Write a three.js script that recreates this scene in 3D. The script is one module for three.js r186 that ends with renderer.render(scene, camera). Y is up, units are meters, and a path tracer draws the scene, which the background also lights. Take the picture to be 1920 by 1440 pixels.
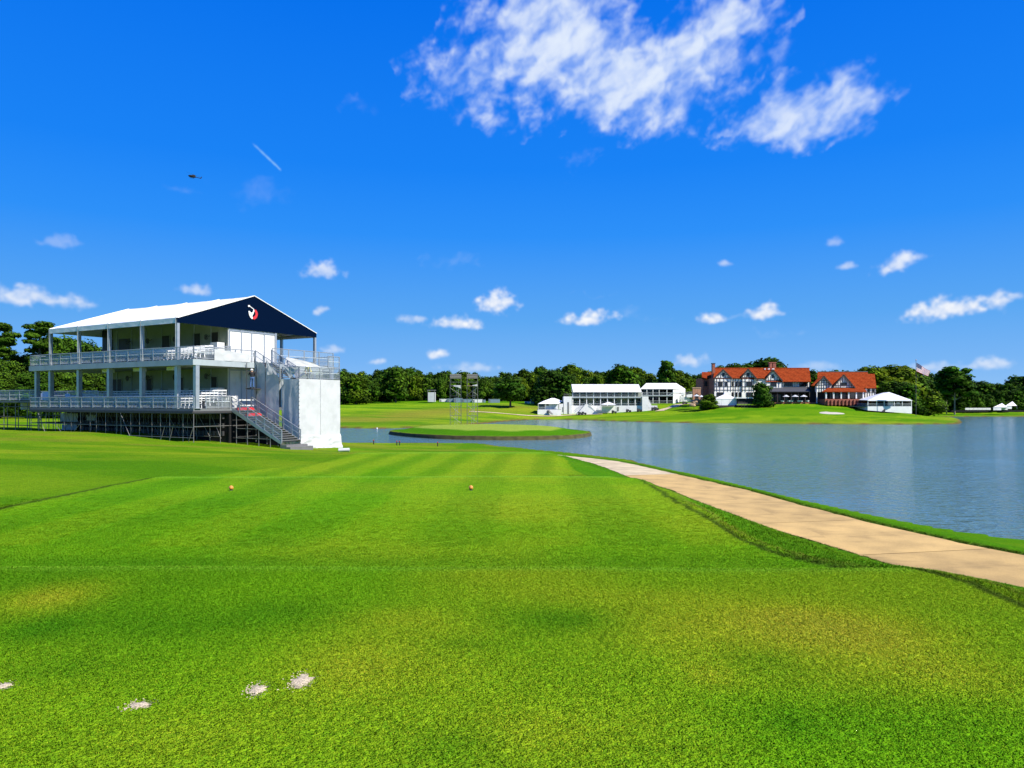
import * as THREE from 'three';
import { mergeGeometries, mergeVertices } from 'three/addons/utils/BufferGeometryUtils.js';
import { MarchingCubes } from 'three/addons/objects/MarchingCubes.js';

// ---------------------------------------------------------------- camera, sky, sun, exposure
const F = 1331, HY = 752, EYE = 5.5;              // focal length in photo pixels, horizon row, eye height above the lake
const scene = new THREE.Scene();
const camera = new THREE.PerspectiveCamera(2 * Math.atan(720 / F) * 180 / Math.PI, 1920 / 1440, 0.1, 6000);
camera.position.set(0, EYE, 0);
camera.lookAt(0, EYE, -100);
camera.setViewOffset(1920, 1440, 0, HY - 720 > 0 ? -(HY - 720) : 0, 1920, 1440);
const EXPO = 1.58;
const renderer = new THREE.WebGLRenderer({ antialias: true });
renderer.toneMapping = THREE.LinearToneMapping;
renderer.toneMappingExposure = EXPO;
renderer.shadowMap.enabled = true;
const sunDir = new THREE.Vector3(0.603, 0.695, 0.392).normalize();
const sun = new THREE.DirectionalLight(new THREE.Color().setRGB(1, 0.945, 0.84), 4.8);
sun.position.copy(sunDir).multiplyScalar(300).add(new THREE.Vector3(0, 0, -120));
sun.target.position.set(0, 0, -120);
sun.castShadow = true;
Object.assign(sun.shadow.camera, { left: -260, right: 260, top: 260, bottom: -260, near: 1, far: 900 });
sun.shadow.mapSize.set(4096, 4096);
scene.add(sun, sun.target);

// ---------------------------------------------------------------- noise
function hash2(x, y, s = 0) {
  let h = (Math.imul(x, 374761393) + Math.imul(y, 668265263) + Math.imul(s, 2147483647 ^ 97531)) | 0;
  h = Math.imul(h ^ (h >>> 13), 1274126177); h ^= h >>> 16;
  return (h >>> 0) / 4294967296;
}
function vnoise(x, y, s = 0, per = 0) {
  const xi = Math.floor(x), yi = Math.floor(y), fx = x - xi, fy = y - yi;
  const u = fx * fx * fx * (fx * (fx * 6 - 15) + 10), v = fy * fy * fy * (fy * (fy * 6 - 15) + 10);
  const w = per ? (a) => ((a % per) + per) % per : (a) => a;
  const a = hash2(w(xi), w(yi), s), b = hash2(w(xi + 1), w(yi), s), c = hash2(w(xi), w(yi + 1), s), d = hash2(w(xi + 1), w(yi + 1), s);
  return a + (b - a) * u + (c - a) * v + (a - b - c + d) * u * v;
}
function fbm(x, y, oct = 4, s = 0, per = 0) {
  let a = 0.5, t = 0, n = 0;
  for (let i = 0; i < oct; i++) { t += a * vnoise(x, y, s + i * 17, per); n += a; x *= 2; y *= 2; if (per) per *= 2; a *= 0.5; }
  return t / n;
}
function rng(seed) { let s = seed >>> 0; return () => { s = (s + 0x6D2B79F5) | 0; let t = Math.imul(s ^ (s >>> 15), 1 | s); t = (t + Math.imul(t ^ (t >>> 7), 61 | t)) ^ t; return ((t ^ (t >>> 14)) >>> 0) / 4294967296; }; }
const clamp = (x, a = 0, b = 1) => Math.min(b, Math.max(a, x));
const sstep = (a, b, x) => { const t = clamp((x - a) / (b - a)); return t * t * (3 - 2 * t); };
const lerp = (a, b, t) => a + (b - a) * t;
const s2l = (c) => { c /= 255; return c <= 0.04045 ? c / 12.92 : ((c + 0.055) / 1.055) ** 2.4; };

// ---------------------------------------------------------------- sky: clear blue air with fair-weather clouds and a short contrail
function makeSky() {
  const W = 4096, H = 2048, data = new Float32Array(W * H * 4);
  const stops = [[0, 150, 197, 245], [3, 120, 181, 245], [6.4, 92, 168, 243], [13, 46, 145, 249], [18, 26, 131, 246], [30, 6, 112, 236], [50, 4, 96, 220], [90, 3, 84, 204]]
    .map(([e, r, g, b]) => [e, s2l(r) / EXPO, s2l(g) / EXPO, s2l(b) / EXPO]);
  for (let j = 0; j < H; j++) {
    const el = (j + 0.5) / H * 180 - 90, e = Math.max(0, el);
    let k = 0; while (k < stops.length - 2 && stops[k + 1][0] < e) k++;
    const a = stops[k], b = stops[k + 1], t = clamp((e - a[0]) / (b[0] - a[0]));
    for (let i = 0; i < W; i++) {
      const o = (j * W + i) * 4;
      for (let c = 0; c < 3; c++) data[o + c] = (el < 0 ? [0.16, 0.22, 0.2][c] : lerp(a[c + 1], b[c + 1], t));
      data[o + 3] = 1;
    }
  }
  // (az, el) in degrees; az 0 straight ahead, positive to the right
  const dirOf = (px, py) => { const az = Math.atan((px - 960) / F); return [az * 57.29578, Math.atan((HY - py) / F * Math.cos(az)) * 57.29578]; };
  const put = (az0, az1, el0, el1, fn) => {
    for (let j = Math.max(0, Math.floor((el0 + 90) / 180 * H)); j <= Math.min(H - 1, Math.ceil((el1 + 90) / 180 * H)); j++) {
      const el = (j + 0.5) / H * 180 - 90;
      if (el < 0.3) continue;
      for (let i = Math.floor((az0 + 90) / 360 * W); i <= Math.ceil((az1 + 90) / 360 * W); i++) {
        const az = (i + 0.5) / W * 360 - 90, r = fn(az, el);
        if (!r || r[0] <= 0) continue;
        const o = (j * W + (((i % W) + W) % W)) * 4, al = clamp(r[0]);
        for (let c = 0; c < 3; c++) data[o + c] = lerp(data[o + c], r[1 + c] / EXPO, al);
      }
    }
  };
  // u = atan2(z, x) with straight ahead (-z) at az 0: x = sin az, z = -cos az -> atan2 = az - 90
  const cumulus = (az, el, rx, ry, op, seed, tilt = 0) => put(az - rx * 1.7, az + rx * 1.7, el - ry * 1.9, el + ry * 2.2, (a, e) => {
    let x = (a - az) / rx, y = (e - el) / ry - tilt * x;
    const wx = fbm(a * 1.1 + seed, e * 1.1, 3, seed) - 0.5, wy = fbm(a * 1.1 + 31, e * 1.1 + seed, 3, seed + 5) - 0.5;
    x += wx * 0.9; y += wy * 0.9;
    const flat = y < 0 ? 1.5 : 1;
    const d = 1 - Math.hypot(x * (1 + 0.25 * Math.max(0, y)), y * flat);
    const n = fbm(a * 2.3 + seed * 3.1, e * 2.6, 5, seed + 9) - 0.5, n2 = fbm(a * 7 + seed, e * 7, 3, seed + 3) - 0.5;
    const al = sstep(-0.02, 0.95, d + n * 0.66 + n2 * 0.2 + 0.08) * op;
    const sh = clamp(0.62 + y * 0.35 + n * 0.9);
    return [al, lerp(0.5, 0.98, sh), lerp(0.64, 0.99, sh), lerp(0.92, 1.0, sh)];
  });
  const lobesCloud = (lobes, op, seed, sx = 1, sy = 1) => {
    let x0 = 1e9, x1 = -1e9, y0 = 1e9, y1 = -1e9;
    for (const [a, e, rx, ry] of lobes) { x0 = Math.min(x0, a - rx * 1.8); x1 = Math.max(x1, a + rx * 1.8); y0 = Math.min(y0, e - ry * 1.9); y1 = Math.max(y1, e + ry * 1.9); }
    put(x0, x1, y0, y1, (a, e) => {
      const ca = Math.cos(0.5), sa = Math.sin(0.5);
      const u = a * ca + e * sa, v = -a * sa + e * ca;                // wisps run up to the right
      const wx = (fbm(a * 0.55 * sx + seed, e * 0.55 * sy, 4, seed) - 0.5) * 2.7, wy = (fbm(a * 0.55 * sx + 40, e * 0.55 * sy + seed, 4, seed + 7) - 0.5) * 2.7;
      let m = 0;
      for (const [la, le, rx, ry, k = 1, tl = 0] of lobes) { const x = (a + wx - la) / rx, y = (e + wy - le) / ry - tl * x; m += k * Math.exp(-(x * x + y * y) * 1.5); }
      if (m < 0.04) return null;
      m = 1 - Math.exp(-m * 1.25);
      const n = fbm(u * 0.6 + wx * 0.35, v * 0.95 + wy * 0.35, 5, seed + 11), n2 = fbm(u * 1.9 + wx * 0.5, v * 2.9 + wy * 0.5, 5, seed + 23), n3 = fbm(a * 7 + wx * 0.8, e * 7 + wy * 0.8, 4, seed + 31);
      const core = m + (n - 0.5) * 1.15 + (n2 - 0.5) * 0.42 * (1.25 - m) + (n3 - 0.5) * 0.14 * (1.2 - m);
      const al = (0.7 * Math.pow(sstep(0.08, 1.0, core), 1.15) + 0.3 * sstep(0.6, 1.4, core)) * op;
      const sh = clamp(0.35 + (n - 0.5) * 1.1 + (n2 - 0.5) * 0.4 + al * 0.5);
      return [al, lerp(0.5, 0.82, sh), lerp(0.68, 0.9, sh), 1.0];
    });
  };
  const L = (px, py, rx, ry, k, tl) => { const [a, e] = dirOf(px, py); return [a, e, rx / 23, ry / 25, k, tl]; };
  lobesCloud([L(1010, 25, 115, 75, 1.25), L(1075, 60, 90, 90, 1), L(935, 120, 130, 55, 0.85, 0.3), L(1120, 160, 120, 60, 0.9), L(1200, 130, 100, 60, 0.95), L(1270, 95, 120, 55, 1.15, 0.35), L(1365, 45, 80, 38, 1.15, -0.2), L(1310, 150, 80, 60, 0.7), L(860, 165, 80, 45, 0.45), L(1240, 215, 90, 40, 0.55), L(1120, 210, 70, 40, 0.5), L(930, 225, 80, 30, 0.3), L(1395, 20, 60, 40, 0.6)], 0.93, 3);
  lobesCloud([L(1500, 195, 90, 45, 1.15, 0.5), L(1560, 150, 60, 28, 0.8, 0.6), L(1590, 200, 60, 28, 0.8, 0.3), L(1450, 235, 70, 30, 0.75, 0.3), L(1530, 240, 70, 25, 0.6)], 0.86, 8);
  lobesCloud([L(1480, 80, 28, 40, 0.55, 0.6), L(1430, 120, 30, 20, 0.35)], 0.45, 12);
  lobesCloud([L(1072, 300, 55, 22, 0.5, 0.3)], 0.28, 15);
  lobesCloud([L(480, 362, 60, 22, 0.4), L(500, 350, 25, 22, 0.5)], 0.1, 17);
  lobesCloud([L(340, 358, 30, 12, 0.4)], 0.15, 18);
  lobesCloud([L(830, 490, 60, 14, 0.45)], 0.22, 19);
  lobesCloud([L(660, 188, 60, 12, 0.35)], 0.15, 20);
  lobesCloud([L(1225, 588, 60, 16, 0.5), L(1340, 600, 90, 6, 0.3)], 0.3, 21);
  lobesCloud([L(1475, 618, 70, 7, 0.5)], 0.3, 22); lobesCloud([L(1125, 556, 60, 4, 0.5)], 0.25, 24);
  const C = (px, py, rx, ry, op, seed, tl) => { const [a, e] = dirOf(px, py); cumulus(a, e, rx / 23.2, ry / 23.2, op, seed, tl); };
  C(50, 560, 98, 20, 0.8, 41); C(370, 545, 34, 13, 0.55, 42); C(604, 510, 45, 19, 0.7, 43); C(935, 572, 44, 27, 0.97, 44); C(862, 608, 52, 16, 0.97, 45, 0.1);
  C(770, 600, 42, 13, 0.5, 46); C(1110, 598, 54, 19, 0.98, 47, 0.15); C(1331, 600, 26, 14, 0.98, 48); C(1432, 588, 42, 17, 0.98, 49, 0.1); C(1795, 578, 86, 23, 1.0, 50, 0.35);
  C(1680, 496, 38, 22, 0.8, 51, 0.4); C(1590, 500, 18, 9, 0.5, 52); C(1358, 496, 14, 8, 0.5, 53); C(1560, 456, 16, 10, 0.35, 54); C(818, 664, 26, 12, 0.85, 55); C(708, 680, 18, 8, 0.6, 56);
  C(603, 584, 15, 10, 0.7, 57, 0.5); C(1292, 678, 36, 16, 0.6, 58); C(1748, 690, 48, 12, 0.45, 59); C(1850, 685, 32, 14, 0.65, 60); C(625, 655, 28, 10, 0.55, 61); C(115, 455, 30, 16, 0.25, 62);
  C(1530, 690, 40, 12, 0.3, 63); C(880, 690, 60, 14, 0.4, 64);
  // the rest of the sky: the same small clouds all round and a few thin high veils
  const R = rng(77);
  for (let i = 0; i < 60; i++) { const az = 42 + R() * 276, el = 2 + R() * R() * 26, r = 1 + R() * 3; cumulus(az > 180 ? az - 360 : az, el, r, r * (0.3 + R() * 0.25), 0.5 + R() * 0.5, 100 + i); }
  for (let i = 0; i < 9; i++) { const az = 30 + i * 37, el = 36 + R() * 30; lobesCloud([[az > 180 ? az - 360 : az, el, 5 + R() * 5, 3 + R() * 2, 0.9], [az > 180 ? az - 354 : az + 6, el + 3, 5, 3, 0.8]], 0.9, 200 + i); }
  // contrail
  const [a0, e0] = dirOf(472, 267), [a1, e1] = dirOf(527, 319);
  put(a0 - 0.2, a1 + 0.2, e1 - 0.2, e0 + 0.2, (a, e) => {
    const t = ((a - a0) * (a1 - a0) + (e - e0) * (e1 - e0)) / ((a1 - a0) ** 2 + (e1 - e0) ** 2);
    if (t < 0 || t > 1) return null;
    const d = Math.abs((a - a0) * (e1 - e0) - (e - e0) * (a1 - a0)) / Math.hypot(a1 - a0, e1 - e0), w = 0.03 + 0.02 * Math.sin(Math.PI * t);
    return [0.75 * (1 - sstep(0.3 * w, w * 1.5, d)) * sstep(0, 0.15, t) * (0.6 + 0.4 * t), 0.45, 0.8, 1.0];
  });
  const tex = new THREE.DataTexture(data, W, H, THREE.RGBAFormat, THREE.FloatType);
  tex.mapping = THREE.EquirectangularReflectionMapping; tex.magFilter = tex.minFilter = THREE.LinearFilter; tex.colorSpace = THREE.LinearSRGBColorSpace; tex.needsUpdate = true;
  return tex;
}
const skyTex = makeSky();
scene.background = skyTex; scene.environment = skyTex;

// ---------------------------------------------------------------- builders
const used = {};
const nm = (n) => { const k = (used[n] = (used[n] ?? -1) + 1); return k ? n + '_' + String(k).padStart(3, '0') : n; };
const V = (x, y, z) => new THREE.Vector3(x, y, z);
const at = (px, py, Z) => V((px - 960) / F * Z, EYE + (HY - py) / F * Z, -Z);        // the place seen at a photo pixel, Z metres ahead
const onH = (px, py, h) => { const Z = (EYE - h) * F / (py - HY); return [(px - 960) / F * Z, Z]; };
function tag(o, label, category, group, kind) { if (label) o.userData.label = label; if (category) o.userData.category = category; if (group) o.userData.group = group; if (kind) o.userData.kind = kind; return o; }
function thing(name, label, category, pos = [0, 0, 0], turn = 0, group) {
  const o = new THREE.Group(); o.name = nm(name); o.position.set(...pos); o.rotation.y = turn; scene.add(o); o.updateMatrixWorld(true);
  return tag(o, label, category, group);
}
function mesh(name, geo, mat, parent, label) {
  const m = new THREE.Mesh(geo, mat); m.castShadow = m.receiveShadow = true;
  if (parent) { m.name = name; parent.add(m); } else { m.name = nm(name); scene.add(m); }
  if (label) m.userData.label = label;
  return m;
}
function metricUV(g) {
  const p = g.attributes.position, n = g.attributes.normal, uv = new Float32Array(p.count * 2);
  for (let i = 0; i < p.count; i++) {
    const ax = Math.abs(n.getX(i)), ay = Math.abs(n.getY(i)), az = Math.abs(n.getZ(i));
    const [a, b] = ay > ax && ay > az ? [p.getX(i), p.getZ(i)] : ax > az ? [p.getZ(i), p.getY(i)] : [p.getX(i), p.getY(i)];
    uv[2 * i] = a; uv[2 * i + 1] = b;
  }
  g.setAttribute('uv', new THREE.BufferAttribute(uv, 2));
  return g;
}
class B {                                        // collects simple solids and joins them into one geometry
  constructor() { this.g = []; }
  push(g, m) { g = g.index ? g.toNonIndexed() : g; for (const k of Object.keys(g.attributes)) if (!['position', 'normal', 'uv'].includes(k)) g.deleteAttribute(k); if (!g.attributes.uv) metricUV(g); if (m) g.applyMatrix4(m); this.g.push(g); return this; }
  box(x0, y0, z0, x1, y1, z1) { const g = new THREE.BoxGeometry(Math.abs(x1 - x0), Math.abs(y1 - y0), Math.abs(z1 - z0)); g.translate((x0 + x1) / 2, (y0 + y1) / 2, (z0 + z1) / 2); return this.push(g); }
  bar(a, b, r, n = 6) { a = Array.isArray(a) ? V(...a) : a; b = Array.isArray(b) ? V(...b) : b; const d = b.clone().sub(a), g = new THREE.CylinderGeometry(r, r, d.length(), n); return this.push(g, new THREE.Matrix4().compose(a.clone().add(b).multiplyScalar(0.5), new THREE.Quaternion().setFromUnitVectors(V(0, 1, 0), d.normalize()), V(1, 1, 1))); }
  beam(a, b, w, h) { a = Array.isArray(a) ? V(...a) : a; b = Array.isArray(b) ? V(...b) : b; const m = new THREE.Matrix4().lookAt(a, b, Math.abs(b.clone().sub(a).normalize().y) > 0.98 ? V(1, 0, 0) : V(0, 1, 0)); m.setPosition(a.clone().add(b).multiplyScalar(0.5)); return this.push(new THREE.BoxGeometry(w, h, a.distanceTo(b)), m); }
  poly(pts, t) {                                 // a flat polygon (fan) with thickness t pushed back along its normal
    pts = pts.map((p) => Array.isArray(p) ? V(...p) : p);
    const n = new THREE.Vector3(); for (let i = 0; i < pts.length; i++) { const a = pts[i], b = pts[(i + 1) % pts.length]; n.x += (a.y - b.y) * (a.z + b.z); n.y += (a.z - b.z) * (a.x + b.x); n.z += (a.x - b.x) * (a.y + b.y); } n.normalize();
    const q = pts.map((p) => p.clone().addScaledVector(n, -t)), pos = [], tri = (a, b, c) => pos.push(a.x, a.y, a.z, b.x, b.y, b.z, c.x, c.y, c.z);
    for (let i = 1; i < pts.length - 1; i++) { tri(pts[0], pts[i], pts[i + 1]); tri(q[0], q[i + 1], q[i]); }
    for (let i = 0; i < pts.length; i++) { const k = (i + 1) % pts.length; tri(pts[i], q[i], q[k]); tri(pts[i], q[k], pts[k]); }
    const g = new THREE.BufferGeometry(); g.setAttribute('position', new THREE.Float32BufferAttribute(pos, 3)); g.computeVertexNormals(); metricUV(g); return this.push(g);
  }
  get(origin) { const g = mergeGeometries(this.g); if (origin) g.translate(-origin.x, -origin.y, -origin.z); return metricUV(g); }
}
function cloth(p00, p10, p11, p01, nx, ny, amp, seed, hang = 0) {      // a loose fabric sheet between four corners (bottom-left, bottom-right, top-right, top-left)
  const pos = [], idx = [], n = V(...p10).sub(V(...p00)).cross(V(...p01).sub(V(...p00))).normalize();
  for (let j = 0; j <= ny; j++) for (let i = 0; i <= nx; i++) {
    const u = i / nx, v = j / ny, p = V(...p00).lerp(V(...p10), u).lerp(V(...p01).lerp(V(...p11), u), v);
    const k = (fbm(u * 5 + seed, v * 3, 4, seed) - 0.5) * 2 + 0.5 * (fbm(u * 14 + v * 3, v * 2.2 + seed, 3, seed + 4) - 0.5) + hang * (1 - v) ** 3 * Math.sin(u * 9 + seed);
    p.addScaledVector(n, amp * k * Math.min(1, 5 * Math.min(1 - v + 0.1, 1)));
    pos.push(p.x, p.y, p.z);
  }
  for (let j = 0; j < ny; j++) for (let i = 0; i < nx; i++) { const a = j * (nx + 1) + i, b = a + 1, c = a + nx + 1, d = c + 1; idx.push(a, b, d, a, d, c); }
  const g = new THREE.BufferGeometry(); g.setAttribute('position', new THREE.Float32BufferAttribute(pos, 3)); g.setIndex(idx); g.computeVertexNormals();
  return metricUV(g);
}

// ---------------------------------------------------------------- materials
const rgb = (r, g, b) => new THREE.Color().setRGB(r, g, b);
function tex(size, fn, srgb = false) {             // fn(x, y) in 0..1 -> [r, g, b] linear or a number
  const d = new Uint8Array(size * size * 4);
  for (let j = 0; j < size; j++) for (let i = 0; i < size; i++) { const v = fn(i / size, j / size), o = (j * size + i) * 4; for (let c = 0; c < 3; c++) d[o + c] = 255 * clamp(Array.isArray(v) ? v[c] : v); d[o + 3] = 255; }
  const t = new THREE.DataTexture(d, size, size, THREE.RGBAFormat); t.wrapS = t.wrapT = THREE.RepeatWrapping; t.magFilter = THREE.LinearFilter; t.minFilter = THREE.LinearMipmapLinearFilter; t.generateMipmaps = true; t.needsUpdate = true;
  if (srgb) t.colorSpace = THREE.SRGBColorSpace;
  return t;
}
const scaled = (t, m, my = m) => { const c = t.clone(); c.repeat.set(1 / m, 1 / my); c.needsUpdate = true; return c; };
const dirtTex = tex(512, (x, y) => { const v = 0.87 + 0.15 * fbm(x * 8, y * 8, 5, 5, 8) - 0.07 * sstep(0.55, 0.8, fbm(x * 4, y * 4, 4, 6, 4)); return v; });
const wrinkleTex = tex(512, (x, y) => 0.5 + 0.7 * (fbm(x * 6 + 0.2 * Math.sin(6.283 * y), y * 6, 5, 15, 6) - 0.5));
const std = (c, rough, extra = {}) => new THREE.MeshStandardMaterial({ color: rgb(...c), roughness: rough, side: THREE.DoubleSide, ...extra });
const M = {
  vinyl: std([0.8, 0.8, 0.79], 0.55, { map: scaled(dirtTex, 6), bumpMap: scaled(wrinkleTex, 3), bumpScale: 0.02 }),
  whiteCloth: std([0.52, 0.535, 0.54], 0.9, { map: scaled(dirtTex, 4), bumpMap: scaled(wrinkleTex, 1.6), bumpScale: 0.012 }),
  whitePaint: std([0.78, 0.78, 0.76], 0.5, { map: scaled(dirtTex, 3) }),
  whitePlastic: std([0.8, 0.8, 0.79], 0.4),
  navy: new THREE.MeshPhysicalMaterial({ color: rgb(0.0006, 0.0055, 0.022), roughness: 0.9, specularIntensity: 0.05, side: THREE.DoubleSide, bumpMap: scaled(wrinkleTex, 4), bumpScale: 0.02 }),
  red: std([0.55, 0.02, 0.03], 0.6),
  alu: std([0.45, 0.48, 0.5], 0.42, { metalness: 0.55, map: scaled(dirtTex, 2) }),
  steel: std([0.26, 0.25, 0.24], 0.5, { metalness: 0.5, map: scaled(dirtTex, 1.5) }),
  darkSteel: std([0.05, 0.05, 0.052], 0.6, { metalness: 0.3 }),
  deck: std([0.14, 0.15, 0.155], 0.8, { map: scaled(dirtTex, 2) }),
  fascia: std([0.36, 0.41, 0.43], 0.6, { map: scaled(dirtTex, 3) }),
  board: std([0.42, 0.44, 0.38], 0.7),
  wall: std([0.27, 0.29, 0.22], 0.7, { map: scaled(dirtTex, 3) }),
  door: std([0.012, 0.008, 0.008], 0.6),
  dark: std([0.012, 0.012, 0.014], 0.8),
  glass: new THREE.MeshPhysicalMaterial({ color: rgb(0.9, 0.95, 0.95), roughness: 0.03, transmission: 1, thickness: 0, ior: 1.5, side: THREE.DoubleSide }),
  pane: std([0.012, 0.014, 0.017], 0.08, { metalness: 0 }),
  mesh: std([0.5, 0.56, 0.58], 0.6),
  blackNet: std([0.006, 0.006, 0.0065], 1),
  stucco: std([0.86, 0.83, 0.74], 0.85, { map: scaled(dirtTex, 5) }),
  timber: std([0.022, 0.017, 0.016], 0.75),
  slate: std([0.055, 0.058, 0.068], 0.7, { map: scaled(dirtTex, 2) }),
  woodTan: std([0.62, 0.24, 0.04], 0.5),
  concreteNew: 0, concreteOld: 0,
  skin: std([0.4, 0.22, 0.15], 0.6), jeans: std([0.06, 0.13, 0.3], 0.9), shirt: std([0.012, 0.012, 0.016], 0.9), vest: std([0.75, 0.72, 0.08], 0.8),
};
// ---------------------------------------------------------------- ground shape
const shorePx = [[1920, 1012], [1760, 990], [1660, 970], [1560, 950], [1460, 927], [1360, 902], [1210, 870], [1110, 858], [1060, 852], [1013, 847], [947, 841], [897, 834], [800, 834], [700, 834], [640, 834]];
const farPx = [[600, 802], [640, 803], [700, 804], [760, 803], [840, 800], [900, 795], [960, 789], [1000, 787], [1060, 787], [1100, 788], [1150, 790], [1250, 792.5], [1350, 794], [1450, 794.6], [1550, 795.5], [1650, 796], [1750, 796], [1795, 795], [1808, 793.5], [1800, 790], [1785, 786], [1768, 782.2], [1790, 781.4], [1850, 781.2], [1920, 781]];
const lakePoly = [[120, -80], [60, -40], [42, -8], [33, 7], [27, 16], [23, 23.5], ...shorePx.map(([x, y]) => onH(x, y, 0)), [-30, 92], [-42, 98], [-52, 110], [-56, 126], [-50, 139], ...farPx.map(([x, y]) => onH(x, y, 0)), [230, 246], [285, 200], [310, 90], [260, -50]];
{ // soften the corners and roughen the line a little
  for (let k = 0; k < 2; k++) { const q = []; for (let i = 0; i < lakePoly.length; i++) { const a = lakePoly[i], b = lakePoly[(i + 1) % lakePoly.length]; q.push([a[0] * 0.75 + b[0] * 0.25, a[1] * 0.75 + b[1] * 0.25], [a[0] * 0.25 + b[0] * 0.75, a[1] * 0.25 + b[1] * 0.75]); } lakePoly.length = 0; lakePoly.push(...q); }
  for (const p of lakePoly) { const k = Math.min(1, p[1] / 120) * 0.9; p[0] += (vnoise(p[0] * 0.3, p[1] * 0.3, 71) - 0.5) * k; p[1] += (vnoise(p[0] * 0.3, p[1] * 0.3, 72) - 0.5) * k * 1.5; }
}
function signedTo(poly, x, z) {                  // positive outside
  let d = 1e18, inside = false;
  for (let i = 0, j = poly.length - 1; i < poly.length; j = i++) {
    const ax = poly[j][0], az = poly[j][1], bx = poly[i][0], bz = poly[i][1];
    const ex = bx - ax, ez = bz - az, t = clamp(((x - ax) * ex + (z - az) * ez) / (ex * ex + ez * ez + 1e-12)), dx = x - ax - ex * t, dz = z - az - ez * t;
    d = Math.min(d, dx * dx + dz * dz);
    if ((az > z) !== (bz > z) && x < (bx - ax) * (z - az) / (bz - az) + ax) inside = !inside;
  }
  return inside ? -Math.sqrt(d) : Math.sqrt(d);
}
// the concrete path: both edges as (X, Z), near end first
const pathH = (s) => { const Z = Math.min(3 / s, 1e9); return Z < 20 ? Z : 2.68 / (s - 0.016); };
const pEdge = (list) => list.map(([x, y]) => { const s = (y - HY) / F, Z = pathH(s); return [(x - 960) / F * Z, Z]; });
const pathNear = [[17, -8], [13.6, -1], [11.2, 5], [9.7, 9], ...pEdge([[1920, 1106], [1810, 1082], [1730, 1072], [1660, 1052], [1560, 1022], [1485, 1000], [1410, 980], [1310, 940], [1260, 917], [1185, 895], [1135, 875], [1110, 867], [1064, 855]])];
const pathFar = [[22, -4], [17.6, 2], [14.3, 7.5], [12.2, 11.5], ...pEdge([[1920, 1038], [1810, 1017], [1710, 995], [1610, 972], [1510, 947], [1400, 917], [1280, 890], [1200, 872], [1160, 864], [1100, 857], [1066, 854]])];
const along = (edge, Z) => { let k = 0; while (k < edge.length - 2 && edge[k + 1][1] < Z) k++; const a = edge[k], b = edge[k + 1]; return lerp(a[0], b[0], (Z - a[1]) / (b[1] - a[1] || 1)); };
const pathDrop = (Z) => 3 + 0.016 * Math.max(0, Z - 20);
const PATH_END = 45;
function pathMask(X, Z, soft = 0.12) { if (Z > PATH_END + 1 || Z < -8) return 0; const a = along(pathNear, Z), b = along(pathFar, Z); return sstep(a - soft, a + soft, X) * (1 - sstep(b - soft, b + soft, X)) * (1 - sstep(PATH_END, PATH_END + 1, Z)); }
// the tee: three mown levels, each a little lower
const teeDrop = (Z) => 1.65 + 0.19 * sstep(7.0, 7.5, Z) + 0.02 * sstep(8, 17, Z) + 0.14 * sstep(17.5, 18.7, Z) + 0.05 * sstep(19, 28, Z) + 0.5 * sstep(28.3, 31, Z);
const teeRightPts = [[-20, 4.2], [5.6, 4.08], [6.5, 4.08], [7.6, 3.65], [8.4, 3.15], [9.2, 2.97], [17.2, 2.98], [18.6, 1.35], [29, 1.28], [40, 1.2]];
const teeRight = (Z) => { let k = 0; while (k < teeRightPts.length - 2 && teeRightPts[k + 1][0] < Z) k++; const a = teeRightPts[k], b = teeRightPts[k + 1]; return lerp(a[1], b[1], clamp((Z - a[0]) / (b[0] - a[0]))); };
const teeLeft = (Z) => (Z < 17.6 ? -8.7 : lerp(-8.7, -6, clamp((Z - 17.6) / 6)));
function teeMask(X, Z, soft = 0.7) { const r = teeRight(Z) + (vnoise(Z * 1.7, 3, 5) - 0.5) * 0.12, l = teeLeft(Z) + (vnoise(Z * 1.7, 9, 6) - 0.5) * 0.1; return (1 - sstep(r, r + soft, X)) * sstep(l - soft, l, X) * (1 - sstep(28.2, 29.6, Z)); }
// smooth land through measured points
const ctl = [], prof0 = (px) => { const L = shorePx.slice(0, 8); let k = 0; while (k < L.length - 2 && L[k + 1][0] > px) k++; return lerp(L[k][1], L[k + 1][1], (px - L[k][0]) / (L[k + 1][0] - L[k][0])); };
for (const Z of [-14, -6, 0, 4, 7, 9, 12, 15, 18, 21, 25, 28]) { const h = EYE - teeDrop(Z); ctl.push([teeRight(Z) + 0.3, Z, h - 0.05], [teeLeft(Z) - 0.4, Z, h - 0.06], [-3, Z, h]); }
for (const [px, py] of [[1920, 1038], [1810, 1017], [1710, 995], [1610, 972], [1510, 947], [1400, 917], [1280, 890]]) { const s = (py - HY) / F, Z = pathH(s), X = (px - 960) / F * Z, py2 = prof0(px), [X2, Z2] = onH(px, py2, 0); for (const t of [0.25, 0.5, 0.75]) { const h = (EYE - pathDrop(Z)) * (1 - t); ctl.push([lerp(X, X2, t), lerp(Z, Z2, t), h - 0.28 * Math.sin(Math.PI * t)]); } }
for (const e of [pathNear, pathFar]) for (const [x, z] of e) ctl.push([x, z, EYE - pathDrop(z)]);
for (let i = 0; i < lakePoly.length; i += 3) ctl.push([lakePoly[i][0], lakePoly[i][1], lakePoly[i][1] < 62 ? 0.02 : 0.12]);
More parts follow.
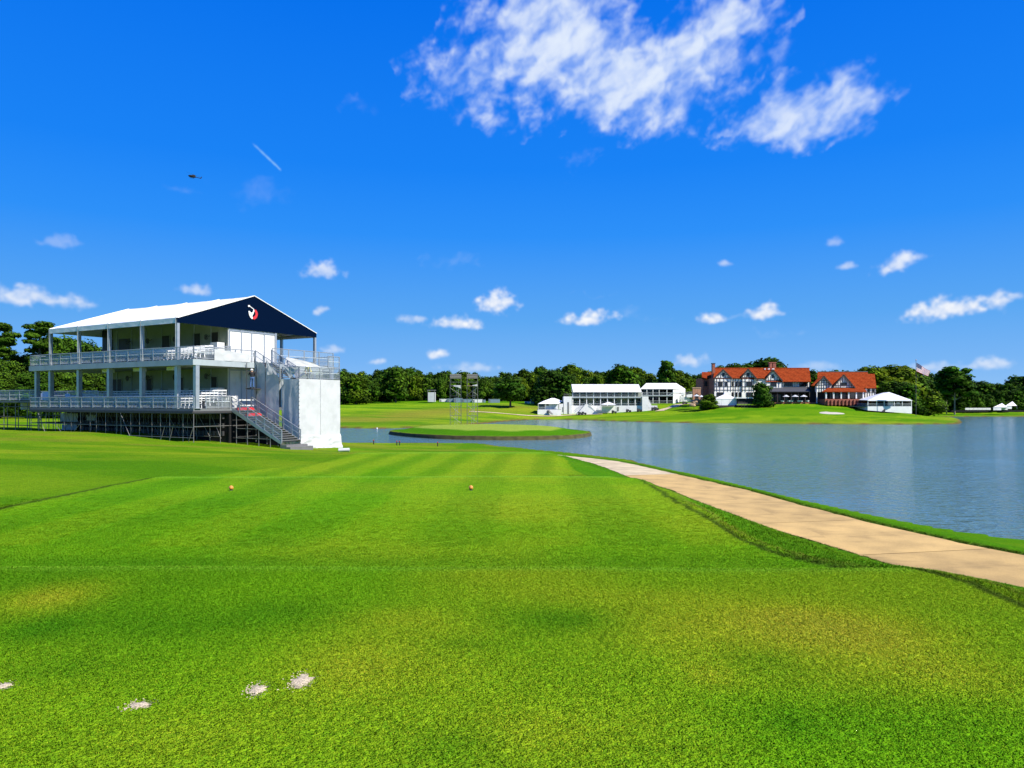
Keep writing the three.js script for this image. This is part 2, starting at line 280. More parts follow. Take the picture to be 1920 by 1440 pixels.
ctl.push([-14, -10, 4.0], [-30, 0, 4.2], [-16, 10, 3.75], [-14, 20, 3.55], [-20.7, 32, 2.92], [-32, 30, 3.2], [-47, 45, 2.9], [-46, 62, 2.5], [-38.8, 66, 2.47], [-32, 63, 2.2], [-26, 60.5, 1.93], [-21.6, 59, 1.74], [-17.8, 60, 1.36], [-14, 62, 1.05], [-10, 45, 2.05], [-13, 33, 2.9], [-5, 36, 2.5], [-6, 52, 1.65], [-8, 70, 0.75], [2, 45, 1.75], [3, 58, 0.9],
  [-30, 76, 2.0], [-40, 82, 2.3], [-55, 75, 2.4], [-70, 90, 2.6], [-60, 110, 2.6], [-90, 120, 3], [-75, 145, 3], [-110, 60, 3.5], [-60, 20, 4], [-60, -30, 4.4], [0, -40, 4.2], [20, -40, 3], [-120, -60, 5],
  [-60, 165, 1.8], [-40, 165, 1.0], [-20, 165, 0.9], [-45, 200, 2.6], [-25, 200, 2.3], [-5, 215, 2.1], [-30, 235, 3.6], [-65, 240, 4.0], [-65, 272, 4.6], [-32, 268, 5.3], [-12, 260, 4.8], [0, 237, 4.05], [0, 225, 2.6], [22, 255, 4.0], [-90, 200, 4], [-120, 260, 5], [-30, 330, 6.5], [30, 300, 6], [45, 275, 5.2],
  [9, 219, 1.35], [16, 222, 1.35], [24, 223, 1.5], [31.7, 223, 1.85], [40, 222, 2.3], [46, 221, 2.8], [42, 205, 1.3], [30, 209, 1.1], [20, 236, 2.2], [33, 238, 3.2], [45, 250, 4.5], [54, 249, 4.6], [62, 255, 4.8], [58, 236, 4.4], [55, 204, 2.6], [62, 208, 4.1], [70, 208, 4.35], [80, 210, 5.0], [88, 212, 5.0], [96, 210, 4.3], [76, 196, 3.2], [90, 192, 2.3], [64, 190, 1.9], [100, 194, 2.2], [108, 193, 1.7], [112, 210, 2.3], [116, 186, 1.0], [118, 225, 2.0], [78, 183, 1.5], [60, 182, 1.1],
  [100, 250, 4.5], [140, 268, 1.0], [170, 285, 1.3], [150, 300, 2.0], [210, 280, 1.6], [190, 330, 3], [100, 320, 5], [260, 280, 2], [330, 200, 2], [400, 350, 5], [0, 420, 9], [-200, 400, 9], [200, 420, 7], [-250, 100, 7], [350, -80, 4], [-250, -150, 6], [100, -200, 5]);
const rbf = (() => {
  const n = ctl.length, N = n + 3, A = Array.from({ length: N }, () => new Float64Array(N + 1));
  const phi = (r) => Math.sqrt(r * r + 4);
  for (let i = 0; i < n; i++) {
    for (let j = 0; j < n; j++) A[i][j] = phi(Math.hypot(ctl[i][0] - ctl[j][0], ctl[i][1] - ctl[j][1]));
    A[i][i] += -0.02;
    A[i][n] = A[n][i] = 1; A[i][n + 1] = A[n + 1][i] = ctl[i][0] / 100; A[i][n + 2] = A[n + 2][i] = ctl[i][1] / 100; A[i][N] = ctl[i][2];
  }
  for (let c = 0; c < N; c++) {
    let p = c; for (let r = c + 1; r < N; r++) if (Math.abs(A[r][c]) > Math.abs(A[p][c])) p = r;
    [A[c], A[p]] = [A[p], A[c]];
    for (let r = 0; r < N; r++) if (r !== c && A[r][c]) { const k = A[r][c] / A[c][c]; for (let q = c; q <= N; q++) A[r][q] -= k * A[c][q]; }
  }
  const w = A.map((row, i) => row[N] / row[i]);
  return (x, z) => { let s = w[n] + w[n + 1] * x / 100 + w[n + 2] * z / 100; for (let i = 0; i < n; i++) { const dx = x - ctl[i][0], dz = z - ctl[i][1]; s += w[i] * Math.sqrt(dx * dx + dz * dz + 4); } return s; };
})();
function land(X, Z, cut = true) {                // [height, distance to the lake, on the tee]
  const far = Math.hypot(X, Z), d = signedTo(lakePoly, X, Z), t = teeMask(X, Z);
  let h = far > 700 ? lerp(rbf(X * 700 / far, Z * 700 / far), 14, sstep(700, 1500, far)) : rbf(X, Z);
  h = clamp(h, -2, 16);
  if (Z > 130 && d > 0) h += sstep(3, 12, d) * (fbm(X / 26, Z / 12, 3, 91) - 0.5) * 0.75;       // soft fairway mounds
  if (Z > 30 && Z < 130) h += sstep(2, 10, d) * (fbm(X / 14, Z / 9, 3, 93) - 0.5) * 0.22;
  h += (fbm(X / 3, Z / 3, 2, 95) - 0.5) * 0.05 * (1 - t);
  h = lerp(h, EYE - teeDrop(Z) + (fbm(X / 2.2, Z / 2.2, 2, 96) - 0.5) * 0.035, t);
  if (d > 0) h = Math.max(h, Math.min(Z < 62 && X > 0 ? 0.04 : 0.3, d * 0.55)); else h = Math.max(-1.6, d * 0.35 - 0.05);
  if (Z < PATH_END + 3 && Z > -8) { const a = along(pathNear, Z), b = along(pathFar, Z), o = Math.max(a - X, X - b, 0); if (o < 1.3 && X > a - 1.3) h = lerp(h, EYE - pathDrop(Z), (1 - sstep(0.1, 1.3, o)) * (1 - sstep(PATH_END - 2, PATH_END + 3, Z)) * (1 - t)); }
  if (cut) h -= 0.14 * pathMask(X, Z, 0.1);
  return [h, d, t];
}
const groundH = (X, Z) => land(X, Z)[0];

// ---------------------------------------------------------------- turf colours (the grass itself: mown, dry, lush)
const C_TEE = [0.083, 0.203, 0.004], C_DARK = [0.036, 0.128, 0.003], C_DRY = [0.21, 0.24, 0.012], C_ROUGH = [0.06, 0.15, 0.003], C_TAN = [0.18, 0.135, 0.025], C_LIGHT = [0.16, 0.235, 0.008], C_SOIL = [0.1, 0.06, 0.028];
const mix3 = (a, b, t) => [lerp(a[0], b[0], t), lerp(a[1], b[1], t), lerp(a[2], b[2], t)];
const patch = (list) => list.map(([x, y, rx, ry, k]) => { const [X, Z] = onH(x, y, EYE - 1.66); return [X, Z, rx / F * Z, ry / ((y - HY)) * Z, k]; });
const dryPatches = patch([[1600, 1200, 230, 70, 0.75], [1480, 1160, 150, 40, 0.5], [1250, 1180, 160, 50, 0.45], [800, 1220, 230, 70, 0.4], [640, 1260, 120, 60, 0.4], [90, 1125, 90, 30, 0.6], [760, 1160, 120, 22, 0.35], [330, 1390, 150, 60, 0.4], [1330, 1270, 50, 25, 0.5], [1000, 1380, 200, 60, 0.35], [1780, 1270, 120, 40, 0.3], [1120, 1120, 200, 20, 0.35]]);
const lushPatches = patch([[1050, 1165, 110, 22, 0.8], [300, 1180, 170, 40, 0.5], [540, 1150, 130, 30, 0.5], [1440, 1240, 90, 30, 0.4], [1650, 1350, 260, 60, 0.35], [850, 1400, 100, 40, 0.4], [80, 1180, 60, 22, 0.6], [1490, 1360, 60, 30, 0.5], [880, 1210, 90, 16, 0.4], [120, 1260, 120, 30, 0.4]]);
function turf(X, Z, h, d, t) {
  let c = C_ROUGH;
  const n1 = fbm(X / 1.7, Z / 1.7, 3, 101), n2 = fbm(X / 6, Z / 6, 3, 103), n3 = fbm(X / 0.45, Z / 0.45, 2, 105);
  if (Z < 120) {
    c = mix3(C_ROUGH, C_DRY, clamp(0.0 + (n2 - 0.5) * 0.8 + (n1 - 0.5) * 0.5, 0, 0.32));
    if (X < -6 && Z > 8) { const st = Math.sin((X * 0.55 + Z * 0.8) / 1.15 + n2 * 3); c = mix3(c, st > 0 ? C_LIGHT : C_DARK, 0.12 + 0.12 * Math.abs(st)); if (Z > 35) c = mix3(c, C_DRY, 0.06 + 0.4 * sstep(0.52, 0.75, fbm(X / 9, Z / 3, 3, 106))); }
    if (X > 2 && Z < 60) c = mix3(c, C_DARK, 0.5 * (1 - sstep(3, 14, Math.abs(X - teeRight(Z)))) + 0.25);
    if (t > 0) {
      let g = mix3(C_TEE, C_DRY, clamp((n2 - 0.47) * 1.5 + (n1 - 0.5) * 0.55, 0, 0.6));
      g = mix3(g, C_DARK, clamp((0.5 - n2) * 1.7 + (n1 - 0.5) * 0.7 + (n3 - 0.5) * 0.3, 0, 0.7));
      if (Z < 9) {
        let k = 0, l = 0;
        for (const [px, pz, rx, rz, a] of dryPatches) k += a * Math.exp(-(((X - px) / rx) ** 2 + ((Z - pz) / rz) ** 2)) * (0.55 + 0.9 * n1);
        for (const [px, pz, rx, rz, a] of lushPatches) l += a * Math.exp(-(((X - px) / rx) ** 2 + ((Z - pz) / rz) ** 2)) * (0.55 + 0.9 * n1);
        g = mix3(mix3(g, C_DRY, clamp(k * 1.15, 0, 0.9)), C_DARK, clamp(l * 1.2, 0, 0.9));
        if (k > 0.5) g = mix3(g, C_TAN, (k - 0.5) * 0.5);
      } else if (Z < 18) { const st = Math.sin((X - 0.02 * Z) * 2.7 + 1); g = mix3(g, st > 0 ? C_LIGHT : C_DARK, sstep(0, 0.5, Math.abs(st)) * (0.12 + 0.26 * n1)); }
      else { const st = Math.sin((X - 0.06 * Z) * 4.2); g = mix3(g, st > 0 ? C_LIGHT : C_DARK, 0.1 + 0.3 * Math.abs(st)); }
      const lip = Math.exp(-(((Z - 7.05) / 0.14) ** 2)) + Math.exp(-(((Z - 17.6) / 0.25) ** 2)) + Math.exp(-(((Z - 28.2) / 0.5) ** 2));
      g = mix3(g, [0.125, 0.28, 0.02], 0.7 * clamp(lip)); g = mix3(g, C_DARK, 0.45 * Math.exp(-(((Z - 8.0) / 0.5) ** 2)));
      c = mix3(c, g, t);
      const edge = Math.abs(t - 0.55);                                 // a cut edge of bare thatch and soil round the tee
      if (Z < 18.6 && (X > teeRight(Z) - 0.1 || X < teeLeft(Z) + 0.1)) c = mix3(c, C_SOIL, 0.35 * (1 - sstep(0.05, 0.25, edge)) * (0.4 + n3));
    }
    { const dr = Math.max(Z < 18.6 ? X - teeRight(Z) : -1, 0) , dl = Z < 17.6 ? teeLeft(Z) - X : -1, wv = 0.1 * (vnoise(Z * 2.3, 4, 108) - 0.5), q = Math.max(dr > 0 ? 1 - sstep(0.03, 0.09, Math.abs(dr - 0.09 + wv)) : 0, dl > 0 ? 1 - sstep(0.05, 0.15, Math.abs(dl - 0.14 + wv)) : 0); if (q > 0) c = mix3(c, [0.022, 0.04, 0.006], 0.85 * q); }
    if (Z > 50) c = mix3(c, C_TAN, 0.35 * sstep(0.45, 0.7, fbm(X / 5, Z / 2.5, 3, 107)));
  } else {
    const b = fbm(X / 60, Z / 7, 4, 111), b2 = fbm(X / 18, Z / 2.6, 3, 113);
    c = mix3(C_ROUGH, C_LIGHT, sstep(0.44, 0.56, b) * 0.8);
    c = mix3(c, C_DARK, sstep(0.5, 0.62, b2) * 0.7);
    c = mix3(c, Math.sin(Z / 3.4 + 5 * fbm(X / 40, Z / 40, 2, 117)) > 0 ? C_LIGHT : C_DARK, 0.22);
    if (X < 12 && Z < 330) c = mix3(c, C_TAN, 0.6 * Math.exp(-(((d - 24) / 11) ** 2)) * sstep(0.15, 0.5, fbm(X / 20, Z / 5, 3, 115)));
    if (d > 0) c = mix3(c, C_TAN, 0.55 * (1 - sstep(0.5, 9, d)) * fbm(X / 6, Z / 3, 2, 116));
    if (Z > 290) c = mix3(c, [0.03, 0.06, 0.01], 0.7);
  }
  if (d > 0 && d < 1.3 && Z > 60) c = mix3(c, C_SOIL, 0.85 * (1 - sstep(0.4, 1.3, d)));
  if (d < 0) c = [0.05, 0.045, 0.025];
  const pm = pathMask(X, Z, 0.2); if (pm > 0) c = mix3(c, C_SOIL, pm);
  return c;
}

// ---------------------------------------------------------------- ground sheet
const grassTex = tex(1024, (x, y) => { const a = vnoise(x * 340, y * 340, 7, 340), b = vnoise(x * 120, y * 120, 8, 120), c = fbm(x * 24, y * 24, 3, 9, 24); const v = 0.42 + 0.5 * (a - 0.15) + 0.28 * (b - 0.3) + 0.22 * (c - 0.5); return [v * (0.95 + 0.3 * (b - 0.5)), v, v * 0.9]; });
const grassBump = tex(1024, (x, y) => 0.5 * vnoise(x * 300, y * 300, 17, 300) + 0.5 * vnoise(x * 90, y * 90, 18, 90));
{
  const ang = [], rad = [];
  for (let a = -46; a <= 46.001; a += 0.2) ang.push(a); for (let a = 50; a < 312; a += 4) ang.push(a);
  for (let r = 0.9; r < 3200; r *= 1.0155) rad.push(r);
  const pos = [], col = [], uv = [], idx = [], nA = ang.length;
  pos.push(0, groundH(0, 0), 0); col.push(...C_TEE.map((c) => c * 2)); uv.push(0, 0);
  for (const r of rad) for (const a of ang) {
    const X = Math.sin(a * Math.PI / 180) * r, Z = Math.cos(a * Math.PI / 180) * r, [h, d, t] = land(X, Z), c = turf(X, Z, h, d, t);
    pos.push(X, h, -Z); col.push(c[0] * 2, c[1] * 2, c[2] * 2); uv.push(X / 2.6, Z / 2.6);
  }
  for (let j = 0; j < nA; j++) idx.push(0, 1 + (j + 1) % nA, 1 + j);
  for (let i = 0; i < rad.length - 1; i++) for (let j = 0; j < nA; j++) { const a = 1 + i * nA + j, b = 1 + i * nA + (j + 1) % nA; idx.push(a, b, b + nA, a, b + nA, a + nA); }
  const g = new THREE.BufferGeometry(); g.setAttribute('position', new THREE.Float32BufferAttribute(pos, 3)); g.setAttribute('color', new THREE.Float32BufferAttribute(col, 3)); g.setAttribute('uv', new THREE.Float32BufferAttribute(uv, 2)); g.setIndex(idx); g.computeVertexNormals();
  const nrm = g.attributes.normal; if (nrm.getY(5000) < 0) { for (let i = 0; i < idx.length; i += 3) { const k = idx[i + 1]; idx[i + 1] = idx[i + 2]; idx[i + 2] = k; } g.setIndex(idx); g.computeVertexNormals(); }
  const m = mesh('ground', g, new THREE.MeshPhysicalMaterial({ specularIntensity: 0.02, vertexColors: true, roughness: 0.95, map: grassTex, bumpMap: grassBump, bumpScale: 0.02, side: THREE.DoubleSide }));
  tag(m, 'mown green tee in three levels, rough and fairways round the lake', null, null, 'structure');
}

// ---------------------------------------------------------------- lake
{
  const wave = tex(2048, (x, y) => {
        const per = (fx, fy, s) => { const xi = x * fx, yi = y * fy; const w = (n, m) => ((n % m) + m) % m; const x0 = Math.floor(xi), y0 = Math.floor(yi), u = xi - x0, v = yi - y0, uu = u * u * (3 - 2 * u), vv = v * v * (3 - 2 * v); const h = (i, j) => hash2(w(i, fx), w(j, fy), s); return lerp(lerp(h(x0, y0), h(x0 + 1, y0), uu), lerp(h(x0, y0 + 1), h(x0 + 1, y0 + 1), uu), vv); };
    const k = 0.35 + 1.1 * per(3, 4, 46); return 0.5 + k * (0.42 * (per(34, 62, 41) - 0.5) + 0.3 * (per(80, 150, 42) - 0.5) + 0.18 * (per(190, 330, 43) - 0.5)) + 0.1 * (per(11, 17, 44) - 0.5);
  });
  const g = new THREE.PlaneGeometry(420, 380, 1, 1); g.rotateX(-Math.PI / 2); g.translate(120, 0, -110);
  metricUV(g);
  const wm = new THREE.MeshPhysicalMaterial({ color: rgb(0.088, 0.162, 0.146), roughness: 0.12, ior: 1.33, specularIntensity: 1, bumpMap: scaled(wave, 26), bumpScale: 0.16 });
  tag(mesh('lake_water', g, wm), 'grey blue lake with small ripples beside the path', null, null, 'structure');
}

// ---------------------------------------------------------------- island with the short green
const isl = [[738, 816], [780, 820.5], [841, 824], [935, 825.5], [1029, 824.5], [1075, 822.5], [1102, 819]].map(([x, y]) => onH(x, y, 0));
isl.push([13, 115], [11.5, 123], [6, 132], [-3, 137], [-13, 135], [-19, 128], [-21, 120]);
for (let k = 0; k < 3; k++) { const q = []; for (let i = 0; i < isl.length; i++) { const a = isl[i], b = isl[(i + 1) % isl.length]; q.push([a[0] * 0.75 + b[0] * 0.25, a[1] * 0.75 + b[1] * 0.25], [a[0] * 0.25 + b[0] * 0.75, a[1] * 0.25 + b[1] * 0.75]); } isl.length = 0; isl.push(...q); }
const islandH = (X, Z) => { const d = -signedTo(isl, X, Z); return 0.55 + 0.75 * sstep(0.2, 6.5, d) + 0.25 * sstep(6, 14, d) * (Z - 100) / 30 + (fbm(X / 8, Z / 8, 2, 131) - 0.5) * 0.1; };
{
  const n = isl.length, rings = 26, c = [-4, 118], pos = [], col = [], uv = [], idx = [];
  for (let r = 0; r <= rings; r++) for (let i = 0; i < n; i++) {
    const k = 1 - r / rings, X = c[0] + (isl[i][0] - c[0]) * k, Z = c[1] + (isl[i][1] - c[1]) * k, d = -signedTo(isl, X, Z);
    pos.push(X, r === 0 ? 0.52 : islandH(X, Z), -Z);
    const putt = sstep(4.2, 4.9, d + (vnoise(X / 4, Z / 4, 133) - 0.5) * 1.2);
    let q = mix3(mix3(C_DARK, C_ROUGH, 0.35 + 0.4 * (fbm(X / 3, Z / 3, 3, 134) - 0.5)), [0.19, 0.245, 0.035], putt);
    q = mix3(q, C_TAN, 0.5 * (1 - sstep(0.1, 0.9, d)));
    col.push(q[0] * 2, q[1] * 2, q[2] * 2); uv.push(X / 2.6, Z / 2.6);
  }
  for (let r = 0; r < rings; r++) for (let i = 0; i < n; i++) { const a = r * n + i, b = r * n + (i + 1) % n; idx.push(a, b, b + n, a, b + n, a + n); }
  const g = new THREE.BufferGeometry(); g.setAttribute('position', new THREE.Float32BufferAttribute(pos, 3)); g.setAttribute('color', new THREE.Float32BufferAttribute(col, 3)); g.setAttribute('uv', new THREE.Float32BufferAttribute(uv, 2)); g.setIndex(idx); g.computeVertexNormals();
  if (g.attributes.normal.getY(Math.floor(n * 10)) < 0) { for (let i = 0; i < idx.length; i += 3) { const k = idx[i + 1]; idx[i + 1] = idx[i + 2]; idx[i + 2] = k; } g.setIndex(idx); g.computeVertexNormals(); }
  const island = thing('island_ground', 'small grass island with a pale putting green on the lake', null, [-4, 0, -118]); island.userData.kind = 'structure';
  g.translate(4, 0, 118);
  mesh('turf', g, new THREE.MeshPhysicalMaterial({ specularIntensity: 0.02, vertexColors: true, roughness: 0.95, map: grassTex, bumpMap: grassBump, bumpScale: 0.02, side: THREE.DoubleSide }), island);
  // brown planked bank round it
  const bp = [], bi = [], R = rng(9);
  for (let i = 0; i < n; i++) { const o = 0.06 * R(); const dx = isl[i][0] + 4, dz = isl[i][1] - 118, l = Math.hypot(dx, dz); for (const [y, k] of [[0.5 + 0.1 * vnoise(i * 0.35, 2, 138) - 0.04 * R(), 0], [0.2, 0.14 + o], [-0.7, 0.3 + o]]) bp.push(dx * (1 + k / l), y, -dz * (1 + k / l)); }
  for (let i = 0; i < n; i++) for (let q = 0; q < 2; q++) { const a = i * 3 + q, b = ((i + 1) % n) * 3 + q; bi.push(a, b, b + 1, a, b + 1, a + 1); }
  const bg = new THREE.BufferGeometry(); bg.setAttribute('position', new THREE.Float32BufferAttribute(bp, 3)); bg.setIndex(bi); bg.computeVertexNormals(); metricUV(bg);
  mesh('bank', bg, std([0.085, 0.07, 0.028], 0.95, { map: scaled(tex(256, (x, y) => { const k = 0.35 + 0.9 * fbm(x * 6, y * 6, 4, 136, 6) ; return [k, k * (0.85 + 0.5 * fbm(x * 3, y * 3, 2, 137, 3)), k * 0.8]; }), 3) }), island, 'brown earth bank at the waterline');
}

// ---------------------------------------------------------------- concrete path, slab by slab
const concTex = tex(1024, (x, y) => { const n = fbm(x * 5, y * 5, 5, 51, 5), f = vnoise(x * 300, y * 300, 52, 300), s = sstep(0.56, 0.75, fbm(x * 3, y * 9, 4, 53, 0) * 0.5 + fbm(x * 4, y * 4, 4, 54, 4) * 0.5); const v = 0.62 + 0.36 * (n - 0.5) + 0.16 * (f - 0.5) - 0.12 * s; return [v, v * 0.985, v * 0.96]; });
M.concreteOld = std([0.77, 0.515, 0.178], 0.9, { map: scaled(concTex, 3.1), bumpMap: scaled(concTex, 0.8), bumpScale: 0.006 });
M.concreteNew = std([0.86, 0.7, 0.42], 0.9, { map: scaled(concTex, 3.1), bumpMap: scaled(concTex, 0.8), bumpScale: 0.006 });
{
  const cp = thing('cart_path', 'tan concrete path curving between the tee and the lake', null, [7, 2.4, -20]); cp.userData.kind = 'structure';
  const R = rng(31), tints = [0, 1, 2, 3].map((k) => { const m = M.concreteOld.clone(); m.color.multiplyScalar(0.92 + 0.05 * k); return m; });
  let z = -7;
  while (z < PATH_END) {
    const len = z < 12 ? 3 : lerp(3, 3.6, R()), z1 = Math.min(z + len, PATH_END), nl = Math.max(3, Math.round((z1 - z) / 0.3)), nc = 6, pos = [], idx = [];
    for (let i = 0; i <= nl; i++) for (let k = 0; k <= nc; k++) {
      const q = lerp(z + 0.011, z1 - 0.011, i / nl), w = k / nc, zz = q + 0.6 * w, j = (vnoise(zz * 2.3, k === 0 ? 1 : 2, 61) - 0.5) * 0.09;
      const X = lerp(along(pathNear, q) + (k === 0 ? j : 0), along(pathFar, zz) + (k === nc ? j : 0), w);
      pos.push(X - 7, lerp(EYE - pathDrop(q), EYE - pathDrop(zz), w) - 0.035 - 2.4, -zz + 20);
    }
    for (let i = 0; i < nl; i++) for (let k = 0; k < nc; k++) { const a = i * (nc + 1) + k, b = a + nc + 1; idx.push(a, a + 1, b + 1, a, b + 1, b); }
    const g = new THREE.BufferGeometry(); g.setAttribute('position', new THREE.Float32BufferAttribute(pos, 3)); g.setIndex(idx); g.computeVertexNormals(); metricUV(g);
    mesh('slab', g, z > 29 ? M.concreteNew : tints[Math.floor(R() * 4)], cp, z > 29 ? 'pale newer concrete slab' : undefined);
    z = z1;
  }
}
// ---------------------------------------------------------------- grass blades on the near tee and along its edge
function tuft(seed, n, size, hMin, hMax, w) {
  const R = rng(seed), pos = [], nor = [], col = [], idx = [];
  for (let i = 0; i < n; i++) {
    const x = (R() - 0.5) * size, z = (R() - 0.5) * size, h = lerp(hMin, hMax, R()), a = R() * 6.283, lean = (0.35 + 0.9 * R()) * h, b = R() * 6.283, ww = w * (0.7 + 0.6 * R());
    const dx = Math.cos(a) * ww / 2, dz = Math.sin(a) * ww / 2, lx = Math.cos(b) * lean, lz = Math.sin(b) * lean, k = pos.length / 3;
    pos.push(x - dx, -0.004, z - dz, x + dx, -0.004, z + dz, x + lx * 0.4 + dx * 0.8, h * 0.65, z + lz * 0.4 + dz * 0.8, x + lx * 0.4 - dx * 0.8, h * 0.65, z + lz * 0.4 - dz * 0.8, x + lx, h, z + lz);
    const nx = -lx / h * 0.35, nz = -lz / h * 0.35, l = Math.hypot(nx, 1, nz);
    const straw = R() < 0.05 ? 1 : 0, br = 0.82 + 0.42 * R();
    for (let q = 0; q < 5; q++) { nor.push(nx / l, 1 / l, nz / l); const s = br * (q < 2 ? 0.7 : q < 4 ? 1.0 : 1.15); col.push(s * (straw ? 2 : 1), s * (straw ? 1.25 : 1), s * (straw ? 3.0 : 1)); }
    idx.push(k, k + 1, k + 2, k, k + 2, k + 3, k + 3, k + 2, k + 4);
  }
  const g = new THREE.BufferGeometry(); g.setAttribute('position', new THREE.Float32BufferAttribute(pos, 3)); g.setAttribute('normal', new THREE.Float32BufferAttribute(nor, 3)); g.setAttribute('color', new THREE.Float32BufferAttribute(col, 3)); g.setIndex(idx);
  return g;
}
// bare sandy patches filled after divots
const divots = [[566, 1279, 24, 15], [483, 1296, 19.5, 11.5], [262, 1325, 23, 8], [6, 1290, 18, 7]].map(([x, y, rx, ry]) => { const [X, Z] = onH(x, y, EYE - 1.655); return [X, Z, rx / F * Z, ry / (y - HY) * Z]; });
const inDivot = (X, Z) => { let k = 0; for (const [x, z, a, b] of divots) k = Math.max(k, 1.15 - Math.hypot((X - x) / a, (Z - z) / b) + (vnoise(X * 40, Z * 40, 141) - 0.5) * 0.7); return k; };
{
  const gm = new THREE.MeshPhysicalMaterial({ specularIntensity: 0.12, vertexColors: true, roughness: 0.7, side: THREE.DoubleSide }), R = rng(5);
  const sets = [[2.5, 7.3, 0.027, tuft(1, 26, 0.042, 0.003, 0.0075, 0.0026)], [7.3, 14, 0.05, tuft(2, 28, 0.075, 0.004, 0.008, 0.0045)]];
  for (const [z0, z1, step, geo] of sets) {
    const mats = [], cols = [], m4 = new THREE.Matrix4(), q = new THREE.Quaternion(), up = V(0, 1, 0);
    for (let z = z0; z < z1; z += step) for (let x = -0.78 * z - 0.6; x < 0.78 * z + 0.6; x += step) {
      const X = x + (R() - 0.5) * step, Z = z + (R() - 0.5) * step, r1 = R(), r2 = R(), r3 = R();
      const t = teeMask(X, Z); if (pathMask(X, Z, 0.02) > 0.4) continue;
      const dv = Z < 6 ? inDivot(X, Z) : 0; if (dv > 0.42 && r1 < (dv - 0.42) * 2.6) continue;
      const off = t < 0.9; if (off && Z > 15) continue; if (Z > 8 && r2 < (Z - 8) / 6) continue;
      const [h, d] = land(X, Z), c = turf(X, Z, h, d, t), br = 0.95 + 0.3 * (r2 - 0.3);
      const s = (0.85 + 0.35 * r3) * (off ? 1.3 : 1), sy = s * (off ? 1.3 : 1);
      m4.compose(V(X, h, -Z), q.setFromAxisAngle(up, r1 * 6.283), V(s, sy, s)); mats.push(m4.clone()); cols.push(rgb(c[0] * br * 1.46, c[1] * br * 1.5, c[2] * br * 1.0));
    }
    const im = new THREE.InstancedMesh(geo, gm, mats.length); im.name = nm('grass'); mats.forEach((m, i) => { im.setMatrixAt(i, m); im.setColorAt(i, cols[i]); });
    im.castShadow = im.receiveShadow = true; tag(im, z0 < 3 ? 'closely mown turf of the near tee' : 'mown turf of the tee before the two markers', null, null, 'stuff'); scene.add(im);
  }
  // longer uncut grass where the tee edge breaks down to the bank
  const geo = tuft(8, 14, 0.09, 0.03, 0.085, 0.005), mats = [], cols = [], m4 = new THREE.Matrix4(), q = new THREE.Quaternion(), up = V(0, 1, 0);
  for (let z = 4.6; z < 19; z += 0.03) for (const side of [1, -1]) {
    if (side < 0 && z < 11) continue;
    const base = side > 0 ? teeRight(z) : teeLeft(z);
    for (let k = 0; k < 2; k++) {
      const X = base + side * (0.16 + 0.5 * R() * R()), Z = z + R() * 0.03, sc = (0.32 + 0.5 * R() * R()) * (Z < 8 ? 1.0 : 0.75) * (side < 0 ? 0.7 : 1), [h, d, t] = land(X, Z), c = turf(X + side * 0.6, Z, h, d, 0), b = 0.9 + 0.5 * R();
      m4.compose(V(X, h - 0.01, -Z), q.setFromAxisAngle(up, R() * 6.283), V(sc, sc, sc)); mats.push(m4.clone()); cols.push(rgb(c[0] * b, c[1] * b * 0.95, c[2] * b));
    }
  }
  for (let i = 0; i < 4200; i++) {                                     // the bank beside the path
    const Z = lerp(6, 19, R()), a = teeRight(Z) + 0.5, b = along(pathNear, Z), X = lerp(a, b - 0.02, R()); if (X > b - 0.02) continue;
    const sc = 0.35 + 0.5 * R(), [h, d] = land(X, Z), c = turf(X, Z, h, d, 0), br = 0.8 + 0.45 * R();
    m4.compose(V(X, h - 0.01, -Z), q.setFromAxisAngle(up, R() * 6.283), V(sc, sc * 0.7, sc)); mats.push(m4.clone()); cols.push(rgb(c[0] * br, c[1] * br, c[2] * br));
  }
  const edgeZ = (e, n, sgn) => { for (let i = 0; i < n; i++) { const Z = lerp(8, 34, R() * R()), X = along(e, Z) + sgn * R() * 0.12, sc = 0.4 + 0.4 * R(), [h, d] = land(X, Z), c = turf(X, Z, h, d, 0), br = 0.7 + 0.4 * R(); m4.compose(V(X, h - 0.02, -Z), q.setFromAxisAngle(up, R() * 6.283), V(sc, sc * 0.9, sc)); mats.push(m4.clone()); cols.push(rgb(c[0] * br, c[1] * br, c[2] * br)); } };
  edgeZ(pathNear, 1600, -1); edgeZ(pathFar, 3000, 1);
  const im = new THREE.InstancedMesh(geo, gm, mats.length); im.name = nm('rough_grass'); mats.forEach((m, i) => { im.setMatrixAt(i, m); im.setColorAt(i, cols[i]); });
  im.castShadow = im.receiveShadow = true; tag(im, 'longer uncut grass along the tee edge and the path', null, null, 'stuff'); scene.add(im);
  // sand in the divots
  const sandM = std([0.66, 0.54, 0.36], 1, { map: scaled(tex(512, (x, y) => 0.35 + 0.75 * vnoise(x * 60, y * 60, 3, 60) * (0.6 + 0.6 * vnoise(x * 12, y * 12, 4, 12))), 0.35) });
  const words = ['rightmost and roundest', 'middle round', 'narrow slanted', 'small pale, half out at the photo edge, leftmost'];
  divots.forEach(([x, z, a, b], k) => {
    const pos = [x, groundH(x, z) + 0.006, -z], idx = [], n = 26, rings = 4;
    for (let r = 1; r <= rings; r++) for (let i = 0; i < n; i++) { const th = i / n * 6.283, q = 1.08 * r / rings * (0.85 + 0.75 * (vnoise(i * 0.9 + k * 9, r, 151) - 0.5)), X = x + Math.cos(th) * a * q, Z = z + Math.sin(th) * b * q; pos.push(X, groundH(X, Z) + 0.005 * (1 - (r / rings) ** 2) + (r < rings ? 0.002 * vnoise(X * 90, Z * 90, 152) : -0.003), -Z); }
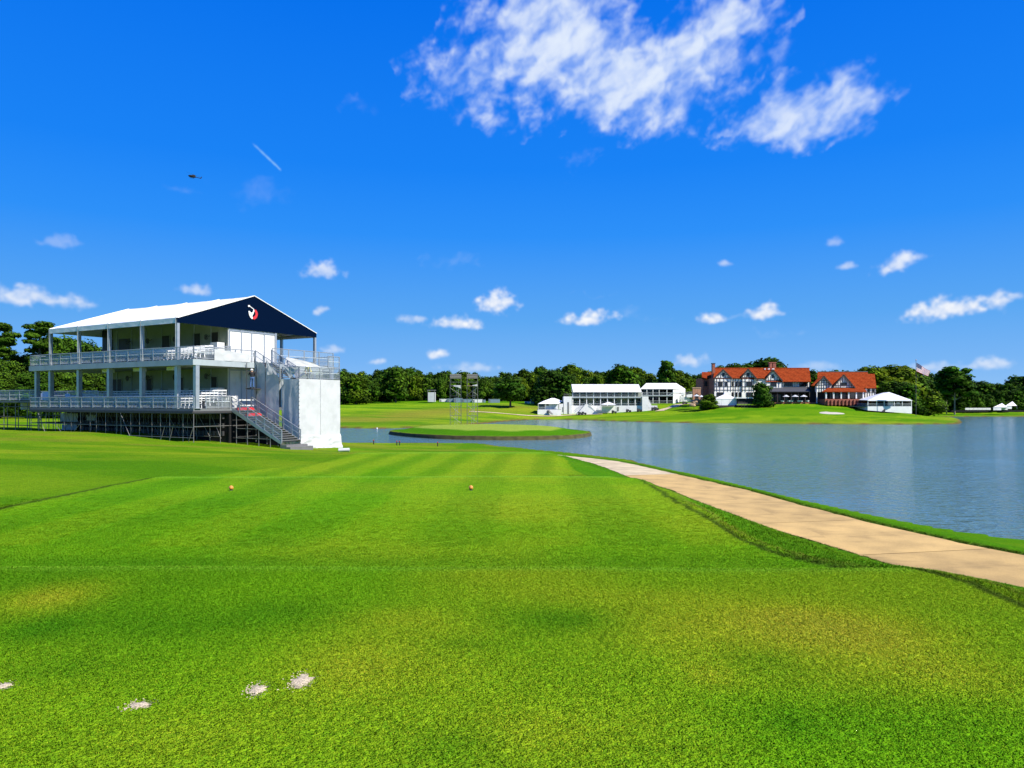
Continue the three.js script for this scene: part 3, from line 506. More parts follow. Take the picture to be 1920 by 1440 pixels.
    for (let i = 0; i < n; i++) { idx.push(0, 1 + i, 1 + (i + 1) % n); for (let r = 0; r < rings - 1; r++) { const p = 1 + r * n + i, s = 1 + r * n + (i + 1) % n; idx.push(p, p + n, s + n, p, s + n, s); } }
    const RS = rng(70 + k);
    for (let i = 0; i < 70; i++) { const th = RS() * 6.283, q = 0.85 + 0.95 * RS() * RS(), X = x + Math.cos(th) * a * q, Z = z + Math.sin(th) * b * q, rr = 0.002 + 0.003 * RS(), y = groundH(X, Z) + 0.006, s0 = pos.length / 3; for (let p = 0; p < 5; p++) pos.push(X + Math.cos(p * 1.257 + th) * rr * 1.4, y - 0.001 * p, -Z + Math.sin(p * 1.257 + th) * rr); idx.push(s0, s0 + 1, s0 + 2, s0, s0 + 2, s0 + 3, s0, s0 + 3, s0 + 4); }
    const g = new THREE.BufferGeometry(); g.setAttribute('position', new THREE.Float32BufferAttribute(pos.map((v, i) => v - [x, groundH(x, z), -z][i % 3]), 3)); g.setIndex(idx); g.computeVertexNormals(); metricUV(g);
    const m = mesh('sand_patch', g, sandM); m.position.set(x, groundH(x, z), -z); tag(m, words[k] + ' sand filled divot in the near turf', 'sand patch');
  });
}
// tee markers
{
  const mk = (px, py, label) => {
    const [X, Z] = onH(px, py + 3.5, EYE - 1.855), t = thing('tee_marker', label, 'tee marker', [X, groundH(X, Z), -Z]);
    const p = []; for (let i = 0; i <= 12; i++) { const a = Math.PI * i / 12; p.push(new THREE.Vector2(Math.max(0.0001, 0.062 * Math.sin(a) * (1 + 0.12 * Math.cos(a))), 0.075 - 0.06 * Math.cos(a))); }
    mesh('knob', new THREE.LatheGeometry(p, 20), M.woodTan, t); const f = new THREE.CylinderGeometry(0.035, 0.05, 0.03, 16); f.translate(0, 0.012, 0); mesh('base', f, M.dark, t); t.scale.setScalar(0.75); const s = new THREE.CylinderGeometry(0.012, 0.006, 0.12, 8); s.translate(0, -0.05, 0); mesh('spike', s, M.steel, t);
  };
  mk(433.5, 915, 'orange wooden tee marker nearer the tented stand, at the left of the pair'); mk(883, 916, 'orange wooden tee marker in the middle of the tee, at the right of the pair');
}

// ---------------------------------------------------------------- the two-storey tented stand beside the tee; its own axes: u along the front away from us, v into its depth
const sX = -29.25, sZ = 62, du = [-0.8712, 0.4909], dv = [0.4909, 0.8712], turnS = Math.atan2(-0.0, 1) + Math.PI - Math.asin(0.4909);
const sW = (u, y, v) => V(sX + du[0] * u + dv[0] * v, y, -(sZ + du[1] * u + dv[1] * v));
const sU = (u, px) => { const r = (px - 960) / F; return (sX + du[0] * u - r * (sZ + du[1] * u)) / (r * dv[1] - dv[0]); };      // v of a photo column on the plane u
const sY = (u, v, py) => EYE + (HY - py) / F * (sZ + du[1] * u + dv[1] * v);
const onStand = (o, u, y, v, turn = 0) => { const p = sW(u, y, v); o.position.copy(p); o.rotation.y = turnS + turn; return o; };
const gS = (u, v) => groundH(sX + du[0] * u + dv[0] * v, sZ + du[1] * u + dv[1] * v);
const LO = 4.85, UP = 9.1, EAVE = 12.65, RIDGE = 15.72, W = 16.4, LEN = 20, U0 = -2.65, U1 = 23.2;
function pickets(b, rails, p, q, y0a, y0b, h, step = 0.11) {          // a mesh-like rail between two feet p, q (u, v)
  const n = Math.max(2, Math.round(Math.hypot(q[0] - p[0], q[1] - p[1]) / step));
  for (let i = 1; i < n; i++) { const t = i / n, u = lerp(p[0], q[0], t), v = lerp(p[1], q[1], t), y = lerp(y0a, y0b, t); b.box(u - 0.008, y + 0.08, v - 0.008, u + 0.008, y + h - 0.02, v + 0.008); }
  for (const f of rails) b.bar([p[0], y0a + h * f, p[1]], [q[0], y0b + h * f, q[1]], 0.024);
}
function railing(parent, p, q, y0a, y0b, h = 1.07, panels = 1, o = null) {
  for (let k = 0; k < panels; k++) {
    const a = [lerp(p[0], q[0], k / panels), lerp(p[1], q[1], k / panels)], c = [lerp(p[0], q[0], (k + 1) / panels), lerp(p[1], q[1], (k + 1) / panels)], ya = lerp(y0a, y0b, k / panels), yc = lerp(y0a, y0b, (k + 1) / panels);
    const fr = new B(); for (const [s, y] of k === panels - 1 ? [[a, ya], [c, yc]] : [[a, ya]]) fr.box(s[0] - 0.035, y, s[1] - 0.035, s[0] + 0.035, y + h, s[1] + 0.035);
    fr.bar([a[0], ya + h, a[1]], [c[0], yc + h, c[1]], 0.036).bar([a[0], ya + 0.09, a[1]], [c[0], yc + 0.09, c[1]], 0.028);
    const r = mesh('railing', fr.get(o), M.alu, parent), b = new B(); pickets(b, [0.55], a, c, ya, yc, h); mesh('picket_infill', b.get(o), M.mesh, r);
  }
}
const stand = thing('tented_stand', 'two storey white tented spectator stand with navy gable and golfer emblem', 'spectator stand', sW(0, 0, 0).toArray(), turnS);
{
  const S = stand;
  // decks
  mesh('lower_deck', new B().box(U0, LO - 0.22, -0.35, U1, LO, W + 0.2).get(), M.deck, S);
  mesh('upper_deck', new B().box(U0, UP - 0.18, -0.35, U1, UP, W + 0.2).get(), M.deck, S);
  mesh('fascia', new B().box(U0 - 0.05, UP - 0.52, -0.42, U1 + 0.05, UP - 0.02, -0.355).box(U0 - 0.06, UP - 0.52, -0.355, U0 - 0.005, UP - 0.02, W).box(U1 + 0.005, UP - 0.52, -0.355, U1 + 0.06, UP - 0.02, W).get(), M.fascia, S);
  mesh('ceiling', new B().box(U0, UP - 0.5, -0.35, U1, UP - 0.46, W).get(), M.wall, S);
  for (let k = 0; k < 3; k++) mesh('air_duct', new B().box(2.2 + k * 5, UP - 0.8, 1.2, 3.2 + k * 5, UP - 0.5, 1.9).get(), M.whitePaint, S);
  // columns
  const col = (u, v, y0, y1, w = 0.26, m = M.alu) => mesh('column', new B().box(u - w / 2, y0, v - w / 2, u + w / 2, y1, v + w / 2).box(u - w * 0.8, y0, v - w * 0.8, u + w * 0.8, y0 + 0.06, v + w * 0.8).get(), m, S);
  for (const u of [U0 + 0.15, 0, 5, 10, 15, 20, 22.6]) { col(u, 0.05, LO, UP - 0.5, 0.36); col(u, W - 0.1, LO, UP - 0.5, 0.3); }
  for (let u = 0; u <= LEN; u += 5) { col(u, 0.05, UP, EAVE, 0.24); col(u, W, UP, EAVE, 0.24); }
  col(0, 10.95, UP, EAVE, 0.24); col(5, 11.2, UP, EAVE, 0.3, M.darkSteel);
  for (let u = 0; u <= LEN; u += 5) { const b = new B(); b.beam([u, EAVE, 0.05], [u, RIDGE - 0.12, W / 2], 0.12, 0.24).beam([u, EAVE, W], [u, RIDGE - 0.12, W / 2], 0.12, 0.24); mesh('rafter', b.get(), M.alu, S); }
  { const b = new B(); b.beam([0, EAVE - 0.05, 0.05], [LEN, EAVE - 0.05, 0.05], 0.14, 0.2).beam([0, EAVE - 0.05, W], [LEN, EAVE - 0.05, W], 0.14, 0.2); mesh('eave_beam', b.get(), M.alu, S); }
  mesh('end_panel', new B().box(18.4, UP, 5.25, 20, EAVE + 0.4, 5.33).get(), M.door, S);
  for (let u = 0; u <= LEN; u += 5) mesh('downpipe', new B().bar([u + 0.14, UP + 0.1, -0.05], [u + 0.05, EAVE + 0.1, -0.12], 0.035).get(), M.alu, S);
  // roof, one fabric bay per pair of rafters and side, each sagging a little
  for (const side of [0, 1]) for (let k = 0; k < 4; k++) {
    const pos = [], idx = [], nx = 10, ny = 14, v0 = side ? W + 0.12 : -0.12;
    for (let j = 0; j <= ny; j++) for (let i = 0; i <= nx; i++) { const t = j / ny, s = i / nx, u = k * 5 + s * 5 - (k === 0 ? 0.15 * (1 - s) : 0); pos.push(u, lerp(EAVE + 0.12, RIDGE, t) - 0.09 * Math.sin(Math.PI * s) * Math.sin(Math.PI * Math.min(t, 0.9)) + 0.02 * (vnoise(u * 2, t * 9, 161 + side) - 0.5), lerp(v0, W / 2, t)); }
    for (let j = 0; j < ny; j++) for (let i = 0; i < nx; i++) { const a = j * (nx + 1) + i, b = a + 1, c = a + nx + 1; idx.push(a, b, c + 1, a, c + 1, c); }
    const g = new THREE.BufferGeometry(); g.setAttribute('position', new THREE.Float32BufferAttribute(pos, 3)); g.setIndex(idx); g.computeVertexNormals(); mesh('roof_panel', metricUV(g), M.vinyl, S);
    mesh('valance', cloth([k * 5 + 0.04, EAVE - 0.34, v0], [k * 5 + 4.96, EAVE - 0.34, v0], [k * 5 + 5, EAVE + 0.12, v0], [k * 5, EAVE + 0.12, v0], 24, 3, 0.012, 171 + k + side * 9), M.vinyl, S);
  }
  { const b = new B(); for (let u = 0; u <= LEN; u += 5) { b.beam([u, EAVE + 0.15, -0.13], [u, RIDGE + 0.03, W / 2], 0.09, 0.05).beam([u, EAVE + 0.15, W + 0.13], [u, RIDGE + 0.03, W / 2], 0.09, 0.05); } mesh('roof_seam', b.get(), M.whitePaint, S); }
  // navy gable cloth
  const gab = mesh('gable_panel', new B().poly([[-0.16, EAVE - 0.3, -0.1], [-0.16, EAVE + 0.1, -0.1], [-0.16, RIDGE - 0.01, W / 2], [-0.16, EAVE + 0.1, W + 0.1], [-0.16, EAVE - 0.3, W + 0.1]], -0.04).get(), M.navy, S);
  mesh('gable_panel', new B().poly([[LEN + 0.1, EAVE - 0.3, -0.1], [LEN + 0.1, EAVE + 0.1, -0.1], [LEN + 0.1, RIDGE - 0.01, W / 2], [LEN + 0.1, EAVE + 0.1, W + 0.1], [LEN + 0.1, EAVE - 0.3, W + 0.1]], 0.04).get(), M.vinyl, S);
  { const b = new B(); b.beam([-0.2, EAVE + 0.13, -0.1], [-0.2, RIDGE + 0.02, W / 2], 0.05, 0.07).beam([-0.2, EAVE + 0.13, W + 0.1], [-0.2, RIDGE + 0.02, W / 2], 0.05, 0.07); mesh('gable_trim', b.get(), M.whitePaint, S); }
  // emblem: a white swinging golfer inside a red arc
  const em = (x, y) => { const px = 440 + x / 20.571, py = 550 + y / 20.571, v = sU(-0.22, px); return [v, sY(-0.22, v, py)]; };
  const shape = (pts, name, m) => { const g = new THREE.ExtrudeGeometry(new THREE.Shape(new THREE.CatmullRomCurve3(pts.map(([x, y]) => { const q = em(x, y); return V(q[0], q[1], 0); }), true, 'catmullrom', 0.35).getPoints(70).map((p) => new THREE.Vector2(p.x, p.y))), { depth: 0.03, bevelEnabled: false }); g.applyMatrix4(new THREE.Matrix4().makeBasis(V(0, 0, 1), V(0, 1, 0), V(-1, 0, 0))); g.translate(-0.215, 0, 0); mesh(name, metricUV(g), m, gab); };
  shape([[530, 690], [560, 678], [590, 700], [620, 740], [660, 742], [700, 710], [712, 660], [712, 628], [735, 612], [752, 640], [750, 700], [725, 770], [690, 845], [672, 880], [690, 925], [690, 985], [650, 978], [600, 925], [560, 840], [540, 760]], 'golfer_figure', M.whitePlastic);
  shape([[600, 500], [735, 605], [722, 622], [590, 520], [575, 515], [545, 522], [515, 512], [512, 475], [535, 455], [575, 460], [590, 480]], 'club', M.whitePlastic);
  shape([[765, 628], [815, 640], [860, 700], [885, 790], [872, 880], [830, 960], [760, 1005], [696, 990], [694, 915], [745, 895], [790, 840], [798, 770], [775, 715], [752, 690]], 'red_arc', M.red);
  // glazed and panelled rooms
  const RV = 5.4, RE = 10.9;
  for (const [y0, y1] of [[LO, UP - 0.5], [UP, EAVE - 0.32]]) {
    const up = y0 > 6, end = up ? 20 : 19.6;
    mesh('room_wall', new B().box(0.05, y0, RV, end, y1 + (up ? 0.9 : 0), RV + 0.1).box(end - 0.1, y0, RV + 0.1, end, y1 + (up ? 0.9 : 0), RE).box(0.05, y0, RE, end, y1, RE + 0.1).get(), M.wall, S);
    mesh('room_wall', new B().box(-0.02, y0, RV - 0.1, 0.05, y1, RE + 0.1).get(), M.whitePaint, S, 'white end wall panels');
    const b = new B(); for (let i = 0; i <= 4; i++) { const v = lerp(RV, RE, i / 4 + (i === 2 ? -0.03 : 0)); b.box(-0.09, y0, v - 0.06, -0.02, y1, v + 0.06); } b.box(-0.08, y1 - 0.22, RV, -0.02, y1 - 0.1, RE); mesh('mullion', b.get(), M.alu, S);
    for (let u = 2.5; u < end; u += 2.5) mesh('mullion', new B().box(u - 0.05, y0, RV - 0.07, u + 0.05, y1 + (up ? 0.6 : 0), RV).get(), M.fascia, S);
    const doors = up ? [[4.6, 1.1], [9.3, 1.2], [16.2, 2.0], [1.9, 0.9], [19, 1.6]] : [[2.1, 0.9], [7.2, 1.1], [12.1, 1.1], [17.5, 1.6]];
    for (const [u, w] of doors) { const dr = mesh('door', new B().box(u - w / 2, y0 + 0.02, RV - 0.05, u + w / 2, y0 + 2.95, RV - 0.005).get(), M.door, S); mesh('door_frame', new B().box(u - w / 2 - 0.08, y0 + 0.02, RV - 0.07, u - w / 2, y0 + 3.03, RV - 0.005).box(u + w / 2, y0 + 0.02, RV - 0.07, u + w / 2 + 0.08, y0 + 3.03, RV - 0.005).box(u - w / 2, y0 + 2.95, RV - 0.07, u + w / 2, y0 + 3.03, RV - 0.005).get(), M.wall, dr); }
    for (const u of [3.3, 6.6, 8.2, 11, 13.6]) mesh('wall_board', new B().box(u - 0.75, y0 + 0.7, RV - 0.04, u + 0.75, y0 + 1.9, RV - 0.005).get(), M.board, S);
    for (const u of [2.6, 7.3, 11.6, 15]) { const g = new B(); const c = new THREE.TorusGeometry(0.26, 0.025, 6, 20); c.translate(u, y1 - 0.75, RV - 0.5); g.push(c); for (let k = 0; k < 4; k++) { const bl = new THREE.BoxGeometry(0.46, 0.07, 0.02); bl.rotateX(0.4); bl.rotateZ(k * Math.PI / 4); bl.translate(u, y1 - 0.75, RV - 0.5); g.push(bl); } g.bar([u, y1 - 0.75, RV - 0.45], [u, y1 - 0.55, RV], 0.03); mesh('fan', g.get(), M.darkSteel, S); }
    if (!up) { mesh('door', new B().box(-0.06, y0 + 0.02, 6.1, -0.02, y0 + 2.75, 8.2).get(), M.whitePaint, S, 'white double door in the end wall'); mesh('corner_post', new B().box(-0.25, y0, 8.6, -0.02, y1, 9.6).get(), M.fascia, S); }
    mesh('cabinet', new B().box(0.5, y0, 4.5, 1.5, y0 + 1.9, RV - 0.1).get(), M.whitePaint, S);
  }
  // seating tiers
  const tier = new B(); for (let r = 1; r < 3; r++) tier.box(-1.6, UP, 0.45 + r * 0.85, 19.6, UP + 0.22 * r, 1.3 + r * 0.85); mesh('seating_tier', tier.get(), M.deck, S);
  const t2 = new B(); for (let r = 1; r < 4; r++) t2.box(-2.3, LO, 0.45 + r * 0.85, 21.5, LO + 0.24 * r, 1.3 + r * 0.85); mesh('seating_tier', t2.get(), M.deck, S);
  // rails round the decks
  railing(S, [U0, -0.3], [U1, -0.3], UP, UP, 1.07, 14); railing(S, [U0, -0.3], [U1, -0.3], LO, LO, 1.02, 14);
  railing(S, [U1, -0.3], [U1, W], UP, UP, 1.07, 6); railing(S, [U1, -0.3], [U1, W], LO, LO, 1.02, 6);
  railing(S, [U1, W], [U0, W], UP, UP, 1.07, 10);
  railing(S, [U0, -0.3], [U0, 6.1], UP, UP, 1.07, 3); railing(S, [U0, 8.2], [U0, W], UP, UP, 1.45, 4); railing(S, [U0, 0.9], [U0, 3.4], LO, LO, 1.07, 2); railing(S, [-0.2, 2.2], [-0.2, 5.4], UP, UP + 0.5, 1.07, 2);
  mesh('end_platform', new B().box(U0 + 0.05, UP + 0.005, 1.9, -0.3, UP + 0.5, 5.2).get(), M.deck, S);
  mesh('skirt_cloth', cloth([U0 - 0.08, UP - 0.02, 1.7], [U0 - 0.08, UP - 0.02, 5.5], [U0 - 0.08, UP + 0.72, 5.5], [U0 - 0.08, UP + 0.95, 1.7], 20, 6, 0.05, 5), M.whiteCloth, S);
  mesh('skirt_cloth', cloth([U0 - 0.1, UP - 0.1, 9.6], [U0 - 0.1, UP - 0.2, 14.8], [U0 - 0.1, UP + 0.3, 13.4], [U0 - 0.1, UP + 0.7, 9.9], 24, 6, 0.06, 6), M.whiteCloth, S);
  // small stair landing behind the far end
  railing(S, [16.6, W + 1.2], [20.2, W + 1.2], LO + 2.4, LO + 2.4, 1.1, 2);
  mesh('back_landing', new B().box(16.6, LO + 2.2, W + 0.3, 20.2, LO + 2.38, W + 1.2).get(), M.deck, S);
  // scaffold below
  const tube = 0.025, base = (u, v) => gS(u, v) - 0.12;
  const us = [-2.6, -1.2, 0.6, 1.9, 3.1, 4.9, 6.2, 7.7, 8.4, 10.1, 11.6, 12.6, 14.2, 15.8, 17, 18.6, 20.3, 21.7, 23.1];
  for (const v of [-0.28, 2.4, 5.2, 8.4]) for (const u of us) { const y0 = base(u, v); mesh('scaffold_pole', new B().bar([u, y0, v], [u, LO - 0.22, v], tube * (v < 0 ? 1.25 : 1.1)).box(u - 0.09, y0 - 0.02, v - 0.09, u + 0.09, y0 + 0.1, v + 0.09).get(), M.steel, S); }
  for (const v of [-0.28, 2.4, 5.2]) for (const y of [2.35, 3.25, 4.45]) mesh('scaffold_ledger', new B().bar([U0, y, v - 0.05], [U1, y, v - 0.05], tube * 1.05).get(), M.steel, S);
  { const b = new B(); for (const u of us) for (const y of [3.3, 4.4]) b.bar([u, y, -0.28], [u, y, 8.4], tube); mesh('scaffold_transom', b.get(), M.steel, S); }
  for (const [a, c, y0, y1] of [[-1.9, -2.6, 3.2, 1.8], [0.6, 0, 3.5, 1.9], [1.9, 1.2, 3.3, 1.8], [14.2, 15.8, 2.1, 3.3], [17, 18.6, 3.3, 2.1], [20.3, 21.7, 4.4, 2.2], [6.2, 7.7, 4.4, 2.2]]) mesh('scaffold_brace', new B().bar([a, y1, -0.34], [c, y0, -0.34], tube).get(), M.steel, S);
  { const b = new B(); for (let k = 0; k < us.length - 1; k++) { b.bar([us[k], 2.2, 2.46], [us[k + 1], 4.4, 2.46], tube).bar([us[k], 4.4, 5.26], [us[k + 1], 2.2, 5.26], tube); } mesh('scaffold_brace', b.get(), M.steel, S); }
  { const b = new B(); for (let u = U0; u <= U1; u += 0.62) b.box(u - 0.04, LO - 0.4, -0.4, u + 0.04, LO - 0.225, 8.8); b.box(U0, LO - 0.42, -0.44, U1, LO - 0.23, -0.4); mesh('deck_joist', b.get(), M.darkSteel, S); }
  mesh('back_screen', cloth([U0, 1.0, 3.3], [U1, 1.6, 3.3], [U1, LO - 0.25, 3.3], [U0, LO - 0.25, 3.3], 60, 10, 0.06, 12), M.blackNet, S);
  mesh('back_screen', cloth([-6.6, 0.8, 5.9], [U0, 0.9, 5.9], [U0, LO - 0.3, 5.9], [-6.2, 3.2, 5.9], 20, 10, 0.05, 13), M.blackNet, S);
  mesh('back_screen', cloth([U0 + 0.05, 0.9, 3.3], [U0 + 0.05, 0.9, 6], [U0 + 0.05, LO - 0.25, 6], [U0 + 0.05, LO - 0.25, 3.3], 10, 10, 0.03, 14), M.blackNet, S);
  { const b = new B(); for (let u = U0 + 0.4; u < U1 - 3; u += 0.5) for (const y of [2.4, 3.1, 3.9]) b.box(u, y, 2.9, u + 0.34, y + 0.4, 3.1); mesh('stored_crates', b.get(), M.darkSteel, S); }
  for (const [u0, u1, y0, y1] of [[20.4, 23.6, 3.15, 4.2], [20.6, 23.4, 2.4, 3.0], [17.2, 18.8, 3.5, 4.1]]) mesh('tarp', cloth([u1, y0, 2.9], [u0, y0, 2.9], [u0, y1, 2.9], [u1, y1, 2.9], 14, 8, 0.06, u0), M.whiteCloth, S);
}
// lower staircase
{
  const T = thing('metal_staircase', 'metal staircase with mesh rails rising from the grass to the lower deck', 'staircase', sW(U0, 0, 3.5).toArray(), turnS), o = V(U0, 0, 3.5);
  const uE = -8.96, yE = 1.95, n = 17, v0 = 3.55, v1 = 5.72, yg = gS(uE - 0.4, 4.6);
  for (const v of [v0, v1]) mesh('stringer', new B().beam([U0, LO - 0.12, v], [uE, yE - 0.05, v], 0.07, 0.28).get(o), M.alu, T);
  for (let i = 0; i < n; i++) { const t = i / n, u = lerp(U0, uE, t), y = lerp(LO, yE, t); mesh('tread', new B().box(u - 0.4, y - 0.045, v0 + 0.04, u, y, v1 - 0.04).box(u - 0.03, y - 0.18, v0 + 0.04, u - 0.015, y - 0.05, v1 - 0.04).get(o), M.steel, T); }
  mesh('landing', new B().box(U0 - 0.02, LO - 0.2, 3.4, U0 + 0.9, LO - 0.005, 6).get(o), M.alu, T);
  mesh('foot_step', new B().box(uE - 0.7, yg - 0.1, v0 - 0.1, uE + 0.05, yE - 0.2, v1 + 0.15).get(o), M.steel, T); mesh('foot_step', new B().box(uE - 1.15, yg - 0.2, v0 - 0.1, uE - 0.72, yE - 0.36, v1 + 0.35).get(o), M.steel, T);
  railing(T, [U0, v0], [uE, v0], LO, yE, 1.05, 6, o); railing(T, [U0, v1], [uE, v1], LO, yE, 1.05, 6, o); railing(T, [U0 + 0.1, 2.6], [U0 + 0.1, 3.5], LO, LO, 1.1, 1, o);
  for (let k = 0; k < 4; k++) { const u = lerp(-3.3, -7.6, k / 3), y = lerp(LO, yE, (u - U0) / (uE - U0)) - 0.2, b = new B(); b.bar([u, gS(u, v0) - 0.1, v0], [u, y, v0], 0.04).bar([u, gS(u, v1) - 0.1, v1], [u, y, v1], 0.04).bar([u, 2.3, v0], [u, 2.3, v1], 0.03); if (k < 3) b.bar([u, 2.2, v0], [lerp(-3.3, -7.6, (k + 1) / 3), 2.2, v0], 0.032).bar([u, 3.05, v0], [Math.max(u - 1.4, -6.4), 3.05, v0], 0.032); mesh('support_frame', b.get(o), M.steel, T); }
  const mat = (i, w, name) => { const t = i / n, u = lerp(U0, uE, t), y = lerp(LO, yE, t); const m = mesh('folded_mat', new B().box(-0.32, 0, -w / 2, 0.02, 0.16, w / 2).box(-0.3, 0.16, -w / 2 + 0.1, 0, 0.24, w / 2 - 0.12).get(), M.red); onStand(m, u - 0.05, y + 0.005, 4.55); tag(m, name, 'mat'); };
  mat(1, 1.8, 'upper red mat lying on the metal stairs near the deck'); mat(4, 1.5, 'lower red mat lying a few steps down the metal stairs');
}
// white wrapped stair tower
{
  const Ta = -8, Tb = -5.87, v0 = 6.47, v1 = 11.6, top = 7.5, o = V(Ta, 0, v0);
  const T = thing('stair_tower', 'scaffold stair tower wrapped in white sheeting at the right end of the tented stand', 'stair tower', sW(Ta, 0, v0).toArray(), turnS);
  const yb = Math.min(gS(Ta, v0), gS(Ta, v1)) - 0.05, p = (g) => { g.translate(-o.x, -o.y, -o.z); return g; };
  for (const [u, v] of [[Ta + 0.1, v0 + 0.1], [Ta + 0.1, v1 - 0.1], [Tb - 0.1, v0 + 0.1], [Tb - 0.1, v1 - 0.1], [Ta + 0.1, (v0 + v1) / 2], [Tb - 0.1, (v0 + v1) / 2]]) mesh('scaffold_pole', new B().bar([u, gS(u, v) - 0.1, v], [u, top + 0.05, v], 0.035).get(o), M.steel, T);
  mesh('landing', new B().box(Ta, top - 0.16, v0, Tb, top - 0.02, v1).get(o), M.deck, T);
  mesh('wrap_sheet', p(cloth([Ta - 0.06, yb + 1.3, v0 - 0.05], [Ta - 0.06, yb + 1.2, v1 + 0.05], [Ta - 0.04, top, v1 + 0.03], [Ta - 0.04, top, v0 - 0.04], 44, 40, 0.05, 21)), M.whiteCloth, T, 'sunlit front sheet');
  mesh('wrap_sheet', p(cloth([Ta - 0.5, gS(Ta, v0) - 0.02, v0 - 0.1], [Ta - 0.4, gS(Ta, v1) - 0.05, v1 + 0.1], [Ta - 0.075, yb + 1.36, v1 + 0.06], [Ta - 0.075, yb + 1.42, v0 - 0.06], 40, 14, 0.2, 22, 0.1)), M.whiteCloth, T, 'loose hem lying out over the grass');
  mesh('wrap_sheet', p(cloth([Tb, yb, v0 - 0.05], [Ta - 0.03, yb, v0 - 0.05], [Ta - 0.03, top - 0.02, v0 - 0.05], [Tb, top, v0 - 0.05], 18, 36, 0.06, 23)), M.whiteCloth, T, 'shaded side sheet');
  mesh('wrap_sheet', p(cloth([Ta, yb, v1 + 0.06], [Tb, yb, v1 + 0.06], [Tb, top, v1 + 0.06], [Ta, top, v1 + 0.06], 14, 24, 0.06, 24)), M.whiteCloth, T);
  mesh('wrap_sheet', p(cloth([Tb + 0.05, yb, v1], [Tb + 0.05, yb, v0], [Tb + 0.05, top, v0], [Tb + 0.05, top, v1], 24, 24, 0.06, 25)), M.whiteCloth, T);
  for (let y = yb + 1.2; y < top - 0.1; y += 0.36) mesh('tie', new B().box(Ta - 0.1, y, v0 - 0.1, Ta - 0.03, y + 0.07, v0 - 0.03).get(o), M.steel, T);
  mesh('seam', new B().box(Ta - 0.118, yb + 1.4, v0 + 2.55, Ta - 0.1, top - 0.02, v0 + 2.575).get(o), M.whiteCloth, T);
  // the flight from the upper deck down to the landing, with sheets hung from it
  const f0 = 6.2, f1 = 8.1, n = 9;
  for (const v of [f0, f1]) mesh('stringer', new B().beam([U0, UP - 0.1, v], [Tb, top - 0.06, v], 0.06, 0.26).get(o), M.alu, T);
  for (let i = 0; i < n; i++) { const t = i / n, u = lerp(U0, Tb, t), y = lerp(UP, top, t); mesh('tread', new B().box(u - 0.38, y - 0.04, f0 + 0.04, u, y, f1 - 0.04).get(o), M.steel, T); }
  railing(T, [U0, f0], [Tb, f0], UP, top, 1.12, 3, o); railing(T, [U0, f1], [Tb, f1], UP, top, 1.3, 3, o);
  railing(T, [Tb, v0], [Ta, v0], top, top, 1.1, 2, o); railing(T, [Ta, v0], [Ta, v1], top, top, 1.1, 4, o); railing(T, [Ta, v1], [Tb, v1], top, top, 1.1, 2, o); railing(T, [Ta, v1 - 1.5], [Ta, v1], top + 1.12, top + 1.12, 1.1, 1, o); railing(T, [Tb, f1 + 0.1], [Tb, v1], top, top, 1.1, 2, o);
  { const g = new B(); // torn side sheet of the flight
    const slope = (u) => lerp(UP, top, (u - U0) / (Tb - U0)), pos = [], idx = [], nx = 30, ny = 26;
    for (let j = 0; j <= ny; j++) for (let i = 0; i <= nx; i++) { const s = i / nx, u = lerp(U0 + 0.05, Tb, s), yt = slope(u) + 0.25 + (s < 0.06 ? 0.5 : 0.55 * Math.abs(((s * 2.6 + 0.2) % 1) - 0.5) - 0.1) + 0.12 * vnoise(s * 14, 1, 181), y0 = lerp(3.6, 2.6, s), y = lerp(y0, yt, j / ny); pos.push(u, y, f0 - 0.09 - 0.07 * (fbm(s * 5, y * 0.8, 3, 182) - 0.4) - 0.25 * Math.max(0, (y - yt + 0.5)) * vnoise(s * 7, 2, 183)); }
    for (let j = 0; j < ny; j++) for (let i = 0; i < nx; i++) { const a = j * (nx + 1) + i; idx.push(a, a + 1, a + nx + 2, a, a + nx + 2, a + nx + 1); }
    const q = new THREE.BufferGeometry(); q.setAttribute('position', new THREE.Float32BufferAttribute(pos, 3)); q.setIndex(idx); q.computeVertexNormals(); q.translate(-o.x, -o.y, -o.z); mesh('hanging_sheet', metricUV(q), M.whiteCloth, T, 'torn sheet hanging from the upper flight'); }
  { const pts = (u0, y0, u1, y1, u2, y2, v, s) => { const g = cloth([u1, y1, v], [u2, y2, v + 0.25], [u0 - 0.05, y0 - 0.05, v], [u0, y0, v], 10, 10, 0.05, s); g.translate(-o.x, -o.y, -o.z); mesh('loose_flap', g, M.whiteCloth, T); };
    pts(-4.3, 9.35, -4.5, 7.9, -5.7, 7.9, f0 - 0.22, 31); pts(-4.6, 9.3, -6.1, 7.55, -7.1, 8.1, f1 - 0.1, 32); pts(-6.1, 8.65, -6.9, 7.52, -7.9, 8.5, v0 - 0.08, 33); pts(-5.9, 7.6, -5.5, 6.2, -6.3, 7.4, v0 - 0.22, 34); }
  // board for the rigger, tied to the scaffold at the deck end
  { const b = new B(); for (const [u, v] of [[-2.9, 5.0], [-2.9, 6.1], [-4.1, 6.1]]) b.bar([u, gS(u, v) - 0.1, v], [u, UP - 0.1, v], 0.035); b.box(-3.5, 6.62, 5.0, -2.75, 6.69, 6.15).bar([-2.9, 6.6, 5.0], [-2.9, 6.6, 6.1], 0.03).bar([-2.9, 8.2, 5.0], [-2.9, 8.2, 6.1], 0.03); mesh('rigger_board', b.get(o), M.darkSteel, T); }
}
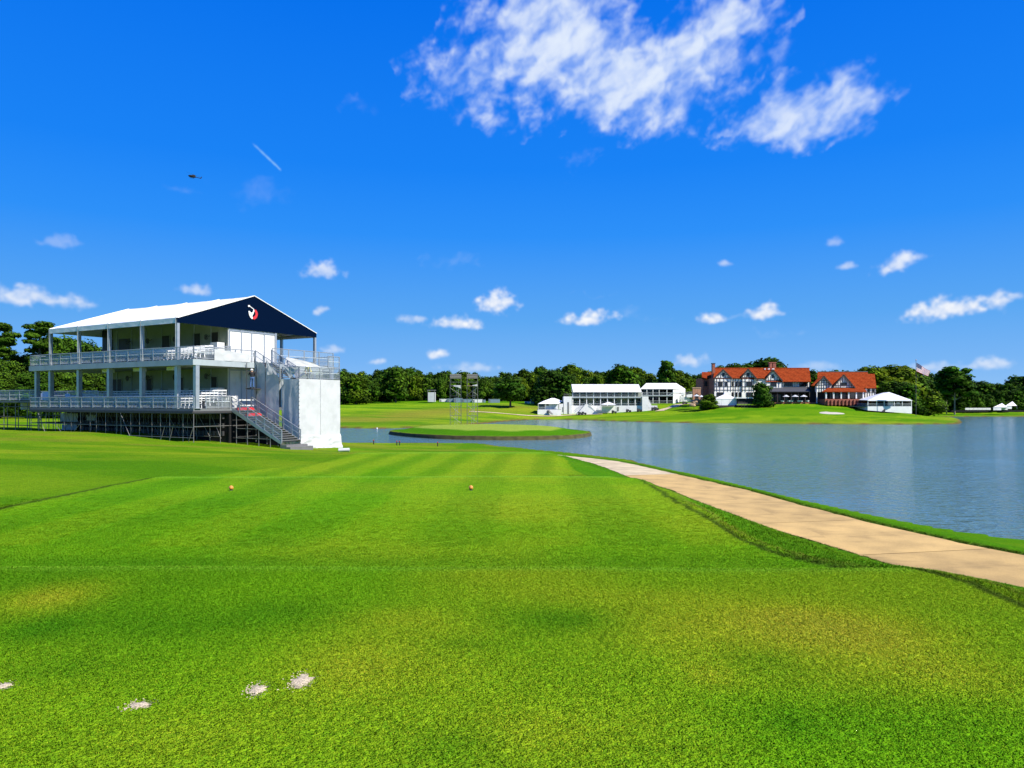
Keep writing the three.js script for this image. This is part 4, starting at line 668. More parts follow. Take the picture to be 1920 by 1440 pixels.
{ // roll of sheeting left on the grass by the tower
  const [X, Z] = onH(645, 846, 1.05), g = new B(); const len = 0.95;
  g.bar([-len / 2, 0.15, 0], [len / 2, 0.17, 0], 0.16, 14).bar([-len / 2 - 0.02, 0.15, 0], [len / 2 + 0.02, 0.17, 0], 0.08, 10);
  const m = mesh('sheeting_roll', g.get(), M.whiteCloth); m.position.set(X, groundH(X, Z), -Z); m.rotation.y = 0.15; tag(m, 'rolled up white sheeting lying on the grass at the foot of the stair tower', 'sheeting roll');
}
// smaller rigging platform beyond the far end of the stand
{
  const T = thing('scaffold_platform', 'low scaffold platform with rails and white panels left of the tented stand', 'scaffold platform', sW(24, 0, 1).toArray(), turnS), o = V(24, 0, 1);
  mesh('platform_deck', new B().box(23.6, 5.35, 0.8, 36, 5.55, 7).get(o), M.deck, T);
  railing(T, [23.7, 0.9], [36, 0.9], 5.55, 5.55, 1.1, 6, o); railing(T, [23.7, 7], [36, 7], 5.55, 5.55, 1.1, 4, o);
  for (const [u0, u1, y, v] of [[26, 27.8, 6.5, 3.2], [29, 30.2, 6.4, 4], [24.2, 25.2, 6.3, 4.2]]) mesh('white_panel', new B().box(u0, 5.6, v, u1, y, v + 0.1).get(o), M.whitePaint, T);
  for (const v of [0.9, 3.5, 6.8]) for (let u = 23.8; u <= 36; u += 2.4) mesh('scaffold_pole', new B().bar([u, gS(u, v) - 0.1, v], [u, 5.35, v], 0.045).get(o), M.steel, T);
  for (const y of [2.9, 3.8, 4.9]) for (const v of [0.9, 6.8]) mesh('scaffold_ledger', new B().bar([23.6, y, v], [36, y, v], 0.05).get(o), M.darkSteel, T);
  mesh('tarp', cloth([36, 4.5, 5], [24, 4.5, 5], [24, 5.3, 5], [36, 5.3, 5], 20, 5, 0.05, 41).translate(-o.x, 0, -o.z), M.whiteCloth, T);
}
// folding chairs in rows on both decks
{
  const b = new B();
  b.box(-0.2, 0.43, -0.2, 0.2, 0.46, 0.2);
  b.box(-0.19, 0.6, 0.2, 0.19, 0.66, 0.23).box(-0.19, 0.82, 0.21, 0.19, 0.94, 0.24);
  for (const x of [-0.19, 0.19]) b.beam([x, 0, -0.22], [x, 0.94, 0.24], 0.035, 0.035).beam([x, 0, 0.24], [x, 0.47, -0.14], 0.03, 0.03);
  const geo = b.get(); let first = null;
  const row = (y, v, u0, u1, label, group) => { const n = Math.round((u1 - u0) / 0.54); for (let i = 0; i < n; i++) { const c = first ? first.clone() : mesh('folding_chair', geo, M.whitePlastic); if (first) { c.name = nm('folding_chair'); scene.add(c); } first = first || c; const R = hash2(i, Math.round(v * 10), Math.round(y)); onStand(c, lerp(u0, u1, (i + 0.5) / n), y + 0.003, v, (R - 0.5) * 0.16); c.userData = {}; tag(c, label, 'chair', group); } };
  const nth = ['front row', 'second row', 'third row', 'top row'];
  for (let r = 0; r < 3; r++) row(UP + 0.22 * r, 0.75 + r * 0.85, -1.5, 19.2, `white folding chair in the ${r === 2 ? 'rearmost row' : nth[r]} on the upper deck of the tented stand`, `upper deck chairs, ${r === 2 ? 'rearmost row' : nth[r]}`);
  for (let r = 0; r < 4; r++) row(LO + 0.24 * r, 0.75 + r * 0.85, -2.2, 19.6, `white folding chair in the ${nth[r]} on the lower deck of the tented stand`, `lower deck chairs, ${nth[r]}`);
}
// two riggers
function person(name, label, J, R, colorAt, extras) {
  const N = 56, mc = new MarchingCubes(N, new THREE.MeshStandardMaterial(), false, false, 80000), lo = V(1e9, 1e9, 1e9), hi = V(-1e9, -1e9, -1e9);
  for (const k in J) { const p = V(...J[k]); lo.min(p.clone().subScalar(0.22)); hi.max(p.clone().addScalar(0.22)); }
  const c = lo.clone().add(hi).multiplyScalar(0.5), half = Math.max(hi.x - lo.x, hi.y - lo.y, hi.z - lo.z) / 2 * 1.08;
  const bones = [['pel', 'chest'], ['chest', 'neck'], ['neck', 'head'], ['lsh', 'lel'], ['lel', 'lha'], ['rsh', 'rel'], ['rel', 'rha'], ['lhi', 'lkn'], ['lkn', 'lan'], ['lan', 'lto'], ['rhi', 'rkn'], ['rkn', 'ran'], ['ran', 'rto'], ['lsh', 'rsh'], ['lhi', 'rhi']].map(([a, b]) => [V(...J[a]), V(...J[b]), R[a], R[b]]);
  const P = V(), ab = V(), ap = V();
  for (let z = 0; z < N; z++) for (let y = 0; y < N; y++) for (let x = 0; x < N; x++) {
    P.set((x - N / 2) / (N / 2) * half + c.x, (y - N / 2) / (N / 2) * half + c.y, (z - N / 2) / (N / 2) * half + c.z);
    let s = 0; for (const [a, b, ra, rb] of bones) { ab.subVectors(b, a); ap.subVectors(P, a); const t = clamp(ap.dot(ab) / ab.lengthSq()); s += Math.exp(-(ap.addScaledVector(ab, -t).length() - lerp(ra, rb, t)) / 0.022); }
    mc.field[z * N * N + y * N + x] = Math.log(s + 1e-30) * 0.022;
  }
  mc.isolation = 0; mc.update();
  const n = mc.count, pos = new Float32Array(n * 3), nor = new Float32Array(n * 3), col = new Float32Array(n * 3);
  for (let i = 0; i < n; i++) { const q = [0, 1, 2].map((k) => mc.positionArray[3 * i + k] * half + c.getComponent(k)); const cc = colorAt(q[0], q[1], q[2]); for (let k = 0; k < 3; k++) { pos[3 * i + k] = q[k]; nor[3 * i + k] = mc.normalArray[3 * i + k]; col[3 * i + k] = cc[k]; } }
  const g = new THREE.BufferGeometry(); g.setAttribute('position', new THREE.BufferAttribute(pos, 3)); g.setAttribute('normal', new THREE.BufferAttribute(nor, 3)); g.setAttribute('color', new THREE.BufferAttribute(col, 3)); g.computeVertexNormals();
  const T = thing(name, label, 'person'); mesh('body', g, new THREE.MeshStandardMaterial({ vertexColors: true, roughness: 0.85, side: THREE.DoubleSide }), T); extras(T);
  return T;
}
const helmet = (T, p) => { const a = new THREE.SphereGeometry(0.135, 18, 10, 0, 6.283, 0, 1.7); a.scale(0.95, 0.95, 1.12); const r = new THREE.CylinderGeometry(0.16, 0.165, 0.02, 18); const g = new B().push(a).push(r, new THREE.Matrix4().makeTranslation(0, -0.01, 0.03)).get(); g.translate(p[0], p[1], p[2]); mesh('helmet', g, M.whitePlastic, T); };
const RAD = { pel: 0.15, chest: 0.155, neck: 0.06, head: 0.105, lsh: 0.065, lel: 0.048, lha: 0.042, rsh: 0.065, rel: 0.048, rha: 0.042, lhi: 0.095, lkn: 0.065, lan: 0.048, lto: 0.042, rhi: 0.095, rkn: 0.065, ran: 0.048, rto: 0.042 };
{ // standing on the board, arms out to the sheet
  const J = { pel: [0, 0.98, 0], chest: [0.01, 1.3, 0.03], neck: [0.02, 1.5, 0.05], head: [0.03, 1.63, 0.09], lsh: [-0.19, 1.42, 0.03], lel: [-0.24, 1.2, 0.2], lha: [-0.1, 1.14, 0.42], rsh: [0.2, 1.42, 0.04], rel: [0.27, 1.25, 0.24], rha: [0.2, 1.3, 0.48], lhi: [-0.1, 0.92, 0], lkn: [-0.12, 0.5, 0.06], lan: [-0.13, 0.08, -0.02], lto: [-0.14, 0.045, 0.14], rhi: [0.1, 0.92, 0], rkn: [0.13, 0.5, 0.08], ran: [0.13, 0.08, 0.02], rto: [0.14, 0.045, 0.18] };
  const T = person('person', 'person in white helmet, dark shirt and jeans standing at the scaffold beside the hanging sheet', J, RAD, (x, y, z) => (y < 0.1 ? [0.02, 0.015, 0.01] : y < 1.02 ? [0.06, 0.13, 0.3] : y > 1.5 || z > 0.27 ? [0.42, 0.24, 0.16] : [0.012, 0.012, 0.016]), (t) => helmet(t, [0.03, 1.66, 0.08]));
  onStand(T, -3.1, 6.69, 5.45, Math.PI * 1.0 - 2.2);
}
{ // bending over on the landing of the tower
  const J = { pel: [0, 0.78, -0.25], chest: [0, 1.0, 0.05], neck: [0, 1.1, 0.23], head: [0, 1.13, 0.36], lsh: [-0.19, 1.06, 0.15], lel: [-0.24, 0.8, 0.25], lha: [-0.12, 0.55, 0.36], rsh: [0.19, 1.06, 0.15], rel: [0.25, 0.8, 0.26], rha: [0.14, 0.56, 0.38], lhi: [-0.1, 0.74, -0.25], lkn: [-0.14, 0.44, 0.03], lan: [-0.13, 0.08, -0.12], lto: [-0.14, 0.045, 0.06], rhi: [0.1, 0.74, -0.25], rkn: [0.14, 0.44, 0.05], ran: [0.13, 0.08, -0.1], rto: [0.14, 0.045, 0.08] };
  const T = person('person', 'person in yellow vest and white helmet bending over on the stair tower landing', J, RAD, (x, y, z) => (y < 0.1 ? [0.02, 0.015, 0.01] : y < 0.72 && Math.abs(x) < 0.24 && z < 0.2 ? [0.03, 0.035, 0.06] : z > 0.26 || y < 0.75 ? [0.35, 0.2, 0.13] : [0.72, 0.66, 0.08]), (t) => helmet(t, [0, 1.17, 0.38]));
  const v = sU(-7.4, 580); onStand(T, -7.3, 7.49, v, Math.PI + 0.4);
}
// ---------------------------------------------------------------- across the lake; sizes read at photo pixels and a distance Z
const q = (px, py, Z) => at(px, py, Z).toArray();
class Far {                                       // a thing whose parts are laid out by photo pixels at given distances
  constructor(name, label, category, px, py, Z, group) { this.o = at(px, py, Z); this.T = thing(name, label, category, this.o.toArray(), 0, group); }
  box(name, x0, y0, x1, y1, Z0, depth, mat, parent, label) { const a = at(x0, y1, Z0), b = at(x1, y0, Z0); return mesh(name, new B().box(a.x, a.y, a.z, b.x, b.y, a.z - depth).get(this.o), mat, parent || this.T, label); }
  geo(name, b, mat, parent, label) { return mesh(name, b.get(this.o), mat, parent || this.T, label); }
  win(x0, y0, x1, y1, Z, nx = 2, ny = 2, parent) {
    const a = at(x0, y1, Z), b = at(x1, y0, Z), f = new B(), w = 0.07; f.box(a.x, a.y, a.z, a.x + w, b.y, a.z + 0.06).box(b.x - w, a.y, a.z, b.x, b.y, a.z + 0.06).box(a.x + w, a.y, a.z, b.x - w, a.y + w, a.z + 0.06).box(a.x + w, b.y - w, a.z, b.x - w, b.y, a.z + 0.06);
    for (let i = 1; i < nx; i++) { const x = lerp(a.x, b.x, i / nx); f.box(x - 0.035, a.y + w, a.z + 0.01, x + 0.035, b.y - w, a.z + 0.05); }
    for (let i = 1; i < ny; i++) { const y = lerp(a.y, b.y, i / ny); f.box(a.x + w, y - 0.025, a.z + 0.012, b.x - w, y + 0.025, a.z + 0.045); }
    const fr = this.geo('window', f, M.timber, parent); this.geo('pane', new B().box(a.x + w, a.y + w, a.z + 0.004, b.x - w, b.y - w, a.z + 0.012), M.pane, fr); return fr;
  }
}
const tileTex = tex(512, (x, y) => { const row = Math.floor(y * 16), u = x * 12 + (row % 2) * 0.5, k = hash2(Math.floor(u) % 12, row, 201), e = Math.min(1, 0.72 + 1.6 * (y * 16 - row)), n = fbm(x * 4, y * 4, 4, 203, 4); const v = (0.55 + 0.5 * k) * e * (0.7 + 0.6 * n); return [v, v * (0.75 + 0.5 * k), v * (0.7 + 0.5 * k)]; });
const brickTex = tex(512, (x, y) => { const row = Math.floor(y * 16), u = x * 8 + (row % 2) * 0.5, k = hash2(Math.floor(u) % 8, row, 205), j = Math.min(1, Math.min((u % 1) * 9, (y * 16 - row) * 6)); const v = lerp(0.95, 0.55 + 0.45 * k, clamp(j)); return [v, v * (0.9 + 0.2 * k), v]; });
M.tile = new THREE.MeshPhysicalMaterial({ color: rgb(0.29, 0.05, 0.012), roughness: 0.95, specularIntensity: 0.1, side: THREE.DoubleSide, map: scaled(tileTex, 3.2), bumpMap: scaled(tileTex, 3.2), bumpScale: 0.05 });
M.brick = std([0.36, 0.12, 0.075], 0.9, { map: scaled(brickTex, 1.9), bumpMap: scaled(brickTex, 1.9), bumpScale: 0.01 });
M.stone = std([0.42, 0.29, 0.17], 0.95, { map: scaled(dirtTex, 1), bumpMap: scaled(wrinkleTex, 0.7), bumpScale: 0.05 });
M.towerSteel = std([0.12, 0.13, 0.12], 0.6, { metalness: 0.3 }); M.towerBoard = std([0.22, 0.21, 0.19], 0.8);
M.hedge = std([0.03, 0.075, 0.012], 0.9);
M.sand = std([0.47, 0.43, 0.35], 1);

// ---- clubhouse, main block
{
  const Z = 215, ZR = 221, H = new Far('clubhouse', 'long half timbered clubhouse with red tiled roof, three white gables and brick wing', 'clubhouse', 1420, 756, Z);
  const T = (x0, y0, x1, y1, w = 0.2, z = Z - 0.04) => H.geo('timber', new B().beam(q(x0, y0, z), q(x1, y1, z), w * 0.75, 0.1), M.timber);
  H.box('brick_wing', 1317.5, 709, 1331, 757, 221, 8, M.brick); H.win(1320.5, 715, 1326, 724, 220.95, 2, 2); { const p = at(1339, 757, Z), e = at(1339, 709, Z); H.geo('brick_side', new B().box(p.x - 0.12, p.y, p.z + 0.02, p.x - 0.01, e.y, -221), M.brick); }
  H.geo('wing_roof', new B().poly([q(1316, 709.5, 220.5), q(1341, 709.5, 220.5), q(1341, 697.5, 225), q(1316, 697.5, 225)], 0.2), M.tile);
  H.box('chimney', 1336, 682, 1341, 712, 218, 1.2, M.brick); H.box('chimney_cap', 1335.4, 680.6, 1341.6, 682, 217.9, 1.4, M.slate);
  H.box('chimney', 1443, 680.5, 1448, 695, 221, 1.1, M.brick); H.box('chimney', 1449.5, 680.5, 1455, 695, 221, 1.1, M.brick); H.box('chimney_cap', 1442, 679, 1456, 680.5, 220.9, 1.4, M.brick);
  H.box('wall', 1339, 709.2, 1447, 757, Z, 11, M.stucco); H.box('wall', 1447, 716.2, 1519, 757, Z + 0.6, 10, M.stucco); H.box('side_wall', 1519, 726, 1530.5, 757, Z - 2.4, 8, M.dark);
  H.geo('gable_end', new B().poly([q(1518.6, 716, Z + 0.7), q(1518.6, 716, Z + 10), q(1517.4, 691, ZR)], 0.1), M.stucco);
  // main roof, front and back slopes
  H.geo('roof', new B().poly([q(1337.5, 709, Z - 0.5), q(1436, 709, Z - 0.5), q(1436, 690.6, ZR), q(1340, 690.6, ZR)], 0.22).poly([q(1436, 715.6, Z - 0.7), q(1520.5, 715.6, Z - 0.7), q(1517.5, 690.6, ZR), q(1436, 690.6, ZR)], 0.22).poly([q(1517.5, 690.6, ZR), q(1519.5, 712, ZR + 7), q(1343, 712, ZR + 7), q(1340, 690.6, ZR)], 0.2), M.tile);
  H.geo('ridge_cap', new B().bar(q(1339.5, 690.3, ZR), q(1518, 690.3, ZR), 0.14, 8), M.tile);
  for (const [x, w] of [[1434.5, 1.2], [1442, 1.6], [1450, 2.2]]) H.box('roof_vent', x - w, 690.6, x + w, 692.8, 219.5, 0.5, M.whitePaint);
  // three front gables
  const gable = (xa, ya, xl, yl, xr, yr, zf, cut) => {
    H.geo('gable', new B().poly([q(xl, yl + 0.6, zf), q(xr, yr + 0.6, zf), q(xa, ya, zf)], 0.3), M.stucco);
    H.geo('gable_roof', new B().poly([q(xl - 1, yl + 0.8, zf - 0.5), q(xa, ya - 1.4, zf - 0.5), q(xa, ya - 1.4, ZR), q(xl - 1, yl + 0.8, Z + 2.4)], 0.16).poly([q(xa, ya - 1.4, zf - 0.5), q(xr + 1, yr + 0.8, zf - 0.5), q(xr + 1, yr + 0.8, Z + 2.4), q(xa, ya - 1.4, ZR)], 0.16), M.tile);
    for (const [a, b] of [[xl - 1, yl + 0.9], [xr + 1, yr + 0.9]]) H.geo('bargeboard', new B().beam(q(a, b, zf - 0.52), q(xa, ya - 1.0, zf - 0.52), 0.1, 0.36), M.timber);
    const h = (y) => { const t = (y - ya) / (yl - ya), t2 = (y - ya) / (yr - ya); return [lerp(xa, xl, t), lerp(xa, xr, t2)]; };
    for (const y of cut) { const [a, b] = h(y); T(a + 0.5, y, b - 0.5, y, 0.2, zf - 0.04); }
    return h;
  };
  const zf = Z - 0.35;
  gable(1356, 694, 1339.5, 709, 1371.5, 709, zf, [702.5, 708.5]); T(1352, 697.5, 1348, 703, 0.16, zf - 0.06); T(1360, 697.5, 1364, 703, 0.16, zf - 0.06); for (const x of [1347, 1351.5, 1360.5, 1365]) T(x, 702.5, x, 709.5, 0.16, zf - 0.05);
  gable(1402.5, 693, 1391, 707.5, 1421, 713, zf, [702, 707.5]); T(1398, 697, 1395, 702.5, 0.16, zf - 0.06); T(1407, 697, 1411, 703, 0.16, zf - 0.06); for (const x of [1397, 1400, 1405, 1409, 1413]) T(x, 702.5, x, 711, 0.16, zf - 0.05);
  gable(1449, 694, 1435.5, 712, 1466.5, 714, zf, [712.5]); for (const x of [1441, 1445.5, 1452.5, 1457, 1461]) T(x, 703 + Math.abs(x - 1449) * 0.5, x, 714, 0.16, zf - 0.05);
  H.win(1354, 699, 1358.5, 706, zf - 0.02, 1, 2); H.win(1400, 699, 1405, 706, zf - 0.02, 1, 2); H.win(1447, 702, 1451, 709, zf - 0.02, 1, 2);
  H.box('gable_wall', 1339.5, 709, 1371, 757, zf, 0.3, M.stucco); H.box('gable_wall', 1391, 708, 1414, 757, zf, 0.3, M.stucco); H.box('gable_wall', 1436, 713, 1467, 727, zf, 0.3, M.stucco);
  const zz = zf - 0.05;
  for (const [x0, x1, z] of [[1339.5, 1371, zz], [1371, 1391, Z - 0.04], [1391, 1414, zz]]) for (const y of [715.5, 724.8, 731.2]) T(x0, y, x1, y, 0.2, z);
  for (const x of [1340, 1344, 1350, 1357.5, 1364.5, 1370.5]) T(x, 709.5, x, x === 1357.5 ? 735 : 734, 0.18, zz - 0.01);
  for (const x of [1375, 1379, 1384.5, 1390]) T(x, 707.5, x, 735, 0.16, Z - 0.06);
  for (const x of [1392, 1397.5, 1413]) T(x, 709, x, 735, 0.18, zz - 0.01);
  for (const x of [1405, 1409]) { T(x, 709, x, 715.5, 0.16, zz - 0.01); T(x, 725, x, 734, 0.16, zz - 0.01); }
  T(1339.8, 716, 1344, 723.5, 0.18, zz - 0.02);
  for (const [a, b] of [[1346.5, 1355], [1359.5, 1363]]) H.win(a, 716, b, 724.3, zz - 0.02, a < 1350 ? 3 : 1, 3);
  for (const [a, b] of [[1372, 1376], [1378.6, 1383], [1385.4, 1389.5]]) { H.win(a, 716, b, 724.3, Z - 0.07, 1, 3); H.win(a, 735.5, b, 744, Z - 0.07, 1, 3); }
  H.win(1399.5, 716, 1411, 724.3, zz - 0.02, 3, 3); H.win(1344, 735.5, 1357, 745, zz - 0.02, 4, 2); H.win(1399.5, 735.5, 1411, 744.5, zz - 0.02, 3, 2);
  H.win(1445, 716.5, 1455.5, 724.5, zz - 0.02, 3, 2); H.win(1471.5, 716.8, 1485, 724.5, Z + 0.52, 4, 2); H.win(1499.5, 716.8, 1513, 724.5, Z + 0.52, 4, 2);
  for (const x of [1455.8, 1460.5, 1466.5]) T(x, 713, x, 726, 0.16, zz - 0.01);
  for (const x of [1470.5, 1486.5, 1490.5, 1494.5, 1498.5, 1514.5, 1518.5]) T(x, 716, x, 725.5, 0.16, Z + 0.54);
  // slate veranda roof and the shaded terrace under it
  H.geo('veranda_roof', new B().poly([q(1443, 734, Z - 4), q(1519, 734, Z - 4), q(1517, 725.3, Z + 0.5), q(1445, 725.3, Z + 0.5)], 0.2), M.slate);
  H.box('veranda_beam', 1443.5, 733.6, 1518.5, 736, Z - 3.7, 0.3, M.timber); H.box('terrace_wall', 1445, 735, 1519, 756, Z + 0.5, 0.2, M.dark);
  for (const x of [1446, 1458, 1471, 1484, 1497, 1510, 1518]) H.box('veranda_post', x - 0.7, 735, x + 0.7, 756.5, Z - 3.6, 0.25, M.timber);
  for (let x = 1448; x < 1516; x += 11.3) H.box('terrace_door', x, 740, x + 8, 755, Z + 0.38, 0.1, M.pane);
  H.box('terrace_slab', 1443, 754.6, 1530, 757, Z - 6, 6.5, M.brick);
}
// ---- clubhouse, dining wing on the right
{
  const Z = 212, ZR = 218, H = new Far('clubhouse_wing', 'separate red roofed half timbered clubhouse wing with brick porch, beside the marquee', 'clubhouse wing', 1585, 757, Z);
  const T = (x0, y0, x1, y1, w = 0.18, z = Z - 0.05) => H.geo('timber', new B().beam(q(x0, y0, z), q(x1, y1, z), w * 0.75, 0.1), M.timber);
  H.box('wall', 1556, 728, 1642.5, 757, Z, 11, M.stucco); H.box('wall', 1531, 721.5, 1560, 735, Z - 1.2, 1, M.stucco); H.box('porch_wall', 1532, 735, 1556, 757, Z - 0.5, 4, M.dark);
  H.geo('roof', new B().poly([q(1543, 727.5, Z - 0.6), q(1643.5, 727.5, Z - 0.6), q(1640, 701, ZR), q(1543, 701, ZR)], 0.22).poly([q(1640, 701, ZR), q(1643, 724, ZR + 7), q(1545, 724, ZR + 7), q(1543, 701, ZR)], 0.2), M.tile);
  H.geo('roof', new B().poly([q(1533, 709, ZR + 2), q(1628, 709, ZR + 2), q(1627, 697.5, ZR + 6), q(1533, 697.5, ZR + 6)], 0.2).poly([q(1627, 697.5, ZR + 6), q(1628, 709, ZR + 10), q(1533, 709, ZR + 10), q(1533, 697.5, ZR + 6)], 0.2), M.tile, null, 'higher rear roof');
  H.geo('ridge_cap', new B().bar(q(1533, 697.2, ZR + 6), q(1627, 697.2, ZR + 6), 0.16, 8), M.slate);
  H.geo('roof', new B().poly([q(1521, 722.6, Z - 1.6), q(1533, 722.6, Z - 1.6), q(1546, 705, Z + 3), q(1537, 705, Z + 5)], 0.18), M.tile, null, 'low slope at the left');
  const gable = (xa, ya, xl, yl, xr, yr, zf) => {
    H.geo('gable', new B().poly([q(xl, yl + 0.4, zf), q(xr, yr + 0.4, zf), q(xa, ya, zf)], 0.3), M.stucco);
    H.geo('gable_roof', new B().poly([q(xl - 1, yl + 0.8, zf - 0.5), q(xa, ya - 1.3, zf - 0.5), q(xa, ya - 1.3, ZR), q(xl - 1, yl + 0.8, Z + 2)], 0.16).poly([q(xa, ya - 1.3, zf - 0.5), q(xr + 1, yr + 0.8, zf - 0.5), q(xr + 1, yr + 0.8, Z + 2), q(xa, ya - 1.3, ZR)], 0.16), M.tile);
    for (const [a, b] of [[xl - 1, yl + 0.9], [xr + 1, yr + 0.9]]) H.geo('bargeboard', new B().beam(q(a, b, zf - 0.52), q(xa, ya - 0.9, zf - 0.52), 0.1, 0.34), M.timber);
  };
  gable(1545, 706.5, 1531, 721.5, 1559, 721.5, Z - 1.5); H.box('gable_wall', 1531.5, 721.5, 1558.5, 735, Z - 1.5, 0.3, M.stucco);
  const z1 = Z - 1.56; for (const y of [717.5, 721.5, 727.5]) T(1545 - (y < 720 ? 10 : 13.4), y, 1545 + (y < 720 ? 10 : 13.4), y, 0.18, z1);
  for (const x of [1536, 1540.5, 1545, 1549.5, 1554]) T(x, x === 1545 ? 709 : 708.5 + Math.abs(x - 1545) * 1.02, x, 735, 0.15, z1 - 0.01); T(1541, 712, 1545, 714.5, 0.15, z1 - 0.02); T(1549, 712, 1545, 714.5, 0.15, z1 - 0.02);
  gable(1582, 703.5, 1562, 726.8, 1602.5, 726.8, Z - 2); const z2 = Z - 2.06; for (const y of [722.6, 726.6]) T(1582 - (y - 703.5) * 0.84, y, 1582 + (y - 703.5) * 0.84, y, 0.18, z2);
  for (const x of [1568, 1572, 1576, 1579.5, 1584.5, 1588, 1592, 1596]) T(x, 705 + Math.abs(x - 1582) * 1.16, x, x > 1576 && x < 1588 ? 717 : 726.6, 0.14, z2 - 0.01);
  H.win(1577, 717.3, 1587, 723.3, z2 - 0.02, 3, 2);
  H.geo('porch_roof', new B().poly([q(1541, 734.2, Z - 6), q(1625, 734.2, Z - 6), q(1619, 726.8, Z - 1.6), q(1553, 726.8, Z - 1.6)], 0.2).poly([q(1553, 726.8, Z - 1.6), q(1548, 733, Z - 1), q(1541, 734.2, Z - 6)], 0.15).poly([q(1625, 734.2, Z - 6), q(1625, 733, Z - 1), q(1619, 726.8, Z - 1.6)], 0.15), M.tile);
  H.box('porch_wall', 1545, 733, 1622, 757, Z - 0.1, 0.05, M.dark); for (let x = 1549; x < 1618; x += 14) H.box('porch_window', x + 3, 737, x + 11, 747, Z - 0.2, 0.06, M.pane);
  for (const x of [1549.2, 1563.4, 1577.5, 1591.6, 1605.8, 1619]) { H.box('porch_column', x - 1.2, 734, x + 1.2, 748, Z - 5.6, 0.4, M.whitePaint); H.box('column_base', x - 1.7, 747.2, x + 1.7, 748.3, Z - 5.7, 0.6, M.brick); }
  H.box('porch_base', 1547, 748.3, 1643, 759, Z - 5.8, 5, M.brick); for (let x = 1552; x < 1640; x += 7) H.box('brick_pier', x, 750, x + 2.6, 760, Z - 6.3, 0.5, M.brick);
  H.box('corner_post', 1531, 733, 1532.6, 756, Z - 1.8, 0.3, M.whitePaint);
  for (const x of [1622, 1626.5, 1631, 1635.5, 1640, 1642.3]) T(x, 728, x, 746, 0.18); T(1620, 728.5, 1643, 728.5); T(1620, 736, 1643, 736);
  for (const x of [1627.2, 1636.2]) H.win(x, 729.5, x + 3, 735.2, Z - 0.06, 1, 2);
}
// umbrellas and tables on the terrace
function umbrella(px, py, Z, label, r = 1.25, group) {
  const p = at(px, py + 12, Z), t = thing('patio_umbrella', label, 'umbrella', p.toArray(), 0, group), g = new THREE.ConeGeometry(r, 0.55, 8, 1, true); g.translate(0, 12 / F * Z, 0);
  mesh('canopy', metricUV(g), M.whiteCloth, t); mesh('pole', new B().bar([0, 0, 0], [0, 12 / F * Z, 0], 0.03).get(), M.darkSteel, t); mesh('base', new B().box(-0.25, -0.05, -0.25, 0.25, 0.06, 0.25).get(), M.darkSteel, t);
}
umbrella(1474, 742, 208, 'white umbrella, leftmost of the three under the slate veranda of the clubhouse', 1.05); umbrella(1491, 742, 208, 'white umbrella, middle one of three under the slate veranda of the clubhouse', 1.15); umbrella(1507, 742, 208, 'white umbrella, rightmost of the three under the slate veranda of the clubhouse', 1.15);
umbrella(1306, 741, 206, 'grey white umbrella in front of the small brick arch', 1.0); umbrella(1315, 742.5, 206, 'white umbrella between the brick arch and the clubhouse wing', 0.8);
for (const x of [1467, 1479.5, 1484, 1497.5, 1502, 1514]) { const p = at(x, 752.6, 208.2), t = thing('terrace_table', 'small white cloth covered table on the shaded clubhouse terrace', 'table', [p.x, at(x, 755.5, 208.2).y, p.z], 0, 'terrace tables'); const g = new THREE.CylinderGeometry(0.5, 0.5, 0.05, 14); g.translate(0, 0.74, 0); mesh('tabletop', g, M.whitePaint, t); mesh('cloth_skirt', new THREE.CylinderGeometry(0.5, 0.42, 0.4, 14, 1, true).translate(0, 0.53, 0), M.whiteCloth, t); mesh('pedestal', new B().bar([0, 0, 0], [0, 0.5, 0], 0.05).get(), M.darkSteel, t); }

